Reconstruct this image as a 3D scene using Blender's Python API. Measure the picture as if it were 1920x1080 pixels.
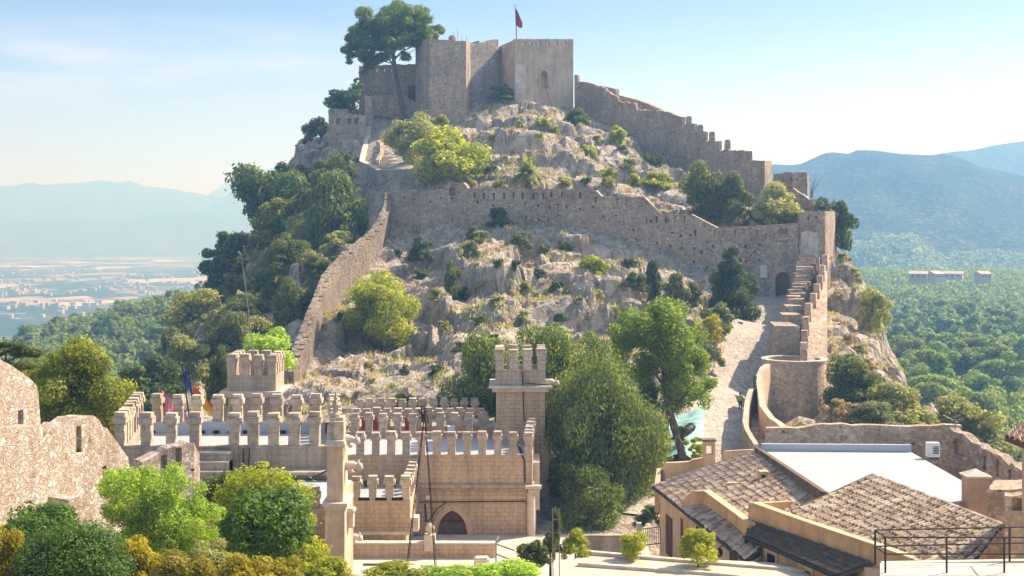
import bpy, bmesh, math, random
import numpy as np
from math import radians as R, sin, cos, pi
from mathutils import Vector as V, noise as mnoise
sc = bpy.context.scene
for o in list(bpy.data.objects): bpy.data.objects.remove(o)
col = sc.collection
random.seed(7)
# ---------------------------------------------------------------- camera, sky, sun, exposure
F, CX, HY = 2400.0, 960.0, 430.0
cd = bpy.data.cameras.new('camera'); cam = bpy.data.objects.new('camera', cd); col.objects.link(cam)
cd.sensor_width = 36; cd.lens = 45; cd.shift_y = -(540 - HY) / 1920; cd.clip_start = 1; cd.clip_end = 60000
cam.location = (0, 0, 0); cam.rotation_euler = (R(90), 0, 0); sc.camera = cam
SUN_AZ, SUN_EL = 60.0, 44.0          # degrees to the right of the view, above the horizon
w = bpy.data.worlds.new('World'); sc.world = w; w.use_nodes = True
wt = w.node_tree; wt.nodes.clear()
def wn(t, **k):
    n = wt.nodes.new(t)
    for a, b in k.items(): setattr(n, a, b)
    return n
sky = wn('ShaderNodeTexSky', sky_type='NISHITA', sun_disc=False, sun_elevation=R(SUN_EL), sun_rotation=R(SUN_AZ),
         altitude=200, air_density=1.0, dust_density=1.0, ozone_density=1.2)
bg = wn('ShaderNodeBackground'); bg.inputs[1].default_value = 0.125
out = wn('ShaderNodeOutputWorld')
tc = wn('ShaderNodeTexCoord'); mp = wn('ShaderNodeMapping'); mp.inputs['Scale'].default_value = (3.2, 3.2, 17)
nz = wn('ShaderNodeTexNoise'); nz.inputs['Scale'].default_value = 1.5; nz.inputs['Detail'].default_value = 9; nz.inputs['Roughness'].default_value = .62; nz.inputs['Distortion'].default_value = .5
rp = wn('ShaderNodeValToRGB'); rp.color_ramp.elements[0].position = .36; rp.color_ramp.elements[1].position = .62
sx = wn('ShaderNodeSeparateXYZ')
# thin cloud bank: only in the left part of the sky, a band of low elevations
mx_ = wn('ShaderNodeMapRange'); mx_.inputs[1].default_value = .02; mx_.inputs[2].default_value = -.3
mz_ = wn('ShaderNodeMapRange'); mz_.inputs[1].default_value = .165; mz_.inputs[2].default_value = .13
mlow = wn('ShaderNodeMapRange'); mlow.inputs[1].default_value = .085; mlow.inputs[2].default_value = .12; mlo = wn('ShaderNodeMath', operation='MULTIPLY'); mu = wn('ShaderNodeMath', operation='MULTIPLY'); mu2 = wn('ShaderNodeMath', operation='MULTIPLY'); mu3 = wn('ShaderNodeMath', operation='MULTIPLY'); mu3.inputs[1].default_value = .55
mix = wn('ShaderNodeMixRGB'); mix.inputs[2].default_value = (5.4, 5.4, 6.0, 1)
L = wt.links.new
L(tc.outputs['Generated'], mp.inputs[0]); L(mp.outputs[0], nz.inputs[0]); L(nz.outputs['Fac'], rp.inputs[0])
L(tc.outputs['Generated'], sx.inputs[0]); L(sx.outputs[0], mx_.inputs[0]); L(sx.outputs[2], mz_.inputs[0])
L(mx_.outputs[0], mu.inputs[0]); L(mz_.outputs[0], mu.inputs[1]); L(mu.outputs[0], mu2.inputs[0]); L(rp.outputs[0], mu2.inputs[1])
gr = wn('ShaderNodeValToRGB'); ge = gr.color_ramp.elements; ge[0].position = .0; ge[0].color = (.72, .78, 1.06, 1); ge[1].position = .19; ge[1].color = (.39, .45, .67, 1)
e_ = ge.new(.09); e_.color = (.68, .69, .90, 1); e_ = ge.new(.42); e_.color = (1.55, 1.32, 1.2, 1)  # last stop: overhead sky, out of view, brightened and warmed to fill shaded walls
tint = wn('ShaderNodeMixRGB', blend_type='MULTIPLY'); tint.inputs[0].default_value = 1
L(sx.outputs[2], gr.inputs[0]); L(sky.outputs[0], tint.inputs[1]); L(gr.outputs[0], tint.inputs[2])
L(sx.outputs[2], mlow.inputs[0]); L(mu2.outputs[0], mlo.inputs[0]); L(mlow.outputs[0], mlo.inputs[1]); L(mlo.outputs[0], mu3.inputs[0]); L(mu3.outputs[0], mix.inputs[0]); L(tint.outputs[0], mix.inputs[1]); L(mix.outputs[0], bg.inputs[0]); L(bg.outputs[0], out.inputs[0])
sd = bpy.data.lights.new('sun', 'SUN'); sd.energy = 5.0; sd.angle = R(.53); sd.color = (1, .93, .82)
so = bpy.data.objects.new('sun', sd); col.objects.link(so)
sdir = V((sin(R(SUN_AZ)) * cos(R(SUN_EL)), cos(R(SUN_AZ)) * cos(R(SUN_EL)), sin(R(SUN_EL))))
so.rotation_euler = sdir.to_track_quat('Z', 'Y').to_euler()
vs = sc.view_settings; vs.view_transform = 'Standard'; vs.look = 'None'; vs.gamma = 1; vs.use_curve_mapping = False; vs.exposure = 0.85
cy = sc.cycles; cy.use_denoising = True; cy.max_bounces = 6; cy.diffuse_bounces = 3; cy.glossy_bounces = 2; cy.transmission_bounces = 3; cy.volume_bounces = 0; cy.transparent_max_bounces = 6
# ---------------------------------------------------------------- helpers
def X(px, D): return (px - CX) / F * D
def Z(py, D): return (HY - py) / F * D
def P(px, py, D): return V((X(px, D), D, Z(py, D)))
ORG = {}
def tag(o, label=None, cat=None, group=None, kind=None):
    if label: o['label'] = label
    if cat: o['category'] = cat
    if group: o['group'] = group
    if kind: o['kind'] = kind
    return o
def thing(name, label, cat, loc=(0, 0, 0), group=None):
    o = bpy.data.objects.new(name, None); col.objects.link(o); o.location = loc; o.empty_display_size = .5
    ORG[o.name] = V(loc); return tag(o, label, cat, group)
def link(name, me, m=None, parent=None):
    o = bpy.data.objects.new(name, me); col.objects.link(o)
    if m and not me.materials: me.materials.append(m)
    if parent is not None: o.parent = parent; ORG[o.name] = ORG.get(parent.name, V((0, 0, 0)))
    return o
def npmesh(name, v, f, m=None, smooth=False):
    me = bpy.data.meshes.new(name)
    v = np.asarray(v, dtype=np.float32); f = np.asarray(f, dtype=np.int32)
    k = f.shape[1]
    me.vertices.add(len(v)); me.vertices.foreach_set('co', v.ravel())
    me.loops.add(f.size); me.loops.foreach_set('vertex_index', f.ravel())
    me.polygons.add(len(f)); me.polygons.foreach_set('loop_start', np.arange(0, f.size, k, dtype=np.int32))
    me.update(calc_edges=True); me.validate()
    me.polygons.foreach_set('use_smooth', np.full(len(me.polygons), smooth)); 
    if m: me.materials.append(m)
    return me
class MB:
    """collects faces of one mesh"""
    def __init__(s): s.v = []; s.f = []
    def poly(s, pts):
        n = len(s.v); s.v += [tuple(p) for p in pts]; s.f.append(list(range(n, n + len(pts))))
    def add(s, vs_, fs):
        n = len(s.v); s.v += [tuple(p) for p in vs_]; s.f += [[i + n for i in q] for q in fs]
    def box(s, c, d, ax=(1, 0)):
        """centre, full sizes, ax = horizontal direction of the first size"""
        l = math.hypot(*ax); a = V((ax[0] / l, ax[1] / l, 0)); b = V((-a.y, a.x, 0)); c = V(c); z = V((0, 0, 1))
        vs_ = [c + a * (i * d[0] / 2) + b * (j * d[1] / 2) + z * (k * d[2] / 2) for k in (-1, 1) for j in (-1, 1) for i in (-1, 1)]
        s.add(vs_, [(0, 2, 3, 1), (4, 5, 7, 6), (0, 1, 5, 4), (2, 6, 7, 3), (0, 4, 6, 2), (1, 3, 7, 5)])
    def prism(s, pts, z0, z1, top=True, bot=False):
        """pts (x,y) anticlockwise or not; z1 may be a list"""
        n = len(pts); zt = z1 if isinstance(z1, (list, tuple)) else [z1] * n
        area = sum(pts[i][0] * pts[(i + 1) % n][1] - pts[(i + 1) % n][0] * pts[i][1] for i in range(n))
        idx = list(range(n)) if area > 0 else list(range(n))[::-1]
        a = [(pts[i][0], pts[i][1], z0) for i in idx]; b = [(pts[i][0], pts[i][1], zt[i]) for i in idx]
        fs = [(i, (i + 1) % n, n + (i + 1) % n, n + i) for i in range(n)]
        if top: fs.append(tuple(range(n, 2 * n)))
        if bot: fs.append(tuple(range(n))[::-1])
        s.add(a + b, fs)
    def tube(s, pts, rad, n=6, cap=True):
        pts = [V(p) for p in pts]; rs = rad if isinstance(rad, (list, tuple)) else [rad] * len(pts)
        base = len(s.v); m = len(pts)
        for i, p in enumerate(pts):
            t = (pts[min(i + 1, m - 1)] - pts[max(i - 1, 0)]).normalized()
            u = t.cross(V((0, 0, 1))) if abs(t.z) < .95 else t.cross(V((1, 0, 0)))
            u.normalize(); q = t.cross(u)
            for k in range(n):
                a = 2 * pi * k / n; s.v.append(tuple(p + (u * cos(a) + q * sin(a)) * rs[i]))
        for i in range(m - 1):
            for k in range(n):
                s.f.append([base + i * n + k, base + (i + 1) * n + k, base + (i + 1) * n + (k + 1) % n, base + i * n + (k + 1) % n][::-1])
        if cap:
            s.f.append([base + (m - 1) * n + k for k in range(n)]); s.f.append([base + k for k in range(n)][::-1])
    def lathe(s, c, prof, n=16):
        """prof = [(r,z)...] bottom to top about the vertical through c"""
        base = len(s.v); c = V(c)
        for r, z in prof:
            for k in range(n):
                a = 2 * pi * k / n; s.v.append((c.x + r * cos(a), c.y + r * sin(a), c.z + z))
        for i in range(len(prof) - 1):
            for k in range(n):
                s.f.append([base + i * n + k, base + i * n + (k + 1) % n, base + (i + 1) * n + (k + 1) % n, base + (i + 1) * n + k])
        s.f.append([base + (len(prof) - 1) * n + k for k in range(n)]); s.f.append([base + k for k in range(n)][::-1])
    def mesh(s, name, m=None, org=V((0, 0, 0)), smooth=False):
        me = bpy.data.meshes.new(name); me.from_pydata([(a[0] - org.x, a[1] - org.y, a[2] - org.z) for a in s.v], [], s.f); me.update()
        if m: me.materials.append(m)
        if smooth: me.polygons.foreach_set('use_smooth', [True] * len(me.polygons))
        return me
    def build(s, name, m, parent=None, smooth=False):
        org = V((0, 0, 0))
        q = parent
        if q is not None: org = ORG.get(q.name, V((0, 0, 0)))
        return link(name, s.mesh(name, m, org, smooth), None, parent)
def wall_geo(mb, pts, thick, zbot, holes=(), jit=0.0, step=.7, side=1, seed=1, foot=0.0):
    """a standing wall. pts: (px, py_top, D) from left to right in the picture; thick goes away from the viewer (side=1) or towards;
    zbot: number (world z) or drop below the lowest top. holes: (px, py, w, h, depth) depth None = right through. foot: batter at the bottom"""
    rnd = random.Random(seed)
    W = [P(*p[:3]) for p in pts]
    xy = [V((a.x, a.y)) for a in W]
    uniq = [0]
    for i in range(1, len(xy)):
        uniq.append(uniq[-1] + (1 if (xy[i] - xy[i - 1]).length > 1e-3 else 0))
    U = []
    for i, u in enumerate(uniq):
        if u == len(U): U.append(xy[i])
    offs = []
    for i in range(len(U)):
        ds = []
        if i > 0: ds.append((U[i] - U[i - 1]).normalized())
        if i < len(U) - 1: ds.append((U[i + 1] - U[i]).normalized())
        ns = [V((-d.y, d.x)) for d in ds]; n = sum(ns, V((0, 0))); n.normalize()
        k = max(.45, n.dot(ns[0])); offs.append(n * (thick * side / k))
    cum = [0]
    for i in range(1, len(U)): cum.append(cum[-1] + (U[i] - U[i - 1]).length)
    H = []
    for h in holes:
        r = (h[0] - CX) / F; best = None
        for i in range(len(U) - 1):
            a, b = U[i], U[i + 1]; fa = a.x - r * a.y; fb = b.x - r * b.y
            if fa * fb <= 0 and abs(fa - fb) > 1e-9:
                t = fa / (fa - fb); q = a.lerp(b, t); best = (cum[i] + t * (cum[i + 1] - cum[i]), q.y); break
        if best:
            zc = Z(h[1], best[1]); H.append((best[0] - h[2] / 2, best[0] + h[2] / 2, zc - h[3] / 2, zc + h[3] / 2, h[4]))
    def at(i, t):   # unique segment i
        a = U[i].lerp(U[i + 1], t); o = offs[i].lerp(offs[i + 1], t); return a, a + o
    bat = foot
    last = None
    def Q(p, z): return (p.x, p.y, z)
    def endface(a, b, z0, z1): mb.poly([Q(a, z0), Q(b, z0), Q(b, z1), Q(a, z1)] if side > 0 else [Q(b, z0), Q(a, z0), Q(a, z1), Q(b, z1)])
    zprev = None; jz = 0
    for k in range(len(pts) - 1):
        if uniq[k] == uniq[k + 1]: continue
        i = uniq[k]; L0 = cum[i]; L1 = cum[i + 1]; za, zb = W[k].z, W[k + 1].z
        st = {L0, L1}; n = max(1, int((L1 - L0) / step))
        for q in range(1, n): st.add(L0 + (L1 - L0) * q / n)
        for h in H:
            for q in h[:2]:
                if L0 < q < L1: st.add(q)
        st = sorted(st)
        for s0, s1 in zip(st, st[1:]):
            if s1 - s0 < 1e-4: continue
            t0 = (s0 - L0) / (L1 - L0); t1 = (s1 - L0) / (L1 - L0)
            a0, b0 = at(i, t0); a1, b1 = at(i, t1)
            z0 = za + (zb - za) * t0; z1 = za + (zb - za) * t1
            if jit:
                z0 += jz; jz = rnd.uniform(-jit, jit) if s1 < L1 - 1e-6 else 0; z1 += jz
            zb0 = zbot
            mid = (s0 + s1) / 2
            hs = sorted([h for h in H if h[0] <= mid <= h[1]], key=lambda h: h[2])
            zz = zb0
            if zprev is None: endface(b0, a0, zb0, z0)
            elif abs(zprev - z0) > .02:
                if zprev > z0: endface(a0, b0, z0, zprev)
                else: endface(b0, a0, zprev, z0)
            def fr(p0, p1, l0, l1, u0, u1, flip):
                q = [Q(p0, l0), Q(p1, l1), Q(p1, u1), Q(p0, u0)]
                mb.poly(q[::-1] if flip == (side > 0) else q)
            lo = zb0
            for h in hs:
                hz1 = min(h[3], min(z0, z1) - .05)
                if hz1 <= h[2]: continue
                fr(a0, a1, lo, lo, h[2], h[2], False)
                full = h[4] is None; tt = 1 if full else min(1, h[4] / thick)
                c0 = a0.lerp(b0, tt); c1 = a1.lerp(b1, tt)
                if full: fr(b0, b1, lo, lo, h[2], h[2], True)
                else: fr(c0, c1, h[2], h[2], hz1, hz1, False)
                mb.poly([Q(a0, h[2]), Q(a1, h[2]), Q(c1, h[2]), Q(c0, h[2])]); mb.poly([Q(a0, hz1), Q(c0, hz1), Q(c1, hz1), Q(a1, hz1)])
                if abs(s0 - h[0]) < 1e-3: endface(a0, c0, h[2], hz1)
                if abs(s1 - h[1]) < 1e-3: endface(c1, a1, h[2], hz1)
                lo = hz1
            fr(a0, a1, lo, lo, z0, z1, False)
            lob = zb0
            for h in hs:
                if h[4] is None: lob = max(lob, min(h[3], min(z0, z1) - .05))
            fr(b0, b1, lob, lob, z0, z1, True)
            mb.poly([Q(a0, z0), Q(a1, z1), Q(b1, z1), Q(b0, z0)] if side > 0 else [Q(b0, z0), Q(b1, z1), Q(a1, z1), Q(a0, z0)])
            zprev = z1; last = (a1, b1, zb0, z1)
    endface(last[0], last[1], last[2], last[3])
# ---------------------------------------------------------------- materials
def new_mat(name):
    m = bpy.data.materials.new(name); m.use_nodes = True; nt = m.node_tree
    return m, nt, nt.nodes['Principled BSDF']
def nd(nt, t, ins=None, **k):
    n = nt.nodes.new(t)
    for a, b in k.items(): setattr(n, a, b)
    for a, b in (ins or {}).items():
        if isinstance(b, bpy.types.NodeSocket): nt.links.new(b, n.inputs[a])
        else: n.inputs[a].default_value = b
    return n
def c4(c): return (c[0], c[1], c[2], 1)
def ramp(nt, fac, stops):
    n = nt.nodes.new('ShaderNodeValToRGB'); nt.links.new(fac, n.inputs[0]); e = n.color_ramp.elements
    while len(e) < len(stops): e.new(.5)
    for q, (p, c) in zip(e, stops): q.position = p; q.color = c4(c) if not isinstance(c, (int, float)) else (c, c, c, 1)
    return n.outputs[0]
def mixc(nt, fac, a, b, mode='MIX'):
    n = nt.nodes.new('ShaderNodeMixRGB'); n.blend_type = mode
    for i, v in enumerate((fac, a, b)):
        if isinstance(v, bpy.types.NodeSocket): nt.links.new(v, n.inputs[i])
        elif i == 0: n.inputs[0].default_value = v
        else: n.inputs[i].default_value = c4(v)
    return n.outputs[0]
def opos(nt): return nd(nt, 'ShaderNodeTexCoord').outputs['Object']
def noise_(nt, vec, scale, detail=5, rough=.6, dist=0): return nd(nt, 'ShaderNodeTexNoise', {'Vector': vec, 'Scale': scale, 'Detail': detail, 'Roughness': rough, 'Distortion': dist}).outputs['Fac']
def bump(nt, bs, h, strength=.6, dist=.1):
    b = nd(nt, 'ShaderNodeBump', {'Height': h, 'Strength': strength, 'Distance': dist}); nt.links.new(b.outputs[0], bs.inputs['Normal'])
def stone(name, cols, scale=2.4, mortar=(.42, .36, .29), bstr=.8, stain=.5, zsq=1.5, pits=.0):
    """rubble masonry: irregular stones in mortar, large weather stains"""
    m, nt, bs = new_mat(name); p = opos(nt)
    wob = nd(nt, 'ShaderNodeTexNoise', {'Vector': p, 'Scale': 2.3, 'Detail': 5, 'Roughness': .7}).outputs['Color']
    pw = nd(nt, 'ShaderNodeVectorMath', {0: p, 1: wob}, operation='ADD').outputs[0]
    mpn = nd(nt, 'ShaderNodeMapping', {'Vector': pw, 'Scale': (1, 1, zsq)}).outputs[0]
    vc = nd(nt, 'ShaderNodeTexVoronoi', {'Vector': mpn, 'Scale': scale, 'Randomness': 1})
    ve = nd(nt, 'ShaderNodeTexVoronoi', {'Vector': mpn, 'Scale': scale}, feature='DISTANCE_TO_EDGE').outputs['Distance']
    sep = nd(nt, 'ShaderNodeSeparateColor', {0: vc.outputs['Color']}).outputs[0]
    c = ramp(nt, sep, [(i / (len(cols) - 1) * .9 + .05, q) for i, q in enumerate(cols)])
    edge = ramp(nt, ve, [(0.0, .75), (.1, 0)])
    c = mixc(nt, edge, c, mortar)
    lump = noise_(nt, p, 3.1, 7, .75); c = mixc(nt, .6, c, ramp(nt, lump, [(.3, .6), (.5, 1.1), (.68, 1.5)]), 'MULTIPLY')
    big = noise_(nt, p, .16, 6, .65); st = ramp(nt, big, [(.36, .62), (.5, 1.1), (.68, 1.3)])
    c = mixc(nt, stain, c, st, 'MULTIPLY')
    dr = nd(nt, 'ShaderNodeMapping', {'Vector': p, 'Scale': (1, 1, .13)}).outputs[0]
    dk = ramp(nt, noise_(nt, dr, .9, 5, .7), [(.46, 0), (.76, .4)])
    c = mixc(nt, dk, c, tuple(q * .38 for q in cols[0]))
    fine = noise_(nt, p, 9, 5, .7); c = mixc(nt, .55, c, ramp(nt, fine, [(.28, .65), (.5, 1.1), (.7, 1.4)]), 'MULTIPLY')
    if pits:
        pv = nd(nt, 'ShaderNodeTexVoronoi', {'Vector': p, 'Scale': .95}).outputs['Distance']
        c = mixc(nt, ramp(nt, pv, [(.09, pits), (.15, 0)]), c, (.05, .04, .035))
    nt.links.new(c, bs.inputs['Base Color']); bs.inputs['Roughness'].default_value = .95; bs.inputs['Specular IOR Level'].default_value = .15
    h = nd(nt, 'ShaderNodeMath', {0: ramp(nt, ve, [(0, 0), (.2, 1)]), 1: fine}, operation='ADD').outputs[0]
    bump(nt, bs, h, bstr, .12); return m
def plain(name, c, rough=.8, var=.25, scale=1.2, b=.25, spec=.2, metal=0, streak=0, dirt=None):
    m, nt, bs = new_mat(name); p = opos(nt)
    n = noise_(nt, p, scale, 6, .65)
    cc = mixc(nt, ramp(nt, n, [(.3, 0), (.7, 1)]), tuple(q * (1 - var) for q in c), tuple(min(1, q * (1 + var)) for q in c))
    if streak:
        dr = nd(nt, 'ShaderNodeMapping', {'Vector': p, 'Scale': (1, 1, .12)}).outputs[0]
        dk = ramp(nt, noise_(nt, dr, 2.2, 5, .7), [(.42, 0), (.75, streak)])
        cc = mixc(nt, dk, cc, dirt or tuple(q * .35 for q in c))
    nt.links.new(cc, bs.inputs['Base Color']); bs.inputs['Roughness'].default_value = rough; bs.inputs['Specular IOR Level'].default_value = spec; bs.inputs['Metallic'].default_value = metal
    if b: bump(nt, bs, noise_(nt, p, scale * 9, 4, .7), b, .05)
    return m
def ashlar(name, cols, bw=.62, bh=.3, mortar=(.26, .18, .12), stain=.5):
    """dressed stone in courses with rain streaks"""
    m, nt, bs = new_mat(name); p = opos(nt)
    s = nd(nt, 'ShaderNodeSeparateXYZ', {0: p}); xy = nd(nt, 'ShaderNodeMath', {0: s.outputs[0], 1: s.outputs[1]}, operation='ADD').outputs[0]
    v = nd(nt, 'ShaderNodeCombineXYZ', {0: xy, 1: s.outputs[2]}).outputs[0]
    br = nd(nt, 'ShaderNodeTexBrick', {'Vector': v, 'Color1': c4(cols[0]), 'Color2': c4(cols[1]), 'Mortar': c4(mortar), 'Scale': 1, 'Mortar Size': .022, 'Bias': .1, 'Brick Width': bw, 'Row Height': bh})
    c = mixc(nt, ramp(nt, noise_(nt, p, .55, 6, .68), [(.3, 0), (.68, 1)]), br.outputs[0], cols[2])
    dr = nd(nt, 'ShaderNodeMapping', {'Vector': p, 'Scale': (1, 1, .1)}).outputs[0]
    dk = ramp(nt, noise_(nt, dr, 1.5, 6, .72), [(.42, 0), (.7, stain)])
    c = mixc(nt, dk, c, tuple(q * .33 for q in cols[1]))
    c = mixc(nt, .5, c, ramp(nt, noise_(nt, p, 7, 5, .7), [(.3, .6), (.7, 1.3)]), 'MULTIPLY')
    nt.links.new(c, bs.inputs['Base Color']); bs.inputs['Roughness'].default_value = .92; bs.inputs['Specular IOR Level'].default_value = .15
    h = nd(nt, 'ShaderNodeMath', {0: noise_(nt, p, 14, 4, .7), 1: br.outputs['Fac']}, operation='SUBTRACT').outputs[0]
    bump(nt, bs, h, .5, .03); return m
def leafm(name, a, b, trans=.35, hue=.0, scale=.55):
    """leaves: colour differs from leaf to leaf and clump to clump"""
    m, nt, bs = new_mat(name); p = opos(nt)
    rnd = nd(nt, 'ShaderNodeNewGeometry').outputs['Random Per Island']
    oi = nd(nt, 'ShaderNodeObjectInfo').outputs['Random']
    n = noise_(nt, p, scale, 3, .6)
    f = nd(nt, 'ShaderNodeMath', {0: rnd, 1: n}, operation='ADD').outputs[0]
    c = mixc(nt, ramp(nt, nd(nt, 'ShaderNodeMath', {0: f, 1: .5}, operation='MULTIPLY').outputs[0], [(.28, 0), (.72, 1)]), a, b)
    c = mixc(nt, .6, c, ramp(nt, oi, [(0, .75), (1, 1.25)]), 'MULTIPLY')
    bs.inputs['Roughness'].default_value = .6; bs.inputs['Specular IOR Level'].default_value = .25
    nt.links.new(c, bs.inputs['Base Color'])
    t = nd(nt, 'ShaderNodeBsdfTranslucent'); tcn = mixc(nt, 1.0, c, (1.7, 1.7, .7), 'MULTIPLY'); nt.links.new(tcn, t.inputs[0])
    ms = nd(nt, 'ShaderNodeMixShader', {0: trans}); nt.links.new(bs.outputs[0], ms.inputs[1]); nt.links.new(t.outputs[0], ms.inputs[2])
    o = [q for q in nt.nodes if q.type == 'OUTPUT_MATERIAL'][0]; nt.links.new(ms.outputs[0], o.inputs[0]); return m
M = {}
M['castle'] = stone('castle_rubble', [(.40, .28, .20), (.50, .37, .27), (.56, .44, .33), (.62, .52, .41)], 2.6, (.46, .36, .27), .8, .6, 1.5, .8)
M['castle_tan'] = stone('castle_tan_rubble', [(.46, .31, .20), (.56, .41, .28), (.62, .48, .35), (.68, .56, .42)], 2.4, (.54, .42, .3), .7, .5, 1.5, .6)
M['castle_grey'] = stone('castle_grey_rubble', [(.36, .30, .25), (.46, .4, .34), (.54, .48, .42), (.62, .56, .5)], 2.8, (.46, .4, .34), .9, .6, 1.5, .7)
M['castle_shade'] = stone('shaded_lichen_rubble', [(.26, .19, .14), (.35, .27, .2), (.42, .34, .26), (.48, .41, .33)], 2.6, (.32, .26, .2), 1.0, .6, 1.5, .8)  # darker castle rubble: some lichen, plus the wall's shade put into the colour
M['ruin'] = stone('ruin_rubble', [(.60, .43, .30), (.68, .52, .38), (.74, .62, .50), (.80, .73, .64)], 3.4, (.70, .55, .42), .9, .3, 1.2, .5)
M['plaster'] = plain('weathered_render', (.60, .46, .335), .9, .25, .35, .4, .1, 0, .55)
M['coping'] = plain('pale_coping', (.6, .51, .41), .9, .22, 1.5, .4, .1)
M['ashlar'] = ashlar('tan_ashlar', [(.64, .45, .27), (.55, .37, .21), (.64, .48, .32)])
M['ashlar_grey'] = ashlar('weathered_ashlar', [(.54, .42, .30), (.46, .35, .24), (.52, .43, .33)], .6, .32, (.26, .2, .15), .8)
def merlon_stone():
    m, nt, bs = new_mat('merlon_stone'); p = opos(nt); oi = nd(nt, 'ShaderNodeObjectInfo').outputs['Random']
    off = nd(nt, 'ShaderNodeVectorMath', {0: p, 1: nd(nt, 'ShaderNodeCombineXYZ', {0: nd(nt, 'ShaderNodeMath', {0: oi, 1: 37.0}, operation='MULTIPLY').outputs[0], 2: 0}).outputs[0]}, operation='ADD').outputs[0]
    n = noise_(nt, off, 2.2, 6, .7); c = ramp(nt, n, [(.3, (.34, .27, .20)), (.5, (.55, .44, .32)), (.7, (.66, .55, .42))])
    z = nd(nt, 'ShaderNodeSeparateXYZ', {0: p}).outputs[2]; j = nd(nt, 'ShaderNodeMath', {0: z, 1: .36}, operation='PINGPONG').outputs[0]
    c = mixc(nt, ramp(nt, j, [(.0, .7), (.03, 0)]), c, (.22, .17, .12)); c = mixc(nt, .8, c, ramp(nt, oi, [(0, .78), (.5, 1.0), (1, 1.2)]), 'MULTIPLY')
    lich = ramp(nt, noise_(nt, off, 5, 5, .75), [(.52, 0), (.66, .65)]); c = mixc(nt, lich, c, (.20, .18, .15)); gold = ramp(nt, noise_(nt, off, 3.4, 4, .7), [(.6, 0), (.7, .5)]); c = mixc(nt, gold, c, (.55, .36, .12))
    nt.links.new(c, bs.inputs['Base Color']); bs.inputs['Roughness'].default_value = .92; bs.inputs['Specular IOR Level'].default_value = .1; bump(nt, bs, noise_(nt, off, 12, 5, .75), .7, .05); return m
M['merlon'] = merlon_stone()
def roof_sheet():
    m, nt, bs = new_mat('white_roofing'); p = opos(nt); br = nd(nt, 'ShaderNodeTexBrick', {'Vector': p, 'Color1': (.44, .42, .40, 1), 'Color2': (.42, .40, .38, 1), 'Mortar': (.42, .40, .385, 1), 'Scale': 1, 'Mortar Size': .02, 'Brick Width': 9.0, 'Row Height': 1.05})
    c = mixc(nt, ramp(nt, noise_(nt, p, .5, 7, .7), [(.45, 0), (.72, .55)]), br.outputs[0], (.42, .39, .36)); c = mixc(nt, ramp(nt, noise_(nt, p, 2.4, 6, .75), [(.58, 0), (.72, .4)]), c, (.34, .31, .28))
    nt.links.new(c, bs.inputs['Base Color']); bs.inputs['Roughness'].default_value = .7; bump(nt, bs, noise_(nt, p, 1.2, 4, .6), .3, .05); return m
M['white_roof'] = roof_sheet()
M['grey_roof'] = plain('roof_membrane', (.70, .70, .72), .6, .06, .5, .05, .3)
M['grey_paint'] = plain('grey_sheet', (.42, .45, .50), .6, .08, .6, .05, .3)
M['ochre'] = plain('ochre_render', (.66, .41, .20), .9, .2, .8, .25, .1, 0, .5, (.22, .15, .09))
M['ochre_light'] = plain('pale_ochre_render', (.66, .48, .29), .9, .16, .7, .2, .1, 0, .4, (.3, .2, .12))
M['iron'] = plain('dark_iron', (.055, .048, .042), .6, .3, 3, 0, .4, .6)
M['steel'] = plain('grey_steel', (.30, .29, .28), .45, .15, 3, 0, .5, .7)
M['dark'] = plain('dark_opening', (.03, .022, .018), .9, .2, 2, 0, .05)
M['wood'] = plain('brown_wood', (.15, .075, .04), .8, .3, 4, .2, .15, 0, .5)
M['bark'] = plain('bark', (.16, .115, .085), .95, .35, 3, .8, .05)
M['white'] = plain('white_paint', (.75, .75, .73), .5, .05, 1, 0, .3)
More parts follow.
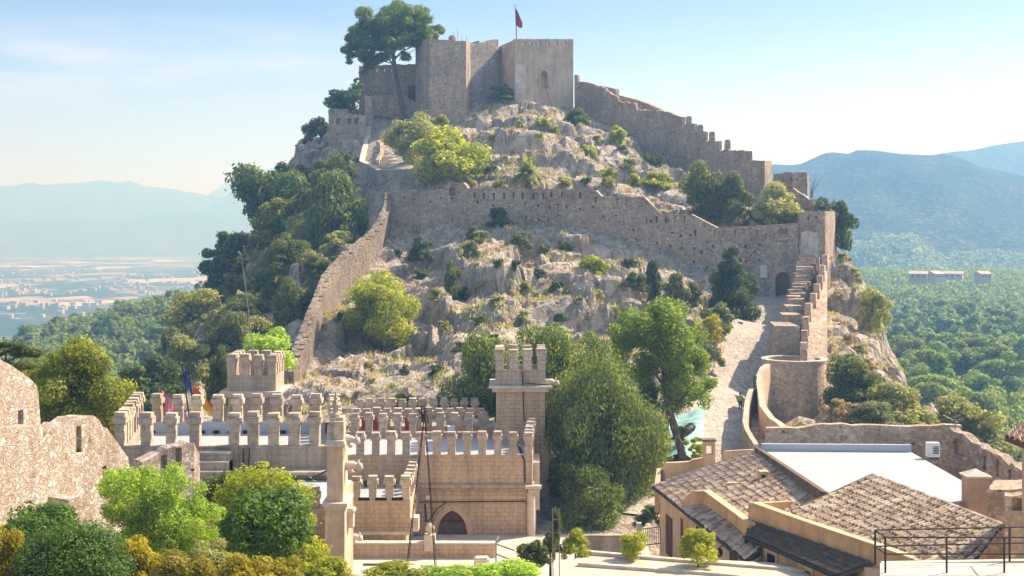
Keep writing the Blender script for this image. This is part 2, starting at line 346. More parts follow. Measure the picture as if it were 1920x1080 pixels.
# ================================================================ SETTING: castle hill, valley, mountains
GC = [  # ground seen in the picture: (px, py, distance)
 (848,1022,88),(1000,1010,90),(1210,985,90),(1270,930,98),(1330,860,106),(1350,800,117),(1375,740,129),(1405,680,141),(1430,610,157),(1450,565,168),(1480,560,171),
 (600,740,122),(700,760,118),(880,745,118),(560,722,126),(620,700,131),(700,700,137),(780,690,139),(650,620,151),(720,640,150),(690,570,163),(730,520,173),(800,470,182),(740,435,187),(800,425,188),(660,560,163),(620,585,150),
 (850,600,143),(865,560,152),(800,560,167),(860,500,165),(815,520,172),(810,600,159),(815,650,147),(900,470,171),(915,412,187),(960,440,180),(1000,452,177),(1050,475,173),(1100,490,171),(1200,520,169.5),(1300,545,170),(1380,560,170.5),
 (940,520,159),(1000,560,153),(1060,540,157),(1100,560,153),(1160,560,153),(1200,600,147),(1000,660,134),(900,660,130),(850,650,135),(1100,650,134),(1250,650,140),(1300,625,146),(1340,590,155),(960,600,142),
 (1000,760,114),(1150,850,104),(1100,980,92),(1250,800,114),(1290,860,106),(1300,700,134),
 (900,358,196),(1000,356,195),(1150,366,191),(1250,405,186),(1300,408,185),(1350,428,182),(1450,424,180),(1490,420,181),
 (950,320,203),(900,300,212),(1000,300,207),(960,260,222),(1000,250,224),(930,200,243),(990,195,246),(1040,205,247),(1075,215,247),(880,235,240),(850,250,235),(1060,260,224),(1100,240,236),(1150,262,230),(1200,300,218),(1150,310,210),(1100,320,206),(1200,345,202),(1260,330,208),(1300,345,203),(1350,380,194),(1400,392,188),(1100,215,246),(1160,240,240),(1310,315,212),(1380,345,200),(1440,385,190),
 (735,312,209),(745,318,206),(720,262,232),(725,244,244),(760,232,248),(690,228,256),(800,300,216),(840,270,228),(780,250,240),
 (690,408,199),(720,395,200),(760,374,198),(790,370,197),(700,402,203),(740,384,202.6),(790,376,202.4),(715,392,203.5),(765,378,202.5),(830,362,199),(660,350,214),(640,310,228),(600,305,236),(570,310,238),(558,268,246),(600,270,246),(660,210,262),(560,330,236),(520,400,224),(600,400,214),(640,450,200),(600,470,190),(560,560,170),(480,450,215),(450,520,200),(400,560,192),(480,620,166),(520,660,146),(330,650,170),(420,660,158),(280,720,152),(380,730,142),(480,720,130),(300,800,128),(420,790,118),
 (1440,800,121),(1490,808,121),(1465,804,128),(1490,806,127.5),(1532,804,128),(1490,802,132),(1510,815,122),(1545,800,121),(1490,820,114),(1440,820,114),(1550,815,115),(1420,790,121),(1565,465,173),(1600,500,170),(1630,560,163),(1648,640,152),(1640,700,140),(1580,690,134),(1560,720,128),(1560,790,118),(1650,780,120),(1700,800,118),(1790,860,118),(1600,820,108),(1560,470,184),(1515,390,190),(1560,450,190),
]
GW = [  # ground hidden from this viewpoint
 (33.2,171.8,-9.2),(34.8,171.9,-9.2),(36.6,171.9,-9.1),(33.5,174.6,-8.6),(35.2,174.6,-8.6),(37,174.6,-8.4),(38.5,171,-8.8),(34,170,-9.4),(36,170,-9.3),
 (-30,20,-8),(0,20,-9),(30,20,-9.5),(-20,40,-12.2),(-8,40,-12.8),(0,42,-13),(12,42,-13.5),(22,42,-13.5),(-18,58,-14.5),(-8,58,-15.5),(0,60,-17.2),(10,62,-17.2),(24,58,-18),
 (-10,79,-21.8),(0,80,-21.8),(8,86,-21.7),(8,76,-21.6),(-28,72,-19),(-32,95,-20),(-22,100,-20),(-10,100,-20.5),(25,80,-21.5),(35,80,-24),(-12,112,-17.5),(0,106,-18.5),
 (-5,262,27),(8,258,27),(-15,262,27),(0,290,20),(0,330,0),(0,380,-40),(-30,270,20),(25,270,15),(25,330,-15),(-30,330,-10),(0,450,-110),(-60,450,-120),(60,450,-100),
 (-50,250,-2),(-54,220,-30),(-54,190,-40),(-54,160,-42),(-54,130,-40),(-60,100,-40),(-60,70,-38),(-45,80,-26),(-75,250,-50),(-75,200,-70),(-75,150,-70),(-120,250,-110),(-120,150,-110),(-120,60,-90),(-190,250,-150),(-190,100,-150),(-40,20,-14),(-80,20,-40),
 (53,180,-25),(53,160,-32),(52,140,-30),(56,120,-30),(75,180,-50),(75,150,-52),(75,110,-48),(52,210,-14),(58,240,-25),(80,240,-45),(120,200,-80),(120,120,-80),(180,200,-130),(180,100,-120),(55,60,-28),(90,50,-50),(45,30,-15),(90,20,-40),(0,-20,-9),(-40,-20,-14),(40,-20,-12),
]
gp = np.array([tuple(P(*a)) for a in GC] + [tuple(map(float, a)) for a in GW])
_d = np.sqrt(((gp[:, None, :2] - gp[None, :, :2]) ** 2).sum(-1)); _n = len(gp)
_A = np.zeros((_n + 3, _n + 3)); _A[:_n, :_n] = _d - np.eye(_n) * .25; _A[:_n, _n] = 1; _A[:_n, _n + 1:] = gp[:, :2]; _A[_n, :_n] = 1; _A[_n + 1:, :_n] = gp[:, :2].T
_w = np.linalg.solve(_A, np.concatenate([gp[:, 2], np.zeros(3)]))
def ground_np(x, y):
    x = np.asarray(x, float).ravel(); y = np.asarray(y, float).ravel(); r = np.empty(len(x))
    for a in range(0, len(x), 8000):
        q = np.sqrt((x[a:a + 8000, None] - gp[None, :, 0]) ** 2 + (y[a:a + 8000, None] - gp[None, :, 1]) ** 2)
        r[a:a + 8000] = q @ _w[:_n] + _w[_n] + _w[_n + 1] * x[a:a + 8000] + _w[_n + 2] * y[a:a + 8000]
    return r
def gz(x, y): return float(ground_np([x], [y])[0])
def sstep(a, b, x): t = np.clip((x - a) / (b - a), 0, 1); return t * t * (3 - 2 * t)
PATH = [(1455,556,171.5),(1448,568,167),(1430,610,157),(1405,680,141),(1378,740,129),(1350,800,117),(1335,860,106),(1285,925,98),(1225,975,92)]
PATHW = [V((X(a, d), d)) for a, b, d in PATH]
RAMP = [V((X(a, d), d)) for a, d in ((745,205),(735,212),(722,230),(724,245))]
def poly_dist(x, y, pts):
    best = np.full(len(x), 1e9)
    for a, b in zip(pts, pts[1:]):
        d = b - a; L2 = d.dot(d); t = np.clip(((x - a.x) * d.x + (y - a.y) * d.y) / L2, 0, 1)
        best = np.minimum(best, np.hypot(x - a.x - t * d.x, y - a.y - t * d.y))
    return best
# ---- hill sheet with rock relief
def axis(segs):
    r = []
    for a, b, s in segs: r += list(np.arange(a, b, s))
    return np.array(r + [segs[-1][1]])
gx = axis([(-190,-70,5),(-70,-48,1.2),(-48,50,.42),(50,74,1.2),(74,180,5)])
gy = axis([(-20,60,5),(60,100,1.5),(100,262,.42),(262,300,1.5),(300,450,5)])
XX, YY = np.meshgrid(gx, gy); xs, ys = XX.ravel(), YY.ravel()
zs = ground_np(xs, ys)
# keep the sheet in the corners below the valley
pd = poly_dist(xs, ys, PATHW); rd = poly_dist(xs, ys, RAMP)
RAMPW = [V((X(a, d), d)) for a, d in ((722, 190), (900, 186), (1100, 181), (1300, 176.5), (1495, 172))]; SUMW = [V((X(a, d), d)) for a, d in ((680, 255), (790, 243), (875, 244), (965, 248), (1075, 252), (1150, 243), (1250, 229), (1350, 211), (1446, 191))]
LEFTW = [V((X(a, d), d)) for a, d in ((532, 127), (590, 150), (637, 168), (719, 188))]
wd = np.minimum(np.minimum(poly_dist(xs, ys, RAMPW), poly_dist(xs, ys, SUMW)), poly_dist(xs, ys, LEFTW))
rock = sstep(102, 118, ys) * sstep(3.4, 8.0, pd) * sstep(3.2, 6, rd) * (1 - sstep(265, 290, ys)) * (.25 + .75 * sstep(1, 6, wd))
rock *= np.where((xs > 40) & (ys > 60), 1.0, 1.0)
sel = np.nonzero(rock > .01)[0]
disp = np.zeros(len(xs)); dxy = np.zeros((len(xs), 2))
for i in sel:
    x, y, z = xs[i], ys[i], zs[i]
    q = V((x * .10, y * .10, z * .13)); a = mnoise.ridged_multi_fractal(q, .9, 2.1, 5, 1.0, 2.0) - 1.1
    # bedding ledges, angular blocks, cracks
    zz = z + 2.2 * mnoise.noise(V((x * .06, y * .06, 2.0))) + .10 * x; stp = 4.2; t = zz / stp; k = math.floor(t); t -= k; u = min(1, max(0, (t - .45) / .3)); u = u * u * (3 - 2 * u)
    led = stp * (u - t) * max(0, min(1, .75 + 1.3 * mnoise.noise(V((x * .07 + 4, y * .07, 7)))))
    q0, p0 = mnoise.voronoi(V((x * .17 + .5 * mnoise.noise(V((x * .2, y * .2, 5))), y * .13, z * .2))); h0 = mnoise.cell_vector(p0[0] * 7.3); r0 = V((x * .17, y * .13, z * .2)) - p0[0]
    q1, p1 = mnoise.voronoi(V((x * .5, y * .4, z * .6))); h1 = mnoise.cell_vector(p1[0] * 9.1); r1 = V((x * .5, y * .4, z * .6)) - p1[0]
    blk = 2.3 * (h0.x - .5) + 2.8 * r0.dot(h0 - V((.5, .5, .5))); blk2 = .8 * (h1.x - .5) + 1.3 * r1.dot(h1 - V((.5, .5, .5))); crk = -1.9 * max(0, 1 - (q0[1] - q0[0]) / .11)
    disp[i] = .55 * a + led * 1.15 + blk + blk2 + crk
    dxy[i, 0] = .7 * mnoise.noise(V((x * .35, y * .35, z * .5))) + .5 * (h0.y - .5); dxy[i, 1] = -.8 * led * .5 - 1.1 * (h0.z - .5) - .6 * (h1.z - .5)
hump = .55 + .45 * sstep(.35, .6, np.array([mnoise.noise(V((x * .045, y * .045, 1.7))) * .5 + .5 for x, y in zip(xs, ys)]))
disp *= rock * hump; dxy *= (rock * hump)[:, None]
zt = zs + disp
nxg, nyg = len(gx), len(gy)
vv = np.stack([xs + dxy[:, 0], ys + dxy[:, 1], zt], 1)
ii = (np.arange(nyg - 1)[:, None] * nxg + np.arange(nxg - 1)[None, :]).ravel()
ff = np.stack([ii, ii + 1, ii + nxg + 1, ii + nxg], 1)
def rock_mat():
    m, nt, bs = new_mat('limestone_hillside'); p = opos(nt)
    g = nd(nt, 'ShaderNodeNewGeometry'); nz_ = nd(nt, 'ShaderNodeSeparateXYZ', {0: g.outputs['Normal']}).outputs[2]
    n1 = noise_(nt, p, .35, 7, .65, .4); n2 = noise_(nt, p, 2.3, 6, .7); n3 = noise_(nt, p, 8, 5, .72)
    st = nd(nt, 'ShaderNodeMapping', {'Vector': p, 'Scale': (1, 1, .3)}).outputs[0]
    lime = ramp(nt, noise_(nt, st, .9, 8, .72, .6), [(.29, (.11, .095, .085)), (.41, (.33, .295, .26)), (.53, (.55, .50, .445)), (.68, (.76, .71, .64))])
    rust = mixc(nt, ramp(nt, n1, [(.55, 0), (.70, .65)]), lime, (.46, .31, .19))
    soil = ramp(nt, n3, [(.3, (.24, .17, .10)), (.5, (.42, .32, .19)), (.7, (.58, .48, .32))])
    grass = ramp(nt, n3, [(.3, (.06, .075, .025)), (.7, (.20, .20, .07))])
    soil = mixc(nt, ramp(nt, n2, [(.46, 0), (.6, .75)]), soil, grass)
    sl = nd(nt, 'ShaderNodeMath', {0: nz_, 1: nd(nt, 'ShaderNodeMath', {0: n2, 1: .5}, operation='MULTIPLY').outputs[0]}, operation='ADD').outputs[0]
    c = mixc(nt, ramp(nt, sl, [(1.02, 0), (1.2, .9)]), rust, soil)
    c = mixc(nt, .6, c, ramp(nt, n3, [(.25, .45), (.72, 1.4)]), 'MULTIPLY')
    c = mixc(nt, .5, c, ramp(nt, noise_(nt, p, .12, 4, .6), [(.35, .6), (.65, 1.25)]), 'MULTIPLY')
    c = mixc(nt, 1.0, c, (1.06, .98, .87), 'MULTIPLY')
    nt.links.new(c, bs.inputs['Base Color']); bs.inputs['Roughness'].default_value = .95; bs.inputs['Specular IOR Level'].default_value = .1
    ve = nd(nt, 'ShaderNodeTexVoronoi', {'Vector': p, 'Scale': 1.1}, feature='DISTANCE_TO_EDGE').outputs['Distance']
    h = nd(nt, 'ShaderNodeMath', {0: noise_(nt, p, 1.6, 9, .75), 1: nd(nt, 'ShaderNodeMath', {0: ramp(nt, ve, [(0, 0), (.12, 1)]), 1: .25}, operation='MULTIPLY').outputs[0]}, operation='ADD').outputs[0]
    bump(nt, bs, h, 1.0, .55); return m
M['rock'] = rock_mat()
tag(link('hill', npmesh('hill', vv, ff, M['rock'], False)), kind='structure')
ZT = zt.reshape(nyg, nxg)
def hz(x, y):
    """height of the rocky hill sheet"""
    i = int(np.clip(np.searchsorted(gx, x) - 1, 0, nxg - 2)); j = int(np.clip(np.searchsorted(gy, y) - 1, 0, nyg - 2))
    u = (x - gx[i]) / (gx[i + 1] - gx[i]); v = (y - gy[j]) / (gy[j + 1] - gy[j])
    return float(ZT[j, i] * (1 - u) * (1 - v) + ZT[j, i + 1] * u * (1 - v) + ZT[j + 1, i] * (1 - u) * v + ZT[j + 1, i + 1] * u * v)
# ---- cobbled path, court, garden soil
def cobble():
    m, nt, bs = new_mat('cobbles'); p = opos(nt)
    vc = nd(nt, 'ShaderNodeTexVoronoi', {'Vector': p, 'Scale': 4.2}); s = nd(nt, 'ShaderNodeSeparateColor', {0: vc.outputs['Color']}).outputs[0]
    c = ramp(nt, s, [(0, (.30, .24, .19)), (.4, (.48, .40, .32)), (1, (.62, .54, .45))])
    ve = nd(nt, 'ShaderNodeTexVoronoi', {'Vector': p, 'Scale': 4.2}, feature='DISTANCE_TO_EDGE').outputs['Distance']
    c = mixc(nt, ramp(nt, ve, [(0, 1), (.1, 0)]), c, (.3, .24, .18))
    c = mixc(nt, .5, c, ramp(nt, noise_(nt, p, .5, 6, .7), [(.3, .55), (.7, 1.3)]), 'MULTIPLY')
    nt.links.new(c, bs.inputs['Base Color']); bs.inputs['Roughness'].default_value = .9; bump(nt, bs, ramp(nt, ve, [(0, 0), (.15, 1)]), .6, .05); return m
M['cobble'] = cobble()
M['paving'] = plain('pale_paving', (.55, .47, .38), .85, .15, .8, .3, .15)
M['soil'] = plain('garden_soil', (.30, .22, .14), .95, .4, 1.5, .6, .05)
M['sand'] = plain('sandy_ground', (.56, .46, .35), .95, .2, 1.2, .5, .05)
def ribbon(name, pts, hw, m, lift, n=60, nw=7):
    s = [0]
    for a, b in zip(pts, pts[1:]): s.append(s[-1] + (b - a).length)
    v = []
    for k in range(n + 1):
        t = s[-1] * k / n; i = max(j for j in range(len(pts) - 1) if s[j] <= t + 1e-9); u = (t - s[i]) / (s[i + 1] - s[i])
        c = pts[i].lerp(pts[i + 1], u); d = (pts[i + 1] - pts[i]).normalized(); nn = V((-d.y, d.x)); h = hw[i] + (hw[i + 1] - hw[i]) * u
        for q in range(nw):
            e = c + nn * h * (1 - 2 * q / (nw - 1)); v.append((e.x, e.y, e))
    z = ground_np([a[0] for a in v], [a[1] for a in v]) + lift
    f = [(k * nw + q, k * nw + q + 1, (k + 1) * nw + q + 1, (k + 1) * nw + q) for k in range(n) for q in range(nw - 1)]
    return tag(link(name, npmesh(name, [(a[0], a[1], c) for a, c in zip(v, z)], [q[::-1] for q in f], m)), kind='structure')
ribbon('castle_path', PATHW, [2.6, 2.7, 3.1, 3.3, 3.2, 3.0, 3.1, 2.7, 2.4], M['cobble'], .13)
# court in front of the crenellated building: a flat sheet
mb = MB(); mb.poly([(-13, 76, -21.5), (9.2, 76, -21.5), (9.2, 90, -21.45), (1.9, 90, -21.45), (-13, 90, -21.5)]); tag(mb.build('court_paving', M['paving']), kind='structure')
# ---- valley ground: one sheet to the horizon, with forested rises to the left and right
VC = [(-60,250,-60),(-50,350,-56),(-60,300,-56),(-100,450,-42),(-120,500,-31),(-130,560,-37),(-190,450,-55),(-160,400,-52),(-110,330,-57),(-130,280,-58),(-230,480,-60),(-300,500,-85),(-150,640,-60),(-200,800,-120),(-400,600,-120),(-400,300,-120),(-250,300,-80),(-100,200,-80),(-150,150,-100),(0,500,-90),(0,700,-100),(0,1200,-120),(-300,1200,-120),(-1500,1500,-120),(-4000,4000,-120),(-800,600,-120),(-600,100,-120),
 (66,190,-46),(90,230,-45),(66,260,-40),(90,300,-38),(130,300,-43),(130,400,-43),(170,420,-44),(196,500,-43),(150,480,-41),(185,600,-36),(260,620,-40),(230,800,-34),(313,800,-37),(247,900,-35),(380,950,-36),(300,1100,-60),(500,1200,-80),(150,900,-40),(100,700,-50),(100,500,-55),(150,200,-70),(200,300,-58),(250,200,-90),(300,450,-50),(500,500,-80),(600,1600,-110),(2000,1500,-120),(4000,4000,-120),(0,0,-130),(300,0,-130),(-300,0,-130)]
vp = np.array(VC, float); _vd = np.sqrt(((vp[:, None, :2] - vp[None, :, :2]) ** 2).sum(-1)); _vn = len(vp)
_B = np.zeros((_vn + 1, _vn + 1)); _B[:_vn, :_vn] = _vd; _B[:_vn, _vn] = 1; _B[_vn, :_vn] = 1
_vw = np.linalg.solve(_B, np.concatenate([vp[:, 2], [0]]))
def valley_np(x, y):
    x = np.asarray(x, float).ravel(); y = np.asarray(y, float).ravel()
    z = np.empty(len(x))
    for a in range(0, len(x), 8000):
        q = np.sqrt((x[a:a + 8000, None] - vp[None, :, 0]) ** 2 + (y[a:a + 8000, None] - vp[None, :, 1]) ** 2); z[a:a + 8000] = q @ _vw[:_vn] + _vw[_vn]
    far = sstep(1200, 2200, np.hypot(x, y)); return z * (1 - far) - 121 * far
va = axis([(-9000,-1200,600),(-1200,-420,60),(-420,420,11),(420,1200,60),(1200,9000,600)]); vb = axis([(-400,100,60),(100,900,11),(900,1500,50),(1500,9600,450)])
VX, VY = np.meshgrid(va, vb); vz = valley_np(VX, VY)
k_ = (np.arange(len(vb) - 1)[:, None] * len(va) + np.arange(len(va) - 1)[None, :]).ravel()
def plain_mat():
    m, nt, bs = new_mat('valley_fields'); p = opos(nt)
    mpn = nd(nt, 'ShaderNodeMapping', {'Vector': p, 'Scale': (1, .55, 1)}).outputs[0]
    vc = nd(nt, 'ShaderNodeTexVoronoi', {'Vector': mpn, 'Scale': .012}, distance='MANHATTAN'); s = nd(nt, 'ShaderNodeSeparateColor', {0: vc.outputs['Color']}).outputs[0]
    c = ramp(nt, s, [(0, (.03, .05, .015)), (.35, (.07, .10, .035)), (.55, (.20, .17, .09)), (.75, (.62, .48, .34)), (.95, (.05, .07, .025))])
    far = nd(nt, 'ShaderNodeMapRange', {0: nd(nt, 'ShaderNodeVectorMath', {0: p}, operation='LENGTH').outputs['Value'], 1: 900, 2: 1400}).outputs[0]
    c = mixc(nt, far, ramp(nt, noise_(nt, p, .06, 4, .6), [(.35, (.035, .05, .016)), (.6, (.10, .10, .04)), (.75, (.26, .2, .11))]), c)
    c = mixc(nt, ramp(nt, noise_(nt, p, .004, 6, .65), [(.48, 0), (.58, .8)]), c, (.035, .05, .02))
    c = mixc(nt, .5, c, ramp(nt, noise_(nt, p, .05, 5, .75), [(.3, .4), (.7, 1.5)]), 'MULTIPLY')
    nt.links.new(c, bs.inputs['Base Color']); bs.inputs['Roughness'].default_value = 1; bs.inputs['Specular IOR Level'].default_value = 0; return m
M['plain'] = plain_mat()
tag(link('valley_ground', npmesh('valley_ground', np.stack([VX.ravel(), VY.ravel(), vz], 1), np.stack([k_, k_ + 1, k_ + len(va) + 1, k_ + len(va)], 1), M['plain'], True)), kind='structure')
# ---- mountains
def mount_mat():
    m, nt, bs = new_mat('wooded_mountain'); p = opos(nt)
    c = ramp(nt, noise_(nt, p, .012, 8, .72), [(.34, (.010, .018, .008)), (.5, (.035, .05, .018)), (.62, (.07, .08, .03)), (.74, (.22, .17, .11))])
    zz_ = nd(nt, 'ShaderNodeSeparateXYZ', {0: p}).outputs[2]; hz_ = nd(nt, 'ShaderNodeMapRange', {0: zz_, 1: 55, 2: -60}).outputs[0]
    low = ramp(nt, noise_(nt, p, .02, 7, .7), [(.35, (.05, .075, .03)), (.55, (.12, .14, .06)), (.7, (.32, .26, .18))]); c = mixc(nt, hz_, c, low)  # paler towards the foot: low-lying haze put into the slope colour
    vt = nd(nt, 'ShaderNodeTexVoronoi', {'Vector': p, 'Scale': .13}).outputs['Distance']
    c = mixc(nt, .8, c, ramp(nt, vt, [(.1, 1.7), (.55, .35)]), 'MULTIPLY')
    nt.links.new(c, bs.inputs['Base Color']); bs.inputs['Roughness'].default_value = 1; bs.inputs['Specular IOR Level'].default_value = 0
    h = nd(nt, 'ShaderNodeMath', {0: noise_(nt, p, .02, 7, .7), 1: nd(nt, 'ShaderNodeMath', {0: vt, 1: -.25}, operation='MULTIPLY').outputs[0]}, operation='ADD').outputs[0]
    bump(nt, bs, h, 1, 22); return m
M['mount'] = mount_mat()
RIDGE = {}
def ridge(name, prof, D, front, back, seed, amp, zb=-124, nu=140, nv=36, trees=0):
    pu = np.array([a for a, b in prof], float); pz = np.array([b for a, b in prof], float)
    U = np.linspace(pu[0], pu[-1], nu); v = []
    for j in range(nv + 1):
        t = j / nv                       # 0 foot in front, .62 crest, 1 foot behind
        tc_ = .62
        for u in U:
            zc = (HY - np.interp(u, pu, pz)) / F * D
            x = (u - CX) / F * D
            if t <= tc_:
                k = t / tc_; y = D - front * (1 - k); prof_k = k ** 1.25
            else:
                k = 1 - (t - tc_) / (1 - tc_); y = D + back * (1 - k); prof_k = k
            sp = mnoise.ridged_multi_fractal(V((x / front * 2.2 + seed, y / front * 1.1, seed * .7)), 1.0, 2.1, 4, 1, 2) - 1.0
            env = (1 - prof_k) * prof_k * 4
            z = zb + (zc - zb) * (prof_k + .24 * sp * env)
            z += amp * mnoise.noise(V((x / front * 9, y / front * 9, seed))) * min(1, env + .15)
            v.append((x, y, z))
    RIDGE[name + str(D)] = (np.array(v), nu, nv); n = nu; q = (np.arange(nv)[:, None] * n + np.arange(n - 1)[None, :]).ravel()
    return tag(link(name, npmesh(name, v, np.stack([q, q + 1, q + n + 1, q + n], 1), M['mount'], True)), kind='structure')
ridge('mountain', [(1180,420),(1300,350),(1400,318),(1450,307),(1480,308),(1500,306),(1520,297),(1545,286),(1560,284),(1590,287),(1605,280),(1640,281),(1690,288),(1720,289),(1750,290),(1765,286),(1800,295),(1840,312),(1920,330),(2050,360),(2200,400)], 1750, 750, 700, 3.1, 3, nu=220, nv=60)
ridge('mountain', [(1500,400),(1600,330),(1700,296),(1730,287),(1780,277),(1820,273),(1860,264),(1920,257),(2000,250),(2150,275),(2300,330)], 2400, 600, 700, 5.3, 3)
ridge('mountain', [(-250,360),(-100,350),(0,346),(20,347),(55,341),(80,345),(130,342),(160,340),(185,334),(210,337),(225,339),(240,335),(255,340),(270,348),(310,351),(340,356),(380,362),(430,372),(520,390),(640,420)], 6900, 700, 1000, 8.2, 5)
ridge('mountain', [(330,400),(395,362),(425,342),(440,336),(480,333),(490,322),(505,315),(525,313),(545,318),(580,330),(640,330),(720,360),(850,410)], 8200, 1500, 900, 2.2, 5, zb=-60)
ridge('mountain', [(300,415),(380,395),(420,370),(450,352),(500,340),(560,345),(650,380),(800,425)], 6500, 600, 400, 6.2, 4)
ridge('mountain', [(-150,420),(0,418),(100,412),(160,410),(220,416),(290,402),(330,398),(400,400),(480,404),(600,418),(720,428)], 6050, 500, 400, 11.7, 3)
# ---- the air
mb = MB(); mb.box((0, 4400, 60), (19000, 10500, 434))
hm = bpy.data.materials.new('haze_air'); hm.use_nodes = True; hn = hm.node_tree; hn.nodes.clear()
hv = hn.nodes.new('ShaderNodeVolumePrincipled'); hv.inputs['Color'].default_value = (.25, .54, 1.0, 1); hv.inputs['Absorption Color'].default_value = (1, 1, 1, 1); hv.inputs['Density'].default_value = .00058; hv.inputs['Anisotropy'].default_value = .25
ho = hn.nodes.new('ShaderNodeOutputMaterial'); hn.links.new(hv.outputs[0], ho.inputs['Volume'])
tag(mb.build('haze', hm), 'pale blue haze lying over the valley and the mountains', 'haze', kind='stuff')
# ================================================================ CASTLE on the hill
def walls(name, label, cat, pts, thick, zbot, mat='castle', holes=(), jit=.12, step=.7, seed=1, group=None, side=1):
    mb = MB(); wall_geo(mb, pts, thick, zbot, holes, jit, step, side, seed)
    return tag(mb.build(name, M[mat]), label, cat, group)
def xy(px, D): return (X(px, D), D)
def arch_fill(mb, c, w, h, d, spring, ax=(1, 0), n=10, pointed=False):
    """front ring of an arched opening: fills a rectangular hole w x h so that an arch is left open. c = bottom centre on the face"""
    c = V(c); l = math.hypot(*ax); a = V((ax[0] / l, ax[1] / l, 0)); b = V((-a.y, a.x, 0))
    arc = []
    for i in range(n + 1):
        t = -1 + 2 * i / n; x = t * w / 2
        k = math.sqrt(max(0, 1.69 - (abs(t) + .3) ** 2)) / 1.265 if pointed else math.sqrt(max(0, 1 - t * t))
        arc.append((x, spring + (h - spring - .02) * k))
    for (x0, z0), (x1, z1) in zip(arc, arc[1:]):
        q = [(x0, z0), (x1, z1), (x1, h), (x0, h)]
        mb.poly([c + a * x + V((0, 0, z)) for x, z in q])
        mb.poly([c + a * x0 + V((0, 0, z0)), c + a * x0 + b * d + V((0, 0, z0)), c + a * x1 + b * d + V((0, 0, z1)), c + a * x1 + V((0, 0, z1))])
def arch_ring(mb, c, w, spring, rise, tk, proud, ax=(1, 0), n=12, pointed=False):
    """raised band of voussoirs round an arch"""
    c = V(c); l = math.hypot(*ax); a = V((ax[0] / l, ax[1] / l, 0)); b = V((-a.y, a.x, 0)) * -proud
    inn = [(-w / 2, 0)]; ou = [(-w / 2 - tk, 0)]
    for i in range(n + 1):
        t = -1 + 2 * i / n; k = math.sqrt(max(0, 1.69 - (abs(t) + .3) ** 2)) / 1.265 if pointed else math.sqrt(max(0, 1 - t * t))
        inn.append((t * w / 2, spring + rise * k)); ou.append((t * (w / 2 + tk), spring + (rise + tk) * k))
    inn.append((w / 2, 0)); ou.append((w / 2 + tk, 0))
    def p(q, off): return c + a * q[0] + V((0, 0, q[1])) + off
    o0 = V((0, 0, 0))
    for i in range(len(inn) - 1):
        mb.poly([p(inn[i], b), p(inn[i + 1], b), p(ou[i + 1], b), p(ou[i], b)])
        mb.poly([p(ou[i], b), p(ou[i + 1], b), p(ou[i + 1], o0), p(ou[i], o0)])
        mb.poly([p(inn[i + 1], b), p(inn[i], b), p(inn[i], o0), p(inn[i + 1], o0)])
def coping(pts, thick, mat, name, parent, h=.12, over=.08, lift=.0):
    mb = MB(); W = [P(*p) for p in pts]
    for a, b in zip(W, W[1:]):
        d = V((b.x - a.x, b.y - a.y)); 
        if d.length < .05: continue
        d.normalize(); n = V((-d.y, d.x)); u = n * -over; v = n * (thick + over)
        q = [V((a.x + u.x, a.y + u.y, a.z + lift)), V((b.x + u.x, b.y + u.y, b.z + lift)), V((b.x + v.x, b.y + v.y, b.z + lift)), V((a.x + v.x, a.y + v.y, a.z + lift))]
        up = V((0, 0, h)); t = [e + up for e in q]
        mb.add(q + t, [(0, 3, 2, 1), (4, 5, 6, 7), (0, 1, 5, 4), (1, 2, 6, 5), (2, 3, 7, 6), (3, 0, 4, 7)])
    return mb.build(name, M[mat], parent)
# ---- summit: square keep with loopholes under its top edge
kp = [xy(965, 248), xy(1075, 252), xy(1068, 266), xy(938, 257)]
keep = thing('square_keep', 'square sandy keep with a row of bright loopholes and a flag on top', 'tower', (kp[0][0], kp[0][1], 18))
mb = MB(); wall_geo(mb, [(965, 73, 248), (1075, 73, 252)], .9, 14, [(x, 81, .42, .75, None) for x in (982, 996, 1012, 1028, 1044, 1060)] + [(1020, 148, 1.5, 3.5, .8)], .05)
wall_geo(mb, [(938, 86, 257), (965, 74, 248)], .9, 14, (), .05); wall_geo(mb, [(1075, 73, 252), (1068, 75, 266)], .9, 14, (), .05)
mb.build('wall', M['plaster'], keep)
mb = MB(); mb.prism([xy(966.5, 249.2), xy(1073.5, 252.6), xy(1066, 265), xy(940, 257)], 14, Z(94, 252)); mb.build('roof_terrace', M['castle'], keep)
nl = thing  # (plain alias kept short)
mb = MB(); arch_fill(mb, P(1020, 165.5, 249.93), 1.5, 3.5, .6, 2.4, (11.4, 4)); arch_ring(mb, P(1020, 165.5, 249.93), 1.5, 2.4, 1.0, .38, .12, (11.4, 4)); mb.build('window_frame', M['castle_tan'], keep)
def patch(name, pts, proud, m, parent):
    mb = MB(); w_ = [P(*p) - V((0, proud, 0)) for p in pts]; bk = [p + V((0, proud + .2, 0)) for p in w_]; n = len(w_)
    area = sum(w_[i].x * w_[(i + 1) % n].z - w_[(i + 1) % n].x * w_[i].z for i in range(n)); f = list(range(n)) if area > 0 else list(range(n))[::-1]
    mb.add(w_ + bk, [f] + [(i, (i + 1) % n, n + (i + 1) % n, n + i) for i in range(n)]); return mb.build(name, m, parent)
M['limewash'] = plain('pale_limewash', (.62, .54, .46), .9, .3, .8, .4, .1, 0, .4)
def kD(px): return 248 + 4 * (px - 965) / 110
patch('plaster_patch', [(a, b, kD(a)) for a, b in ((966, 122), (974, 120), (985, 123), (986, 140), (983, 152), (986, 166), (981, 178), (974, 174), (966, 180), (966, 150))], .06, M['limewash'], keep)
mb = MB(); mb.tube([P(1022, 163, 249.6), P(1030, 185, 249.7), P(1038, 205, 249.6)], .05, 5); mb.build('drain_pipe', M['iron'], keep)
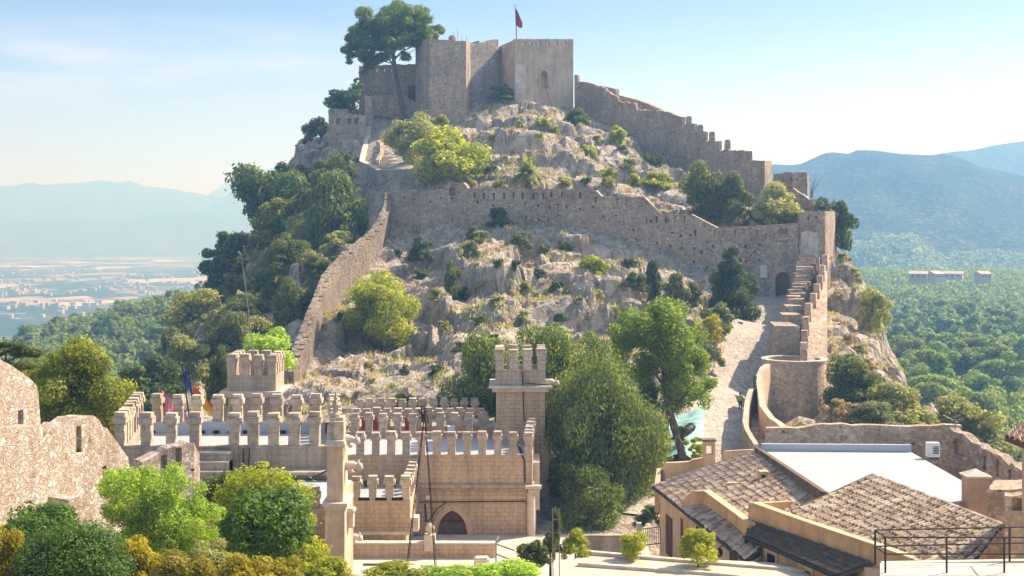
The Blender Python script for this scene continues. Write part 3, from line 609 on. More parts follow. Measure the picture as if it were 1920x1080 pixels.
fp = thing('flag_pole', 'tall dark pole on the keep flying a furled crimson flag', 'flag pole', P(968, 76, 252))
mb = MB(); mb.tube([P(969, 92, 252), P(967.5, 45, 252), P(966, 12, 252)], [.11, .09, .06], 6); mb.lathe(P(966, 11, 252), [(.05, 0), (.12, .1), (.03, .25)], 8); mb.build('pole', M['iron'], fp)
def flag(name, px0, top, hoist, fly, m, parent, D, seed=1, lean=0):
    """a hanging cloth: columns (px offset, y top, y bottom)"""
    mb = MB(); rnd = random.Random(seed); n = len(fly); rows = 7; g = []
    for i, (dx, yt, yb) in enumerate(fly):
        c = []
        for r in range(rows):
            t = r / (rows - 1); c.append(P(px0 + dx + lean * t, yt + (yb - yt) * t, D + .35 * sin(i * 1.7 + t * 2) ))
        g.append(c)
    for i in range(n - 1):
        for r in range(rows - 1): mb.poly([g[i][r], g[i + 1][r], g[i + 1][r + 1], g[i][r + 1]])
    return mb.build(name, m, parent, True)
M['crimson'] = plain('crimson_cloth', (.30, .015, .02), .8, .15, 2, 0, .1)
flag('flag', 967, 14, 30, [(0, 15, 47), (3, 20, 49), (6, 27, 52), (9, 35, 53), (12.5, 42, 51)], M['crimson'], fp, 251.9)
# ---- curtain wall and faceted bastion left of the keep
cw = thing('curtain_wall', 'grey rubble curtain wall with a sawtooth top between keep and faceted bastion', 'castle wall', P(905, 180, 252))
mb = MB(); wall_geo(mb, [(876, 84, 250), (905, 79, 252.5), (931, 73, 255), (931, 88, 255), (940, 86, 256.5)], 1.3, 14, [], .1); mb.build('wall', M['castle_grey'], cw)
mb = MB(); wall_geo(mb, [(876, 82, 262), (899, 76, 262), (899, 84, 262), (934, 74, 262)], .8, 20, [], .05); mb.build('parapet', M['castle'], cw)
bs_ = thing('faceted_bastion', 'broad faceted bastion of worn rubble left of the curtain wall', 'tower', P(830, 220, 243))
mb = MB(); wall_geo(mb, [(779, 80, 250), (790, 74, 245), (806, 73, 242), (874, 77, 243.5), (882, 78, 250), (882, 80, 256)], 1.6, 12, [(792, 110, .3, .3, .4), (846, 105, .25, .3, .4)], .08)
mb.build('wall', M['castle'], bs_)
mb = MB(); mb.prism([xy(781, 250), xy(792, 246), xy(807, 243.5), xy(873, 245), xy(880, 250), xy(880, 262), xy(781, 262)], 12, Z(84, 246)); mb.build('roof_terrace', M['castle'], bs_)
mb = MB(); mb.lathe(P(848, 80, 247), [(.75, 0), (.75, .9), (.6, 1.25), (.3, 1.45), (.05, 1.5)], 12); mb.build('stone_cap', M['castle'], bs_)
for px in (850, 858, 866, 875):
    mb = MB(); mb.tube([P(px, 84, 248), P(px, 54 + (px % 3) * 6, 248)], .035, 5); tag(mb.build('iron_rod', M['iron']), 'thin iron rod standing up from the top of the faceted bastion', 'rod', 'iron rods on the faceted bastion')
# ---- gatehouse range on the left of the summit
gh = thing('gate_range', 'long rubble range with small loopholes behind the big umbrella pine', 'castle wall', P(725, 210, 260))
mb = MB(); wall_geo(mb, [(673, 124, 262), (700, 122, 262), (780, 120, 260)], 1.1, 14, [(x, 131, .3, .85, None) for x in (684, 706, 720, 733)] + [(772, 184, 1.6, 5.2, .9)], .08); wall_geo(mb, [(680, 120, 271), (673, 124, 262)], 1, 14, (), .05)
mb.build('wall', M['castle'], gh)
mb = MB(); mb.box(P(772, 184, 259.9), (1.5, .2, 5.1)); mb.build('door', M['wood'], gh)
lw = thing('forecourt_wall', 'tan forecourt wall with two low openings behind the pine trunk', 'castle wall', P(720, 225, 254))
mb = MB(); wall_geo(mb, [(690, 180, 255), (756, 177, 255), (780, 192, 255)], .8, 16, [(735, 227, 2.6, 1.6, .6), (712, 224, 2.4, 1.4, .6)], .08); mb.build('wall', M['castle_tan'], lw)
mb = MB(); wall_geo(mb, [(684, 178, 248), (697, 184, 248)], 1.2, 16, [], .1); mb.build('end_pier', M['castle_tan'], lw)
lt = thing('corner_turret', 'square turret with three small windows at the left edge of the summit', 'tower', P(650, 290, 240))
mb = MB(); wall_geo(mb, [(616, 204, 241), (650, 204, 240), (650, 213, 240), (682, 216, 239)], 1.0, 4, [(634, 227, .75, 1.1, .7), (655, 227, .75, 1.1, .7), (668, 227, .75, 1.1, .7)], .15); wall_geo(mb, [(616, 206, 247), (616, 204, 241)], .9, 4, (), .1); wall_geo(mb, [(682, 216, 239), (686, 219, 246)], .9, 4, (), .1)
mb.prism([xy(617.5, 242), xy(680, 240.3), xy(684, 247), xy(617.5, 248)], 4, Z(222, 241)); mb.build('wall', M['castle'], lt)
# ---- parapets and steps of the summit ramp
rw = thing('ramp_parapet', 'thick pale retaining wall wrapping the outer side of the summit ramp', 'castle wall', P(720, 380, 205))
mb = MB(); wall_geo(mb, [(688, 237, 246), (684, 262, 238), (676, 292, 224), (674, 303, 219), (688, 309, 212), (707, 320, 206), (796, 317, 204)], .9, -1, [(690 + 14 * i, 345, .22, .3, .5) for i in range(7)], .06); wall_geo(mb, [(796, 317, 204), (801, 315, 211)], .9, -1)
mb.build('wall', M['castle_grey'], rw)
coping([(688, 237, 246), (684, 262, 238), (676, 292, 224), (674, 303, 219), (688, 309, 212), (707, 320, 206), (796, 317, 204)], .9, 'coping', 'coping', rw, .14, .03)
rp2 = walls('inner_parapet', 'low tan parapet on the inner side of the summit ramp steps', 'castle wall', [(696, 263, 238), (712, 266, 230), (713, 285, 224), (704, 300, 217)], .6, 4, 'castle_tan')
st = thing('ramp_steps', 'broad pale steps climbing towards the summit gate', 'steps', P(735, 315, 208))
mb = MB(); N_ = 15
for i in range(N_):
    t = i / (N_ - 1); D = 207 + 40 * t; cx = 752 + (722 - 752) * min(1, t * 1.15); hw = 40 - 14 * t; z = 8.9 + 10.3 * t
    mb.prism([xy(cx - hw, D), xy(cx + hw, D), xy(cx + hw, D + 3.2), xy(cx - hw, D + 3.2)], z - 2.4, z)
mb.build('treads', M['paving'], st)
# ---- lower rampart across the hill, from the left corner to the gate
def Dr(px): return 190 - 18 * (px - 722) / (1495 - 722)
top = [(722, 364), (727, 360), (832, 356), (834, 347), (842, 342), (868, 342), (874, 347), (876, 354), (1040, 355), (1117, 358), (1128, 369), (1208, 371), (1240, 403), (1297, 403), (1345, 428), (1420, 424), (1497, 419)]
ram = thing('lower_rampart', 'long brown rubble rampart with sloping top and dark putlog holes, running to the arched gate', 'castle wall', P(1100, 480, 181))
hl = [(848, 359, 1.0, 1.2, .7)] + [(x, y, .28, .85, None) for x, y in ((890, 366), (907, 367), (926, 367), (945, 367), (963, 366), (980, 367), (1000, 368), (1018, 367), (1034, 365), (1054, 365), (1088, 366), (1118, 374), (1158, 376), (1176, 378), (1213, 414), (1231, 411), (1249, 413), (1266, 412), (1284, 411), (1304, 437), (1341, 437), (1358, 438), (1380, 437), (1396, 435), (1420, 437), (1437, 443), (1452, 443))]
rr = random.Random(4)
hl += [(737 + 22 * i + rr.uniform(-5, 5), 372 + rr.uniform(-3, 8), .3, .32, .6) for i in range(6)]
for row in range(4):
    for i in range(27):
        px = 900 + i * 21 + rr.uniform(-6, 6); base = np.interp(px, [900, 1000, 1100, 1200, 1300, 1440], [385, 425, 465, 492, 520, 545]); tp = np.interp(px, [a for a, b in top], [b for a, b in top])
        y = tp + 28 + row * 24 + (px - 900) * .02 + rr.uniform(-4, 4)
        if y < base and px < 1425 and rr.random() < .62: hl.append((px, y, .26 + .1 * rr.random(), .3 + .12 * rr.random(), .6))
hl += [(1469, 434, 1.15, .75, .8), (1467.5, 533, 1.95, 3.35, .9)]
mb = MB(); wall_geo(mb, [(a, b, Dr(a)) for a, b in top], 1.3, -14, hl, .05); mb.build('wall', M['castle'], ram)
coping([(a, b, Dr(a)) for a, b in top if a >= 876], 1.3, 'castle_tan', 'coping', ram, .1, .05, -.02)
gx0 = P(1467.5, 556.8, Dr(1467.5) - .02)
mb = MB(); dv = (X(1495, 172) - X(1440, Dr(1440)), 172 - Dr(1440)); arch_fill(mb, gx0, 1.96, 3.36, .8, 2.35, dv); mb.build('arch_spandrel', M['castle_tan'], ram)
mb = MB(); arch_ring(mb, gx0 + V((0, -.02, 0)), 1.96, 2.35, 1.0, .75, .06, dv); mb.build('gate_arch', M['castle_tan'], ram)
mb = MB(); mb.box(gx0 + V((0, .75, .85)), (1.94, .12, 1.7), dv); mb.build('gate', plain('grey_gate', (.16, .13, .11), .7, .2, 3), ram)
mb = MB(); mb.box(gx0 + V((0, .85, 2.4)), (1.94, .1, 1.9), dv); mb.build('gate_back_wall', plain('gate_brick', (.30, .15, .08), .9, .4, 5, .6), ram)
mb = MB(); mb.box(P(1432, 509, Dr(1432) - .12), (.95, .14, 1.75), dv); tag(mb.build('stone_plaque', plain('plaque_marble', (.62, .6, .57), .5, .06, 2, .05)), 'pale rectangular stone plaque on the wall beside the arched gate', 'plaque')
mb = MB(); mb.box(P(1469, 434, Dr(1469) + .7), (1.1, .1, .7), dv); mb.build('window_back', M['castle_tan'], ram)
mb = MB(); mb.box(P(1469, 448, Dr(1469) - .25), (1.4, .5, .3), dv); mb.build('window_sill', M['castle_tan'], ram)
# ---- wall running down the hill on the left
lwl = [(532,697,127),(545,668,131),(558,640,136),(572,600,142),(590,557,150),(597,540,153),(604,522,157),(620,503,162),(637,484,168),(665,461,174),(692,440,180),(706,420,184),(719,392,188),(722,366,190)]
lw2 = thing('descending_wall', 'rubble wall running down the left side of the hill from the rampart corner', 'castle wall', P(600, 580, 150))
mb = MB(); rr = random.Random(9)
pp = [P(*a) for a in lwl]; th = 1.0
for a, b in zip(pp, pp[1:]):
    n = max(1, int((b - a).length / 1.1))
    for i in range(n):
        p0 = a.lerp(b, i / n); p1 = a.lerp(b, (i + 1) / n); j0 = rr.uniform(-.12, .12)
        zb = min(p0.z, p1.z) - 7
        for x0, x1, dz in ((0, .4, .5), (.4, th, 0)):
            q = [(p0.x + x0, p0.y), (p0.x + x1, p0.y), (p1.x + x1, p1.y), (p1.x + x0, p1.y)]
            mb.prism(q, zb, [p0.z + dz + j0, p0.z + dz + j0, p1.z + dz + j0, p1.z + dz + j0])
mb.build('wall', M['castle_shade'], lw2)
for px, py, D in ((556, 672, 134), (547, 690, 130.5), (541, 712, 128)):
    pass
# ---- corner tower by the gate and the stepped wall that runs down to the round tower
gt = thing('gate_tower', 'tall square corner tower beside the arched gate, its right face sunlit', 'tower', P(1530, 560, 171))
mb = MB(); wall_geo(mb, [(1498, 398, 172), (1547, 396, 170)], .9, -16, [(1516, 409, .25, .4, .4), (1531, 408, .3, .35, .4)], .06); wall_geo(mb, [(1547, 396, 170), (1566, 397, 178)], .9, -16, (), .06); wall_geo(mb, [(1494, 398, 181), (1498, 398, 172)], .9, -16, (), .06)
mb.prism([xy(1499, 172.8), xy(1546, 170.9), xy(1564, 178), xy(1497, 182)], -16, Z(402, 174)); mb.build('wall', M['castle'], gt)
patch('plaster_patch', [(a, b, 172 - 2 * (a - 1498) / 49) for a, b in ((1501, 436), (1512, 433), (1526, 436), (1543, 434), (1545, 450), (1541, 462), (1544, 478), (1532, 488), (1518, 484), (1503, 492), (1500, 470), (1503, 455))], .06, M['limewash'], gt)
sw = thing('stepped_wall', 'sunlit wall with stepped merlons running from the gate tower down to the round tower', 'castle wall', P(1530, 640, 150))
st_pts = [(1547,478,168,-3.4),(1541,497,163,-4.6),(1535,517,158,-6.0),(1531,532,154.5,-6.7),(1525,549,151,-7.6),(1518,567,147,-8.5),(1508,591,143,-9.6),(1504,617,138,-10.8),(1502,640,134.5,-12),(1500,668,131.5,-13.2)]
mbm = MB(); mbo = MB()
for (a, b) in zip(st_pts, st_pts[1:]):
    x0, D0, z0 = X(a[0], a[2]), a[2], Z(a[1], a[2]); x1, D1 = X(b[0], b[2]), b[2]
    out0, out1 = X(1551, D0), X(1551, D1)
    # inner merlon slab at the upper end of each step and the walk behind it
    mbm.prism([(x1, D1), (x1 + .75, D1), (x0 + .75, D0), (x0, D0)], -24, z0 - .75)
    mm = .42
    mbm.prism([(x1, D1 + .02), (x1 + .7, D1 + .02), (x1 + .7 + (x0 - x1) * mm, D1 + (D0 - D1) * mm), (x1 + (x0 - x1) * mm, D1 + (D0 - D1) * mm)], z0 - 1, z0 + .1)
    mbo.prism([(x1 + .75, D1), (out1, D1), (out0, D0), (x0 + .75, D0)], -26, [Z(b[1], D1) - .6, Z(b[1], D1) - .6, z0 - .6, z0 - .6])
mbm.build('merlons', M['castle_tan'], sw); mbo.build('wall', M['castle_tan'], sw)
ss = thing('stepped_stair', 'massive stair of huge blocks beside the cobbled path, rising to the gate tower', 'steps', P(1470, 640, 140))
mb = MB()
sp = [(1452,1494,611,136.5,143),(1467,1499,590,143,147.5),(1474,1501,573,147.5,151),(1478,1503,560,151,154.5),(1483,1507,549,154.5,158),(1487,1511,538,158,160),(1489,1514,528,160,162),(1491,1518,517,162,164),(1493,1522,505,164,166),(1495,1527,493,166,168),(1497,1532,482,168,169.9)]
rs_ = random.Random(12)
for i, (x0, x1, yt, D0, D1) in enumerate(sp):
    k = 1 if i < 3 else 2; z = Z(yt, D0); zn = Z(sp[i + 1][2], sp[i + 1][3]) if i + 1 < len(sp) else z + .6
    for q in range(k):
        e0 = D0 + (D1 - D0) * q / k; e1 = D0 + (D1 - D0) * (q + 1) / k; zq = z + (zn - z) * q / k + rs_.uniform(-.06, .06); xa = X(x0 + rs_.uniform(-1.5, 1.5), D0) + (e0 - D0) * .12; xb = X(x1, D0) + .3
        mb.prism([(xa, e0), (xb, e0), (xb + .3, e1), (xa + (e1 - e0) * .12, e1)], zq - 9, [zq + rs_.uniform(-.05, .05) for _ in range(4)])
mb.build('blocks', M['castle'], ss)
# ---- round tower
rt = thing('round_tower', 'low round tower with a pale rim at the foot of the stepped wall', 'tower', P(1488, 800, 128))
c = V((X(1489, 131.2), 131.2, -26)); zt_ = Z(680, 128); rr_ = 3.22
mb = MB(); n = 40; prof = [(rr_ + .25, 0), (rr_ + .06, 8), (rr_, zt_ + 26)]
base = len(mb.v)
mb.lathe(c, [(rr_ + .25, 0), (rr_ + .08, 7), (rr_, zt_ + 26 - .25), (rr_ + .06, zt_ + 26 - .2), (rr_ + .06, zt_ + 26), (rr_ - .45, zt_ + 26), (rr_ - .45, zt_ + 26 - 1.1), (.1, zt_ + 26 - 1.1)], 44)
mb.build('wall', M['castle_tan'], rt, False)
mb = MB()
for k in range(44):
    a0, a1 = 2 * pi * k / 44, 2 * pi * (k + 1) / 44; r0, r1 = rr_ - .48, rr_ + .1
    q = [V((c.x + r * cos(a), c.y + r * sin(a), zt_ + .003)) for r, a in ((r0, a0), (r1, a0), (r1, a1), (r0, a1))]; u = [e + V((0, 0, .12)) for e in q]
    mb.add(q + u, [(4, 5, 6, 7), (0, 4, 7, 3), (1, 2, 6, 5)])
mb.build('rim', M['coping'], rt)
# low stair and parapets that run from the round tower down to the roofs
ls = thing('lower_stair', 'narrow stair between plastered parapets descending in front of the round tower', 'steps', P(1420, 830, 112))
mb = MB()
for i in range(14):
    t = i / 13; D = 124 - 20 * t; z = -17.2 - 1.6 * t if i < 5 else -17.8 - 2.0 * (i - 4) / 9
    mb.prism([xy(1408, D - .9), xy(1438, D - .9), xy(1436, D + 1), xy(1410, D + 1)], z - 4, z)
mb.build('treads', M['coping'], ls)
mb = MB(); wall_geo(mb, [(1434, 682, 127.5), (1424, 690, 125), (1417, 706, 123), (1420, 730, 119), (1424, 760, 115), (1440, 782, 111), (1466, 801, 107.5)], .55, -23, (), .03, side=1)
mb.build('parapet', M['plaster'], ls)
mb = MB(); wall_geo(mb, [(1410, 727, 122), (1403, 731, 119.5), (1397, 750, 117), (1395, 764, 113), (1392, 789, 109), (1397, 806, 106), (1413, 833, 103)], .4, -23, (), .03); mb.build('parapet', M['plaster'], ls)
for px, py in ((1414, 707), (1418, 707)):
    mb = MB(); mb.tube([P(px, py + 22, 122), P(px, py - 2, 122)], .06, 5); tag(mb.build('iron_post', M['iron']), 'thin iron post at the head of the narrow stair by the round tower', 'post', 'iron posts at the stair head')
# ---- wall that comes down from the keep on the right, in steps with four finger merlons
def Du(px): return np.interp(px, [1077, 1150, 1250, 1350, 1404, 1446], [252, 243, 229, 211, 200, 191])
ut = [(1077,140),(1083,141),(1084,153),(1097,154),(1118,160),(1136,166),(1137,171),(1157,181),(1158,190),(1191,194),(1193,205),(1215,207),(1243,208),(1280,219),(1280,232),(1302,232),(1302,247),(1322,247),(1322,264),(1348,264),(1348,281),(1404,283),(1405,300)]
uw = thing('summit_wall', 'long stepped wall with four finger-like merlons descending to the right of the keep', 'castle wall', P(1240, 280, 228))
mb = MB(); rr = random.Random(3)
wall_geo(mb, [(a, b, Du(a)) for a, b in ut], .55, -6, [(1100 + i * 26 + rr.uniform(-6, 6), np.interp(1100 + i * 26, [1100, 1400], [185, 305]) + rr.uniform(-8, 14), .3, .35, .5) for i in range(12)], .14, seed=5); mb.build('wall', M['castle'], uw)
for x0, y0, y1 in ((1286.5, 218, 234), (1308, 234, 249), (1330, 247, 266), (1359, 262, 283)):
    mb = MB(); D = Du(x0 + 5); wdt = 10 / F * D; cpt = P(x0 + 5, y1, D + .5); h = Z(y0, D) - Z(y1, D)
    pts = [(-wdt / 2, 0), (wdt / 2, 0), (wdt / 2, h * .85), (wdt * .3, h), (-wdt * .3, h), (-wdt / 2, h * .85)]
    fr = [cpt + V((a, -.4, b)) for a, b in pts]; bk = [cpt + V((a, .5, b)) for a, b in pts]; n = len(pts)
    mb.add(fr + bk, [tuple(range(n))] + [tuple(range(n, 2 * n))[::-1]] + [((i + 1) % n, i, n + i, n + (i + 1) % n) for i in range(n)]); mb.build('merlon', M['castle'], uw)
mb = MB(); wall_geo(mb, [(1097,154,256),(1155,167,252),(1155,177,252),(1192,187,246),(1220,197,241),(1241,207,236),(1262,214,233)], .9, 6, (), .05, seed=6); tag(mb.build('rear_parapet', M['castle']), 'darker parapet showing behind the upper part of the stepped summit wall', 'castle wall')
bt = thing('wall_tower', 'small square tower ending the stepped summit wall on the right', 'tower', P(1425, 350, 192))
mb = MB(); wall_geo(mb, [(1402, 301, 196), (1434, 301, 192), (1447, 302, 195)], 1, -8, (), .08); mb.prism([xy(1403, 197), xy(1434, 193), xy(1446, 196), xy(1440, 203), xy(1406, 203)], -8, Z(305, 195)); mb.build('wall', M['castle'], bt)
b2 = thing('ruined_tower', 'ragged low tower with one slit, right of the small square tower', 'tower', P(1480, 385, 187))
mb = MB(); wall_geo(mb, [(1450, 326, 189), (1470, 324, 188.5), (1470, 323, 188), (1514, 323, 187)], .8, -8, [(1483, 336, .3, .7, None)], .12); wall_geo(mb, [(1514, 323, 187), (1516, 327, 194)], .8, -8)
mb.build('wall', M['castle'], b2)
mb = MB(); wall_geo(mb, [(1472, 354, 185), (1486, 352, 184.5), (1515, 372, 183)], .7, -8, (), .1); mb.build('buttress', M['castle'], b2)
mb = MB(); wall_geo(mb, [(1511, 375, 182), (1524, 374, 181)], 1, -8, (), .1); tag(mb.build('stone_pier', M['castle']), 'short stone pier standing behind the gate tower', 'pier')
# retaining walls beside the cobbled path
walls('path_kerb_wall', 'low tan wall on the left edge of the cobbled path below the dark conifer', 'wall', [(1371, 604, 154), (1393, 604, 152), (1398, 602, 156)], .5, -16, 'castle_tan')
walls('path_edge_wall', 'low wall bordering the left side of the cobbled path', 'wall', [(1352, 652, 140), (1362, 642, 144), (1372, 640, 148)], .5, -18, 'castle_tan')
# ================================================================ CRENELLATED BUILDING in the middle
def merlon_me(name, h, w=.52, d=.5, cap=.74, m=None):
    mb = MB(); s = h - .56
    mb.box((0, 0, s / 2), (w, d, s)); mb.box((0, 0, s + .165), (cap, cap * .95, .33)); mb.box((0, 0, s + .33 + .115), (w * 1.12, d * 1.1, .23))
    rj = random.Random(int(h * 100)); mb.v = [(a + rj.uniform(-.02, .02), b + rj.uniform(-.02, .02), c + (rj.uniform(-.02, .02) if c > .05 else 0)) for a, b, c in mb.v]
    me = mb.mesh(name, m or M['merlon'])
    return me
ME = {'a': merlon_me('merlon', 1.74), 'b': merlon_me('merlon', 1.62), 'c': merlon_me('merlon', 1.5, .5, .48, .72), 't': merlon_me('merlon', 1.6, .6, .55, .78), 's': merlon_me('merlon', 1.0, .42, .42, .56)}
rm = random.Random(11)
def merlons(parent, me, a, b, n, rot=None, skip=()):
    """n merlons from a to b (world points of their feet)"""
    a = V(a); b = V(b); o = ORG[parent.name]; d = b - a; ang = math.atan2(d.y, d.x) if rot is None else rot
    for i in range(n):
        if i in skip: continue
        p = a.lerp(b, i / max(1, n - 1)); ob = bpy.data.objects.new('merlon', ME[me]); col.objects.link(ob); ob.parent = parent
        ob.location = p - o; ob.rotation_euler = (rm.uniform(-.012, .012), rm.uniform(-.012, .012), ang + rm.uniform(-.05, .05) + pi * rm.randrange(2)); ob.scale = (rm.uniform(.94, 1.05), rm.uniform(.94, 1.05), rm.uniform(.96, 1.03))
def merlons_px(parent, me, pxs, D, z, rot=0):
    o = ORG[parent.name]
    for px in pxs:
        ob = bpy.data.objects.new('merlon', ME[me]); col.objects.link(ob); ob.parent = parent; ob.location = V((X(px + rm.uniform(-.8, .8), D), D, z)) - o; ob.rotation_euler = (rm.uniform(-.012, .012), rm.uniform(-.012, .012), rot + rm.uniform(-.05, .05) + pi * rm.randrange(2)); ob.scale = (rm.uniform(.94, 1.06), rm.uniform(.94, 1.05), rm.uniform(.96, 1.03))
def parapet_ring(pts, z0, z1, t, skipseg=()):
    """upright low walls on the edges of a roof polygon"""
    mb = MB(); n = len(pts); cx_ = sum(p[0] for p in pts) / n; cy_ = sum(p[1] for p in pts) / n
    for i in range(n):
        if i in skipseg: continue
        a = V(pts[i]); b = V(pts[(i + 1) % n]); d = (b - a).normalized(); nn = V((-d.y, d.x))
        if nn.dot(V((cx_, cy_)) - a) < 0: nn = -nn
        mb.prism([a, b, b + nn * t - d * t * .98, a + nn * t + d * t * .98], z0, z1, True)
    return mb
# ---- the grey-roofed left block
lb = thing('crenellated_hall', 'crenellated stone hall with a white flat roof, left of the pale pillar', 'building', (-20.5, 67, -22))
A0, A1, A2, A3 = (-20.75, 66.7), (-9.0, 66.7), (-10.2, 75.4), (-22.2, 75.4)
mb = MB(); mb.prism([A0, A1, A2, A3], -24, -11.95); mb.build('wall', M['ashlar_grey'], lb)
parapet_ring([A0, A1, A2, A3], -11.95, -11.3, .5).build('parapet', M['ashlar_grey'], lb)
mb = MB(); mb.prism([(-20.1, 67.3), (-9.7, 67.3), (-10.8, 74.8), (-21.5, 74.8)], -11.945, -11.9); mb.build('roof', M['white_roof'], lb)
mb = MB(); mb.prism([(-21.4, 74.6), (-10.9, 74.6), (-10.9, 74.8), (-21.45, 74.8)], -11.9, -11.22); mb.build('grey_upstand', M['grey_paint'], lb)
merlons_px(lb, 'a', [226, 275, 321, 367, 439, 476, 515, 552, 591], 67, -11.3)
merlons_px(lb, 'b', [296, 335, 371, 409, 446, 482, 520, 557, 594], 75.1, -11.3)
merlons(lb, 'a', (-20.62, 68, -11.3), (-21.9, 75.1, -11.3), 7); merlons(lb, 'b', (-9.35, 68.2, -11.3), (-10.4, 74.8, -11.3), 7)
mb = MB(); mb.box((X(560, 66.3), 66.2, -12.55), (4.2, 1.0, .16)); mb.box((X(560, 66.3), 66.45, -12.75), (4.0, .5, .3)); mb.build('ledge', M['ashlar_grey'], lb)
for px in (255, 348, 375, 402, 430, 500):
    mb = MB(); mb.box((X(px + 30, 74.5), 74.56, -11.8), (.32, .12, .16)); mb.build('drain', M['dark'], lb)
mb = MB(); mb.tube([(X(456, 66.6), 66.62, -11.4), (X(457, 66.6), 66.62, -12.6), (X(459, 66.6), 66.62, -14)], .035, 5); mb.tube([(X(468, 66.6), 66.62, -11.4), (X(466, 66.6), 66.62, -12.2), (X(470, 66.6), 66.62, -14)], .025, 5); mb.build('cable', M['iron'], lb)
st2 = thing('roof_steps', 'four dark stone steps with pale nosings against the left hall wall', 'steps', P(402, 915, 65.5)); mb = MB(); mb2 = MB()
for i in range(4):
    z = Z(847 + 16 * i, 66); y0 = 66.1 - i * .3
    mb.box((X(402, 66), (y0 - .3 + 66.65) / 2, z - 1.3), (1.62, 66.65 - y0 + .3, 2.5)); mb2.box((X(402, 66), y0 - .17, z - .02), (1.66, .3, .07))
mb.build('steps', M['ashlar_grey'], st2); mb2.build('nosings', M['coping'], st2)
# ---- low terrace below it with small rounded merlons
la = thing('low_annex', 'low annex with three small merlons between the topiary ball and the pillar', 'building', (-11, 60, -22))
mb = MB(); mb.prism([(-14.5, 59.6), (-8.2, 59.6), (-8.2, 66.1), (-14.5, 66.1)], -24, -13.0); mb.build('wall', M['ashlar'], la)
mb = MB(); mb.prism([(-14.4, 60.3), (-8.3, 60.3), (-8.3, 66.1), (-14.4, 66.1)], -13.0, -12.94); mb.build('roof', M['grey_paint'], la)
merlons_px(la, 's', [497, 519, 542, 566, 590], 59.9, -13.0)
mb = MB(); mb.tube([(X(520, 65), 65, -12.7), (X(560, 65), 65, -12.75), (X(590, 65), 65.2, -12.6), (X(612, 65), 65.3, -12.3)], .05, 5); mb.build('cable', M['iron'], la)
# ---- pillar with finial and gargoyles
pl = thing('corner_pillar', 'tall pale corner pillar with a finial and two carved gargoyles, front centre', 'pillar', (-8.1, 58.6, -22))
mb = MB(); mb.prism([xy(609, 58.4), xy(646, 58.4), (X(646, 58.4), 60.3), (X(609, 58.4), 60.3)], -24, Z(946, 58.4)); mb.prism([xy(613, 58.5), xy(643, 58.5), (X(643, 58.5), 60.2), (X(613, 58.5), 60.2)], Z(946, 58.4), Z(836, 58.5)); mb.build('shaft', plain('pillar_stone', (.66, .49, .33), .9, .22, .9, .4, .1, 0, .5), pl)
mb = MB(); zc = Z(946, 58.4)
mb.box((X(628, 58.3), 59.3, zc + .02), (1.16, 2.3, .16)); mb.box((X(628, 58.3), 59.3, zc - .14), (1.04, 2.16, .18)); zc = Z(836, 58.5)
mb.box((X(628.5, 58.4), 59.3, zc + .06), (.92, 2.0, .14)); mb.box((X(628.5, 58.4), 59.3, zc + .19), (.82, 1.9, .12)); mb.build('cornice', M['coping'], pl)
mb = MB(); zc += .25
mb.box((X(621, 58.6), 59.0, zc + .32), (.42, .6, .64)); mb.box((X(635, 58.6), 58.95, zc + .42), (.46, .7, .84)); mb.box((X(630, 58.6), 59.2, zc + .92), (.58, .7, .16)); mb.build('plinth', M['merlon'], pl)
mb = MB(); mb.lathe((X(629.5, 59.1), 59.1, zc + 1.0), [(.2, 0), (.22, .1), (.13, .2), (.16, .42), (.19, .55), (.12, .68), (.07, .78), (.1, .86), (.06, .95), (.02, 1.15)], 10); mb.build('finial', M['merlon'], pl)
def gargoyle(parent, p, ln, s, m='coping'):
    mb = MB(); p = V(p)
    mb.tube([p, p + V((ln * .25, 0, .06 * s)), p + V((ln * .5, 0, .1 * s)), p + V((ln * .72, 0, .04 * s)), p + V((ln * .86, 0, .02 * s)), p + V((ln, 0, -.1 * s))], [.16 * s, .2 * s, .17 * s, .13 * s, .19 * s, .07 * s], 8)
    for k in (-1, 1): mb.tube([p + V((ln * .82, k * .1 * s, .15 * s)), p + V((ln * .78, k * .17 * s, .3 * s))], [.06 * s, .02 * s], 5); mb.tube([p + V((ln * .3, k * .14 * s, -.02 * s)), p + V((ln * .42, k * .16 * s, -.22 * s)), p + V((ln * .55, k * .16 * s, -.24 * s))], [.08 * s, .06 * s, .04 * s], 5)
    return mb.build('gargoyle', M[m], parent, True)
gargoyle(pl, (X(643, 59), 59.1, Z(828, 59)), .75, 1.0); gargoyle(pl, (X(643, 59), 59.3, Z(878, 59)), .85, 1.1)
mb = MB(); mb.box((X(653, 59), 59.6, Z(975, 59)), (.36, .6, .9)); mb.box((X(653, 59), 59.6, Z(962, 59)), (.5, .7, .12)); mb.build('bracket', M['coping'], pl)
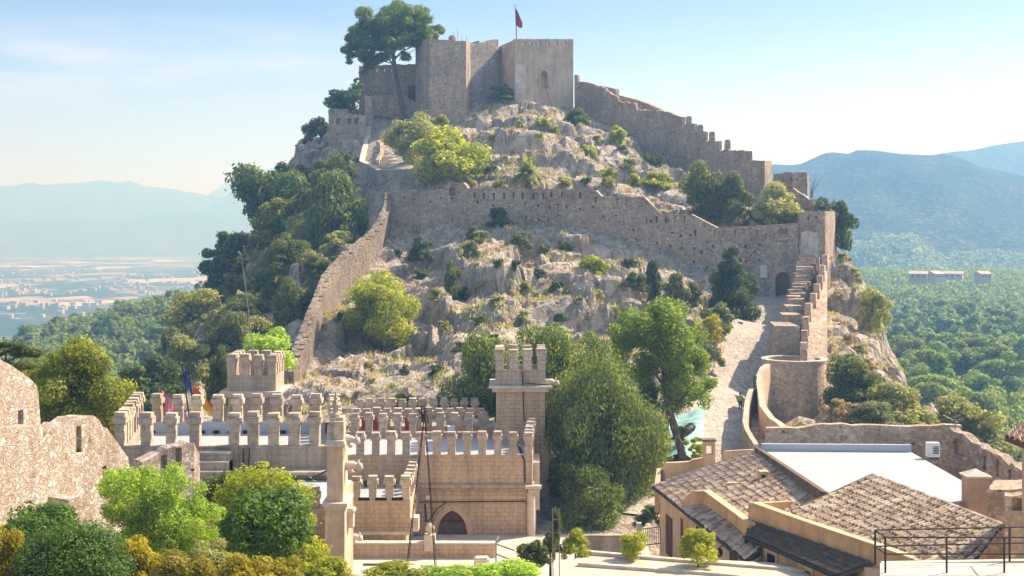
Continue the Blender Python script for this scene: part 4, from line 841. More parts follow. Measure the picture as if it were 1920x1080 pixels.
# ---- central block with door
cb = thing('crenellated_house', 'central crenellated stone house with a pointed arched door and white flat roof', 'building', (-11, 90, -22))
C0, C1, C2, C3 = (-12.2, 89.8), (X(998, 89.8), 89.8), (X(1007, 100.4), 100.4), (-13, 100.4)
mb = MB(); zb = Z(908, 89.8); mb.prism([C0, C1, C2, C3], zb, -16.3); mb.build('upper_wall', M['ashlar'], cb)
L0, L1, L2, L3 = (-12.2, 90.05), (C1[0] - .25, 90.05), (C2[0] - .25, 100.3), (-13, 100.3)
mb = MB(); wall_geo(mb, [(640, 905, 90.05), (992, 905, 90.05)], .6, -24, [(848, 995, 2.1, 3.0, .5)], 0)
mb.prism([(-12.2, 90.66), (L1[0], 90.66), L2, L3], -24, zb - .02); mb.build('wall', M['ashlar'], cb)
mb = MB(); mb.prism([(C0[0], 89.62), (C1[0] + .1, 89.62), (C2[0] + .1, 100.4), C3], zb - .22, zb); mb.prism([(C0[0], 89.75), (C1[0], 89.75), (C2[0], 100.4), C3], zb - .42, zb - .225); mb.build('string_course', M['ashlar_grey'], cb)
parapet_ring([C0, C1, C2, C3], -16.3, -15.86, .5, (3,)).build('parapet', M['ashlar'], cb)
mb = MB(); mb.prism([(-12.2, 90.35), (C1[0] - .55, 90.35), (C2[0] - .55, 99.9), (-13, 99.9)], -16.295, -16.24); mb.build('roof', M['white_roof'], cb)
merlons_px(cb, 'b', [676 + 28.6 * i for i in range(12)], 90.05, -15.86); merlons_px(cb, 'c', [665 + 26.9 * i for i in range(10) if i != 5], 100.1, -15.86)
merlons(cb, 'b', (C1[0] - .25, 91.2, -15.86), (C2[0] - .3, 99.9, -15.86), 8)
d0 = V((X(848, 90), 90.05, -22.35))
mb = MB(); arch_fill(mb, d0 + V((0, -.0, 0)), 2.1, 3.0 - (0), .5, 1.25, (1, 0), 14, True)
mb2 = MB(); arch_ring(mb2, V((X(848, 90), 90.04, Z(995, 90.05) - 1.5)), 2.1, 1.3, 1.62, .42, .035, (1, 0), 16, True); mb2.build('door_arch', plain('arch_stone', (.62, .45, .28), .9, .2, 2, .3, .1, 0, .4), cb)
mb = MB(); arch_fill(mb, V((X(848, 90), 90.06, Z(995, 90.05) - 1.5)), 2.1, 3.0, .45, 1.3, (1, 0), 14, True); mb.build('arch_spandrel', M['ashlar'], cb)
dr_ = None
mb = MB(); mb.box((X(848, 90), 90.45, -22.3 + .55), (2.0, .1, 2.0)); door = mb.build('door', plain('old_plank_door', (.20, .13, .10), .85, .35, 6, .2, .1, 0, .6), cb)
mb = MB(); mb.box((X(848, 90), 90.4, -20.66), (2.0, .14, .14)); mb.build('door_rail', M['wood'], door)
mb = MB(); mb.box((X(848, 90), 90.5, -20.1), (2.0, .08, 1.2)); mb.build('tympanum', plain('plum_panel', (.16, .085, .075), .8, .2, 3), cb)
mb = MB(); mb.tube([(X(786, 90), 90.0, Z(941, 90)), (X(850, 90), 89.99, Z(941, 90)), (X(985, 90), 90, Z(940, 90)), (X(990, 90), 90, Z(950, 90)), (X(991, 90), 90, Z(1010, 90))], .04, 5); mb.tube([(X(838, 90), 90, Z(941, 90)), (X(818, 90), 90, Z(955, 90)), (X(806, 90), 90, Z(975, 90)), (X(796, 90), 90, Z(978, 90))], .035, 5); mb.tube([(X(797, 90), 90, Z(945, 90)), (X(799, 90), 90, Z(978, 90))], .06, 5); mb.build('cable', M['iron'], cb)
mb = MB(); mb.box((X(802, 90), 89.95, Z(932, 90)), (.28, .15, .28)); mb.build('lamp_box', M['white'], cb)
mb = MB(); mb.tube([(X(978, 89.9), 89.75, Z(852, 90)), (X(983, 89.9), 89.75, Z(862, 90)), (X(984, 89.9), 89.75, Z(903, 90))], .06, 5); mb.tube([(X(972, 89.9), 90.4, Z(836, 90)), (X(978, 89.9), 89.8, Z(848, 90))], .12, 6); mb.build('drain_pipe', M['iron'], cb)
mb = MB()   # water spout bracket at the right corner and the stepped side pilaster
mb.box((X(1000, 89.6), 89.6, Z(913, 89.6)), (1.15, .5, .22)); mb.box((X(1000, 89.6), 89.65, Z(921, 89.6)), (.7, .4, .3)); mb.tube([(X(996, 89.7), 89.8, Z(924, 89.7)), (X(996, 89.7), 89.8, Z(1012, 89.7))], [.3, .3], 10); mb.build('corner_shaft', M['coping'], cb)
mb = MB(); mb.prism([(C1[0] + .02, 91.2), (C1[0] + .55, 91.2), (C1[0] + .6, 95), (C1[0] + .02, 95)], -20, [Z(868, 91)] * 4); mb.prism([(C1[0] + .02, 91.0), (C1[0] + .3, 91.0), (C1[0] + .3, 94), (C1[0] + .02, 94)], -24, -20.0); mb.build('side_buttress', M['coping'], cb)
for px, py, w_, h_ in ((945, 800, 1.5, .7),):
    mb = MB(); mb.box((X(px, 98), 98, -15.6), (w_, 1.2, 1.3)); tag(mb.build('roof_tank', M['grey_paint']), 'pale grey box standing on the white roof in front of the right tower', 'tank')
mb = MB(); mb.box((X(846, 99), 99.2, -15.55), (.55, .5, .5)); mb.box((X(846, 99), 99.2, -15.27), (.6, .55, .06)); tag(mb.build('vent_box', M['white']), 'small white vent box behind the back merlons of the central roof', 'vent')
# ---- rear range with a red tinted back
rb = thing('rear_range', 'rear crenellated parapet with dull red panels behind the central white roof', 'building', (-10, 106, -20))
mb = MB(); mb.prism([(X(655, 103.5), 103.5), (X(925, 103.5), 103.5), (X(925, 103.5), 110), (X(655, 103.5), 110)], -24, -16.0); mb.build('wall', M['ashlar_grey'], rb)
merlons_px(rb, 'c', [668 + 19.5 * i for i in range(13)], 103.9, -16.0); merlons_px(rb, 'c', [676 + 19.5 * i for i in range(12)], 109, -15.9)
mb = MB(); M['redp'] = plain('dull_red_panel', (.24, .045, .04), .8, .2, 2)
for px in (683, 704, 764): mb = MB(); mb.box((X(px, 102.6), 102.6, -15.6), (.42, .1, .95)); mb.build('red_panel', M['redp'], rb)
mb = MB(); mb.box(P(823, 753, 112), (.55, .6, .85)); mb.tube([P(823, 758, 112), P(823, 800, 112)], .08, 6); tag(mb.build('loudspeaker', M['iron']), 'small black loudspeaker on a post behind the rear parapet', 'loudspeaker')
# ---- annex below the central block
an = thing('crenellated_annex', 'small crenellated annex with corbelled front between the pillar and the arched door', 'building', (-10, 83, -22))
B0, B1, B2, B3 = (-11.6, 82.8), (X(769, 82.8), 82.8), (X(783, 89.6), 89.6), (-11.6, 89.6)
zb = Z(996, 82.8)
mb = MB(); mb.prism([B0, B1, B2, B3], zb, -17.95, True, True); mb.build('wall', M['ashlar'], an)
mb = MB(); mb.prism([(B0[0], 84.2), (B1[0] - .4, 84.2), (B2[0] - .3, 89.6), B3], -24, zb); mb.build('lower_wall', M['ashlar_grey'], an)
mb = MB(); mb.prism([(B0[0], 82.6), (B1[0] + .1, 82.6), (B1[0] + .1, 85), (B0[0], 85)], zb - .2, zb - .002, True, True); mb.box((B1[0] + .25, 83.4, zb + .4), (.55, 1.0, .9)); mb.build('ledge', M['coping'], an)
parapet_ring([B0, B1, B2, B3], -17.95, -17.5, .45, (2, 3)).build('parapet', M['ashlar'], an)
mb = MB(); mb.prism([(B0[0], 83.3), (B1[0] - .5, 83.3), (B2[0] - .5, 89.5), B3], -17.945, -17.85); mb.build('roof', M['white_roof'], an)
merlons_px(an, 'c', [669, 699.5, 730, 761], 83.03, -17.5); merlons(an, 'c', (B1[0] - .22, 84.2, -17.5), (B2[0] - .22, 89.2, -17.5), 5)
for px in (682, 714, 745): mb = MB(); mb.box((X(px, 82.7), 82.77, Z(936, 82.7)), (.72, .12, .18)); mb.build('scupper', M['dark'], an)
for i in range(7): mb = MB(); mb.lathe((X(666 + 18 * i, 88), 88.6, -17.8), [(.11, 0), (.12, .3), (.15, .32), (.15, .38), (.02, .44)], 8); mb.build('vent', M['iron'], an)
gargoyle(an, (X(655, 80.2), 80.2, Z(1010, 80.2)), .8, 1.2)
# ---- terrace in front: pavement, low wall with ball finial
mb = MB(); mb.poly([(-11.5, 74.5, -20.6), (3.0, 74.5, -20.6), (2.4, 80.3, -20.6), (-11.5, 80.3, -20.6)]); tag(mb.build('terrace_paving', M['paving']), kind='structure')
tw = thing('terrace_wall', 'low stone terrace wall with a ball finial in front of the arched door', 'wall', (-4, 80, -21))
mb = MB(); wall_geo(mb, [(640, 1020, 80.3), (929, 1021, 80.3)], .5, -23); wall_geo(mb, [(929, 1021, 80.3), (932, 1021, 84)], .4, -23); mb.build('wall', M['ashlar'], tw)
coping([(640, 1020, 80.3), (929, 1021, 80.3)], .5, 'coping', 'coping', tw, .1, .06)
mb = MB(); mb.box((X(806, 80.3), 80.5, Z(1018, 80.3)), (.68, .66, 1.0)); mb.lathe((X(806, 80.3), 80.5, Z(1006, 80.3) ), [(.32, 0), (.3, .06), (.14, .12), (.12, .22), (.2, .27), (.27, .38), (.29, .5), (.26, .63), (.17, .74), (.04, .8)], 14); mb.build('ball_finial', M['coping'], tw)
mb = MB(); mb.box((X(903, 76), 76.2, -20.1), (.9, .8, 1.0)); mb.box((X(903, 76), 76.2, -19.55), (.7, .6, .1)); tag(mb.build('stone_block', M['coping']), 'larger squared stone block on the terrace paving below the ball finial wall', 'stone')
mb = MB(); mb.box((X(883, 75.6), 75.4, -20.27), (.62, .6, .66)); mb.box((X(883, 75.6), 75.4, -19.92), (.56, .54, .05)); tag(mb.build('stone_block', M['coping']), 'smaller low stone block beside the larger one on the terrace paving', 'stone')
hr = thing('steel_handrail', 'grey steel handrail beside the small steps at the end of the terrace wall', 'railing', (X(932, 79), 79, -20.6)); mb = MB()
for a, b in (((930, 1012, 79), (930, 1064, 79)), ((958, 1050, 76), (958, 1085, 76)), ((930, 1020, 79), (964, 1032, 78)), ((931, 1039, 79), (963, 1052, 77)), ((929, 1020, 79), (934, 1006, 80)), ((948, 1062, 76.5), (962, 1048, 77))): mb.tube([P(*a), P(*b)], .05, 6)
mb.build('rails', M['steel'], hr)
mb = MB(); mb.box((X(696, 78.6), 78.6, -20.585), (1.0, .5, .02)); tag(mb.build('drain_grate', M['iron']), 'dark rectangular drain grate set in the pale terrace paving', 'drain')
# ---- the two crenellated towers
def tower(name, label, px0, px1, D, ytop, ybase, ypar, yledge, depth, parent_mat, mm):
    t = thing(name, label, 'tower', (X(px0, D), D, -22))
    x0, x1 = X(px0, D), X(px1, D); zl = Z(yledge, D); zp = Z(ybase, D)
    mb = MB(); mb.prism([(x0 + .05, D + .08), (x1 - .05, D + .08), (x1 - .05, D + depth), (x0 + .05, D + depth)], -26, zl); mb.build('shaft', M['ashlar' if parent_mat else 'ashlar_grey'], t)
    mb = MB(); mb.prism([(x0, D), (x1, D), (x1, D + depth), (x0, D + depth)], zl + .16, zp - .55); mb.build('upper_wall', M['ashlar_grey'], t)
    parapet_ring([(x0, D), (x1, D), (x1, D + depth), (x0, D + depth)], zp - .55, zp, .5).build('parapet', M['ashlar_grey'], t)
    mb = MB(); mb.prism([(x0 - .5, D - .45), (x1 + .5, D - .45), (x1 + .5, D + depth + .4), (x0 - .5, D + depth + .4)], zl, zl + .16, True, True); mb.prism([(x0 - .25, D - .22), (x1 + .25, D - .22), (x1 + .25, D + depth + .2), (x0 - .25, D + depth + .2)], zl - .3, zl - .002, False, True); mb.build('cornice', M['coping'], t)
    n = 4
    for (a, b) in (((x0 + .3, D + .26), (x1 - .3, D + .26)), ((x0 + .3, D + depth - .26), (x1 - .3, D + depth - .26))): merlons(t, mm, (*a, zp), (*b, zp), n, 0)
    for x in (x0 + .28, x1 - .28): merlons(t, mm, (x, D + .26, zp), (x, D + depth - .26, zp), 4, pi / 2, (0, 3))
    return t
t1 = tower('right_crenellated_tower', 'crenellated tower with four front merlons rising right of the white roof', 929, 1023, 97, 655, 694, 712, 727, 4.0, True, 't')
t1.name = 'crenellated_tower'; ORG['crenellated_tower'] = ORG['right_crenellated_tower']
gargoyle(t1, (X(1023, 97), 97.3, Z(720, 97)), 1.0, 1.4); 
mb = MB(); mb.tube([P(979, 650, 98.9), P(979, 556, 98.9)], [.03, .02], 5); mb.tube([P(972, 573, 98.9), P(979, 566, 98.9)], .02, 4); mb.build('mast', M['iron'], t1)
mb = MB(); mb.tube([P(980, 698, 96.96), P(981, 750, 97.02), P(983, 790, 97.02)], .04, 5); mb.tube([P(984, 718, 96.5), P(1030, 722, 96.4)], .04, 5); mb.build('cable', M['iron'], t1)
mb = MB(); mb.prism([(X(1012, 97), 97.0), (X(1029, 97), 97.0), (X(1029, 97), 101), (X(1012, 97), 101)], -26, Z(818, 97)); mb.build('side_pilaster', M['ashlar'], t1)
t2 = tower('left_crenellated_tower', 'crenellated tower with a tall thin mast behind the left hall', 426, 517, 98, 663, 704, 728, 737, 3.6, False, 't')
t2.name = 'crenellated_tower.001'; ORG[t2.name] = ORG['left_crenellated_tower']
mb = MB(); mb.tube([P(475, 690, 99.5), P(474, 655, 99.5), P(463, 560, 99.5), P(452, 477, 99.5)], [.05, .045, .035, .02], 5); mb.build('mast', M['steel'], t2)
# ================================================================ RUINED WALLS bottom left
def rwall(name, label, pts, th, zb, jit=.16, holes=(), side=1, mat='ruin', seed=1):
    mb = MB(); wall_geo(mb, pts, th, zb, holes, jit, .45, side, seed); return tag(mb.build(name, M[mat]), label, 'ruined wall')
rwall('ruined_wall', 'sunlit ruined gable with a small square opening at the left edge', [(-60, 640, 50), (-6, 668, 52), (20, 684, 53), (45, 702, 54), (68, 722, 55), (72, 738, 55.4), (76, 790, 55.8), (77, 812, 56)], 1.0, -16, .1, [(39, 787, .42, .8, .7)], 1)
rwall('ruined_wall', 'long sunlit ruined wall with a narrow slit, sloping down towards the steps', [(-40, 815, 44), (0, 806, 45.5), (60, 800, 48), (92, 800, 49.5), (125, 799, 51), (140, 792, 52), (155, 784, 52.6), (175, 779, 53.3), (185, 786, 53.8), (200, 802, 54.4), (222, 832, 55.2), (240, 858, 56), (246, 885, 56.4)], 1.1, -18, .13, [(148, 824, .42, 1.1, .5), (196, 877, .3, .14, .4)], 1)
rwall('ruined_wall', 'small ruined wall stub with upright grooves beside the four dark steps', [(268, 866, 60), (300, 850, 60.6), (330, 838, 61), (352, 829, 61.4), (364, 831, 61.6), (374, 852, 62), (375, 900, 62.1)], .9, -18, .1, [(308, 858, .3, 1.1, .3), (335, 852, .34, 1.3, .3), (362, 881, .2, .12, .3)], 1)
mb = MB(); wall_geo(mb, [(118, 962, 47.5), (130, 938, 47.7), (150, 930, 48.2), (175, 940, 49), (192, 950, 49.6), (200, 985, 50)], 1.2, -18, (), .14, .35); tag(mb.build('ruined_wall', M['ruin']), 'low rubble stub between the dark topiary mound and the big light bush', 'ruined wall')
# ================================================================ TILED HOUSES bottom right
def tile_mat():
    m, nt, bs = new_mat('clay_tiles'); p = opos(nt)
    rnd = nd(nt, 'ShaderNodeNewGeometry').outputs['Random Per Island']
    c = ramp(nt, rnd, [(0, (.29, .195, .135)), (.3, (.46, .33, .23)), (.65, (.59, .46, .335)), (.9, (.68, .57, .43)), (1, (.58, .44, .23))])
    c = mixc(nt, ramp(nt, noise_(nt, p, .6, 6, .7), [(.42, 0), (.78, .6)]), c, (.2, .15, .11)); c = mixc(nt, .5, c, ramp(nt, noise_(nt, p, 11, 5, .7), [(.3, .55), (.7, 1.35)]), 'MULTIPLY')
    nt.links.new(c, bs.inputs['Base Color']); bs.inputs['Roughness'].default_value = .9; bs.inputs['Specular IOR Level'].default_value = .15; bump(nt, bs, noise_(nt, p, 16, 4, .7), .5, .02); return m
M['tile'] = tile_mat()
M['tile_dark'] = plain('mossy_old_tiles', (.16, .125, .09), .95, .4, 3, .6, .1)
def tiles(name, e0, e1, r1, r0, parent, m='tile', pitch=.31, row=.46, lift=.0, seed=1):
    """barrel tiles on a sloping quad. e0,e1 eave ends, r0,r1 ridge ends. each tile is its own little half barrel"""
    e0, e1, r0, r1 = map(V, (e0, e1, r0, r1)); rd_ = random.Random(seed)
    nx = max(2, int(((e1 - e0).length + (r1 - r0).length) / 2 / pitch)); ny = max(1, int(((r0 - e0).length + (r1 - e1).length) / 2 / row))
    nrm = (e1 - e0).cross(r0 - e0).normalized()
    if nrm.z < 0: nrm = -nrm
    mb = MB()
    def S(u, v): return e0.lerp(e1, u).lerp(r0.lerp(r1, u), v)
    for i in range(nx):
        for j in range(ny):
            v0 = (j - .12) / ny; v1 = (j + 1) / ny; u0 = i / nx; u1 = (i + 1) / nx; w0 = (u1 - u0)
            jz = rd_.uniform(-.018, .022); ju = rd_.uniform(-.11, .11) * w0; jv = rd_.uniform(-.14, .1) / ny; v0 += jv; v1 = min(1, v1 + jv)
            rows_ = []
            for v, hh, sc_ in ((max(-.03, v0), .075, 1.0), (v1, .012, .84)):
                r_ = []
                for a in range(5):
                    t = a / 4; x = .5 + (t - .5) * .70 * sc_; r_.append(S(u0 + w0 * x + ju, v) + nrm * (lift + hh + jz + .115 * sin(pi * t)))
                rows_.append(r_)
            n = len(mb.v); mb.v += [tuple(q) for q in rows_[0] + rows_[1]]
            for a in range(4): mb.f.append([n + a, n + a + 1, n + 6 + a, n + 5 + a])
            mb.f.append([n, n + 1, n + 2, n + 3, n + 4][::-1])
    o = mb.build(name, M[m], parent)
    me = o.data; return o
def slab(mb, e0, e1, r1, r0, th=.14):
    q = [V(a) for a in (e0, e1, r1, r0)]; lo = [a - V((0, 0, th)) for a in q]
    mb.add(lo + q, [(0, 3, 2, 1), (4, 5, 6, 7), (0, 1, 5, 4), (1, 2, 6, 5), (2, 3, 7, 6), (3, 0, 4, 7)])
def hipcaps(mb, a, b, r=.13, step=.38):
    a = V(a); b = V(b); n = max(1, int((b - a).length / step))
    for i in range(n): mb.tube([a.lerp(b, i / n), a.lerp(b, (i + 1.12) / n)], [r * 1.12, r * .92], 8)
# house A
hA = thing('tiled_house', 'ochre house with a broad worn tile roof sloping to the left, beside the white roof', 'house', P(1240, 1040, 83))
eA0, eA1, rA0, rA1 = P(1226, 911, 83.8), P(1400, 1050, 65.3), P(1412, 847, 83.3), P(1552, 927, 70.3)
tiles('roof', eA0, eA1, rA1, rA0, hA, seed=2)
mb = MB(); slab(mb, eA0 - V((0, 0, .03)), eA1 - V((0, 0, .03)), rA1 - V((0, 0, .03)), rA0 - V((0, 0, .03))); mb.build('roof_deck', M['tile_dark'], hA)
wa, wb = V((eA0.x + .35, eA0.y - .2)), V((eA1.x + .35, eA1.y + .15))
mb = MB(); mb.prism([wa, wb, V((wb.x + 4.5, wb.y + 4.6)), V((wa.x + 6, wa.y - .3))], -24, [eA0.z - .14, eA1.z - .14, eA1.z + .6, eA0.z + 1.2]); mb.build('wall', M['ochre_light'], hA)
def on_facade(mb, px, y0, y1, w_, wa=wa, wb=wb, proud=.04, t=.1):
    r = (px - CX) / F; fa = wa.x - r * wa.y; fb = wb.x - r * wb.y; k = fa / (fa - fb); p = wa.lerp(wb, k); d = (wb - wa).normalized(); n = V((-d.y, d.x));
    if n.x > 0: n = -n
    c = p + n * (proud - t / 2); z0, z1 = Z(y1, p.y), Z(y0, p.y); mb.box((c.x, c.y, (z0 + z1) / 2), (w_, t, z1 - z0), (d.x, d.y)); return p, n, d
for px, y0, y1, w_ in ((1255, 968, 1042, 1.5), (1282, 975, 1050, 1.2), (1376, 1016, 1065, 1.3)):
    mb = MB(); on_facade(mb, px, y0, y1, w_); mb.build('door', M['wood'], hA)
for px, y0, y1, w_ in ((1334, 1020, 1045, .9), (1311, 985, 1005, .7)):
    mb = MB(); on_facade(mb, px, y0, y1, w_ + .3, proud=.06); fr_ = mb.build('window', M['ochre'], hA); mb = MB(); on_facade(mb, px, y0 + 3, y1 - 3, w_, proud=.08); mb.build('pane', M['dark'], fr_)
mb = MB(); mb.tube([eA0 - V((.05, 0, .1)), eA1 - V((.05, 0, .1))], .1, 6); mb.build('gutter', M['iron'], hA)
lp = thing('wall_lantern', 'small black lantern on a bracket of the ochre facade', 'lantern', P(1349, 1033, 69)); p_ = P(1349, 1030, 69)
mb = MB(); mb.tube([p_ + V((.9, 1.2, .15)), p_ + V((.1, 0, .15)), p_ + V((0, 0, .1))], .03, 5); mb.build('bracket', M['iron'], lp); mb = MB(); mb.lathe(p_ - V((0, 0, .42)), [(.06, 0), (.16, .1), (.18, .36), (.06, .5), (.02, .56)], 8); mb.build('lamp', M['iron'], lp)
# parapet walls standing on roof A
mb = MB(); wall_geo(mb, [(1281, 945, 77.2), (1288, 929, 77), (1300, 921, 76.6), (1320, 921, 76)], .35, -18.4); wall_geo(mb, [(1320, 921, 76), (1365, 954, 71.8), (1396, 977, 68.6), (1405, 985, 67.6)], .3, -18.2); mb.build('gable_parapet', M['ochre'], hA)
coping([(1320, 921, 76), (1365, 954, 71.8), (1396, 977, 68.6), (1405, 985, 67.6)], .3, 'ochre_light', 'coping', hA, .08, .07)
mb = MB(); wall_geo(mb, [(1360, 906, 78.0), (1440, 902, 76.8)], .4, -17); mb.build('cross_wall', M['ochre_light'], hA)
ch = thing('small_chimney', 'stubby plastered chimney on the roof ridge wall of the ochre house', 'chimney', P(1432, 900, 77)); mb = MB(); mb.box(P(1431, 895, 77), (.55, .55, .8)); mb.box(P(1431, 886, 77), (.62, .62, .08)); mb.build('stack', M['ochre_light'], ch); mb = MB(); mb.box(P(1431, 893, 76.71), (.22, .06, .14)); mb.build('opening', M['dark'], ch)
mb = MB(); wall_geo(mb, [(1240, 880, 85.6), (1247, 868, 85.2), (1292, 866, 85), (1298, 862, 85), (1320, 858, 84.8), (1336, 862, 84.4)], .35, -19); wall_geo(mb, [(1356, 846, 86), (1408, 843, 84.6)], .35, -19); mb.build('back_parapet', M['ochre_light'], hA)
mb = MB(); wall_geo(mb, [(1236, 909, 83.5), (1240, 878, 85.6)], .3, -18.5); mb.build('end_parapet', M['ochre_light'], hA)
c2 = thing('arched_chimney', 'tall plastered chimney with an arched opening on the back edge of the tile roof', 'chimney', P(1330, 862, 84.3)); mb = MB()
zz0, zz1, zz2 = Z(868, 84), Z(852, 84), Z(836, 84); cx_ = X(1330, 84)
mb.box((cx_, 84.2, (zz0 + zz1) / 2 - .1), (.74, .6, zz1 - zz0 + .2))
for s in (-1, 1): mb.box((cx_ + s * .29, 84.2, (zz1 + zz2) / 2), (.16, .6, zz2 - zz1))
mb.prism([(cx_ - .37, 83.9), (cx_ + .37, 83.9), (cx_ + .37, 84.5), (cx_ - .37, 84.5)], zz2, zz2 + .3, True, True); mb.build('stack', M['ochre_light'], c2)
mb = MB(); mb.box((cx_ - .02, 84.2, zz2 + .36), (.95, .8, .1)); mb.build('cap', M['tile_dark'], c2)
# house B
hB = thing('hipped_house', 'ochre house with a large tile roof and a long parapet, bottom right', 'house', P(1440, 1060, 62))
eB0, eB1, rB0, rB1 = P(1485, 962, 67.7), P(1725, 1058, 57.2), P(1638, 893, 70), P(1880, 986, 58.3)
tiles('roof', eB0, eB1, rB1, rB0, hB, seed=5)
mb = MB(); slab(mb, eB0 - V((0, 0, .03)), eB1 - V((0, 0, .03)), rB1 - V((0, 0, .03)), rB0 - V((0, 0, .03))); mb.build('roof_deck', M['tile_dark'], hB)
e2 = P(1830, 1052, 54.5); tiles('end_roof', eB1, e2, rB1, rB1 + V((-.02, .02, 0)), hB, seed=6); mb = MB(); mb.poly([eB1 - V((0, 0, .03)), e2 - V((0, 0, .03)), rB1 - V((0, 0, .03))]); mb.build('roof_deck', M['tile_dark'], hB)
mb = MB(); hipcaps(mb, rB0, rB1, .15); mb.build('ridge_tiles', M['tile'], hB)
mb = MB(); mb.tube([eB0 + V((0, 0, .05)), rB0 + V((0, 0, .05))], .13, 6); mb.build('verge', M['tile_dark'], hB)
pA, pB = [(1411, 944, 68.5), (1500, 976, 64.7), (1637, 1022, 59.8), (1735, 1058, 57)], None
mb = MB(); wall_geo(mb, pA, .3, -24); wall_geo(mb, [(1411, 944, 68.5), (1488, 940, 70.5)], .3, -18); mb.build('parapet', M['ochre'], hB); coping(pA, .3, 'ochre_light', 'coping', hB, .07, .06)
mb = MB(); bx = [xy(1413, 68), xy(1640, 59), xy(1735, 56.8), xy(1870, 58), (X(1640, 70) + .5, 69.5), (X(1490, 69), 69)]; mb.prism(bx, -24, -15.75, True); mb.build('wall', M['ochre_light'], hB)
sB = [P(1398, 1003, 67.4), P(1572, 1079, 59.6), P(1612, 1058, 60.0), P(1411, 986, 68.3)]; sB[2] = V((X(1637, 59.7), 59.7, -15.55)); sB[3] = V((X(1411, 68.4) , 68.4, -15.6))
tiles('eave_roof', sB[0], sB[1], sB[2], sB[3], hB, 'tile_dark', .24, .36, 0, 8); mb = MB(); slab(mb, *[a - V((0, 0, .03)) for a in sB]); mb.build('eave_deck', M['tile_dark'], hB)
mb = MB(); mb.tube([sB[0] - V((.06, 0, .1)), sB[1] - V((.06, 0, .1))], .1, 6); mb.tube([sB[0] - V((0, 0, .1)), sB[0] - V((0, 0, 1.6))], .06, 6); mb.build('gutter', M['iron'], hB)
fa_, fb_ = V((sB[0].x + .25, sB[0].y - .1)), V((sB[1].x + .35, sB[1].y))
mb = MB(); mb.prism([fa_, fb_, V((fb_.x + 1.6, fb_.y + .6)), V((fa_.x + .8, fa_.y + .4))], -24, [sB[0].z - .16, sB[1].z - .16, sB[1].z - .1, sB[0].z - .1]); mb.build('facade', M['ochre'], hB)
for px, y0, y1, w_ in ((1446, 1029, 1066, 1.25), (1512, 1060, 1090, 1.25)):
    mb = MB(); on_facade(mb, px, y0, y1, w_, fa_, fb_, .06); fr_ = mb.build('window', M['ochre_light'], hB); mb = MB(); on_facade(mb, px + 2, y0 + 10, y1, w_ * .55, fa_, fb_, .09); mb.build('pane', M['dark'], fr_)
# white flat roof
def flat(px, py, z=-14.4): D = z * -2400 / (py - 430); return P(px, py, D)
fr = thing('flat_roof_house', 'building with a large bright white flat roof behind the tiled roofs', 'building', flat(1640, 880))
pts = [flat(1429, 846), flat(1709, 848), flat(1810, 905), flat(1812, 940), flat(1740, 945), flat(1556, 930)]
mb = MB(); mb.prism([(p.x, p.y) for p in pts], -24, -14.46); mb.build('wall', M['plaster'], fr); mb = MB(); mb.prism([(p.x, p.y) for p in pts], -14.455, -14.4); mb.build('roof', M['white_roof'], fr)
mb = MB(); a, b = pts[0], pts[5]; mb.prism([(a.x - .5, a.y), (b.x - .5, b.y - .2), (b.x, b.y), (a.x, a.y)], -16, [-14.1, -14.1, -14.25, -14.25]); mb.build('verge', M['tile_dark'], fr)
mb = MB(); a, b = pts[0], pts[1]; mb.prism([(a.x, a.y + .02), (b.x, b.y + .02), (b.x, b.y + .3), (a.x, a.y + .3)], -16, -13.93); mb.build('upstand', M['grey_paint'], fr)
walls('yard_wall', 'rubble yard wall behind the white flat roof, below the round tower', 'wall', [(1438, 803, 84.5), (1475, 802, 84.5), (1520, 799, 84.5), (1560, 796, 84.5), (1640, 797, 84.5), (1700, 800, 84.4), (1745, 799, 84.3), (1770, 796, 84.2), (1803, 798, 84)], .6, -24, 'castle_tan', (), .12)
walls('boundary_wall', 'long ruined boundary wall falling away to the right edge behind the chimney', 'wall', [(1780, 802, 83.5), (1800, 812, 82.5), (1822, 830, 81.5), (1850, 843, 80), (1880, 860, 78.5), (1905, 876, 77), (1935, 892, 75.5), (1960, 900, 74)], .7, -26, 'castle', [(1846, 868, .3, .9, .4), (1870, 880, .3, .9, .4), (1893, 893, .3, .9, .4), (1797, 838, 1.0, 1.0, .35)], .16)
ac = thing('air_conditioner', 'white air conditioning unit at the right edge of the white flat roof', 'air conditioner', (X(1749, 80.5), 80.5, -14.4))
mb = MB(); p_ = V((X(1749, 80.5), 80.5, -14.3)); mb.box(p_ + V((0, 0, .45)), (.78, .45, .9)); mb.build('casing', M['white'], ac); mb = MB()
for k in range(5): mb.box(p_ + V((.12, -.24, .25 + .1 * k)), (.34, .03, .05))
mb.build('grille', M['iron'], ac); mb = MB(); mb.box(p_ + V((0, 0, -.05)), (.6, .4, .1)); mb.build('foot', M['iron'], ac)
tv = thing('television_antenna', 'grey television antenna on a thin pole above the yard wall corner', 'antenna', P(1793, 838, 84)); mb = MB(); mb.tube([P(1794, 840, 83.4), P(1790, 782, 83.4)], .035, 5); mb.build('pole', M['steel'], tv)
mb = MB(); q0, q1 = P(1768, 778, 83.4), P(1796, 792, 83.4); mb.tube([q0, q1], .02, 4)
for k in range(8): c_ = q0.lerp(q1, k / 7); mb.tube([c_ + V((.0, -.35, .2)), c_ + V((0, .35, -.2))], .014, 4)
mb.tube([P(1783, 783, 83.4), P(1800, 779, 83.4)], .02, 4); mb.tube([P(1783, 789, 83.4), P(1800, 786, 83.4)], .02, 4); mb.build('dipoles', M['steel'], tv)
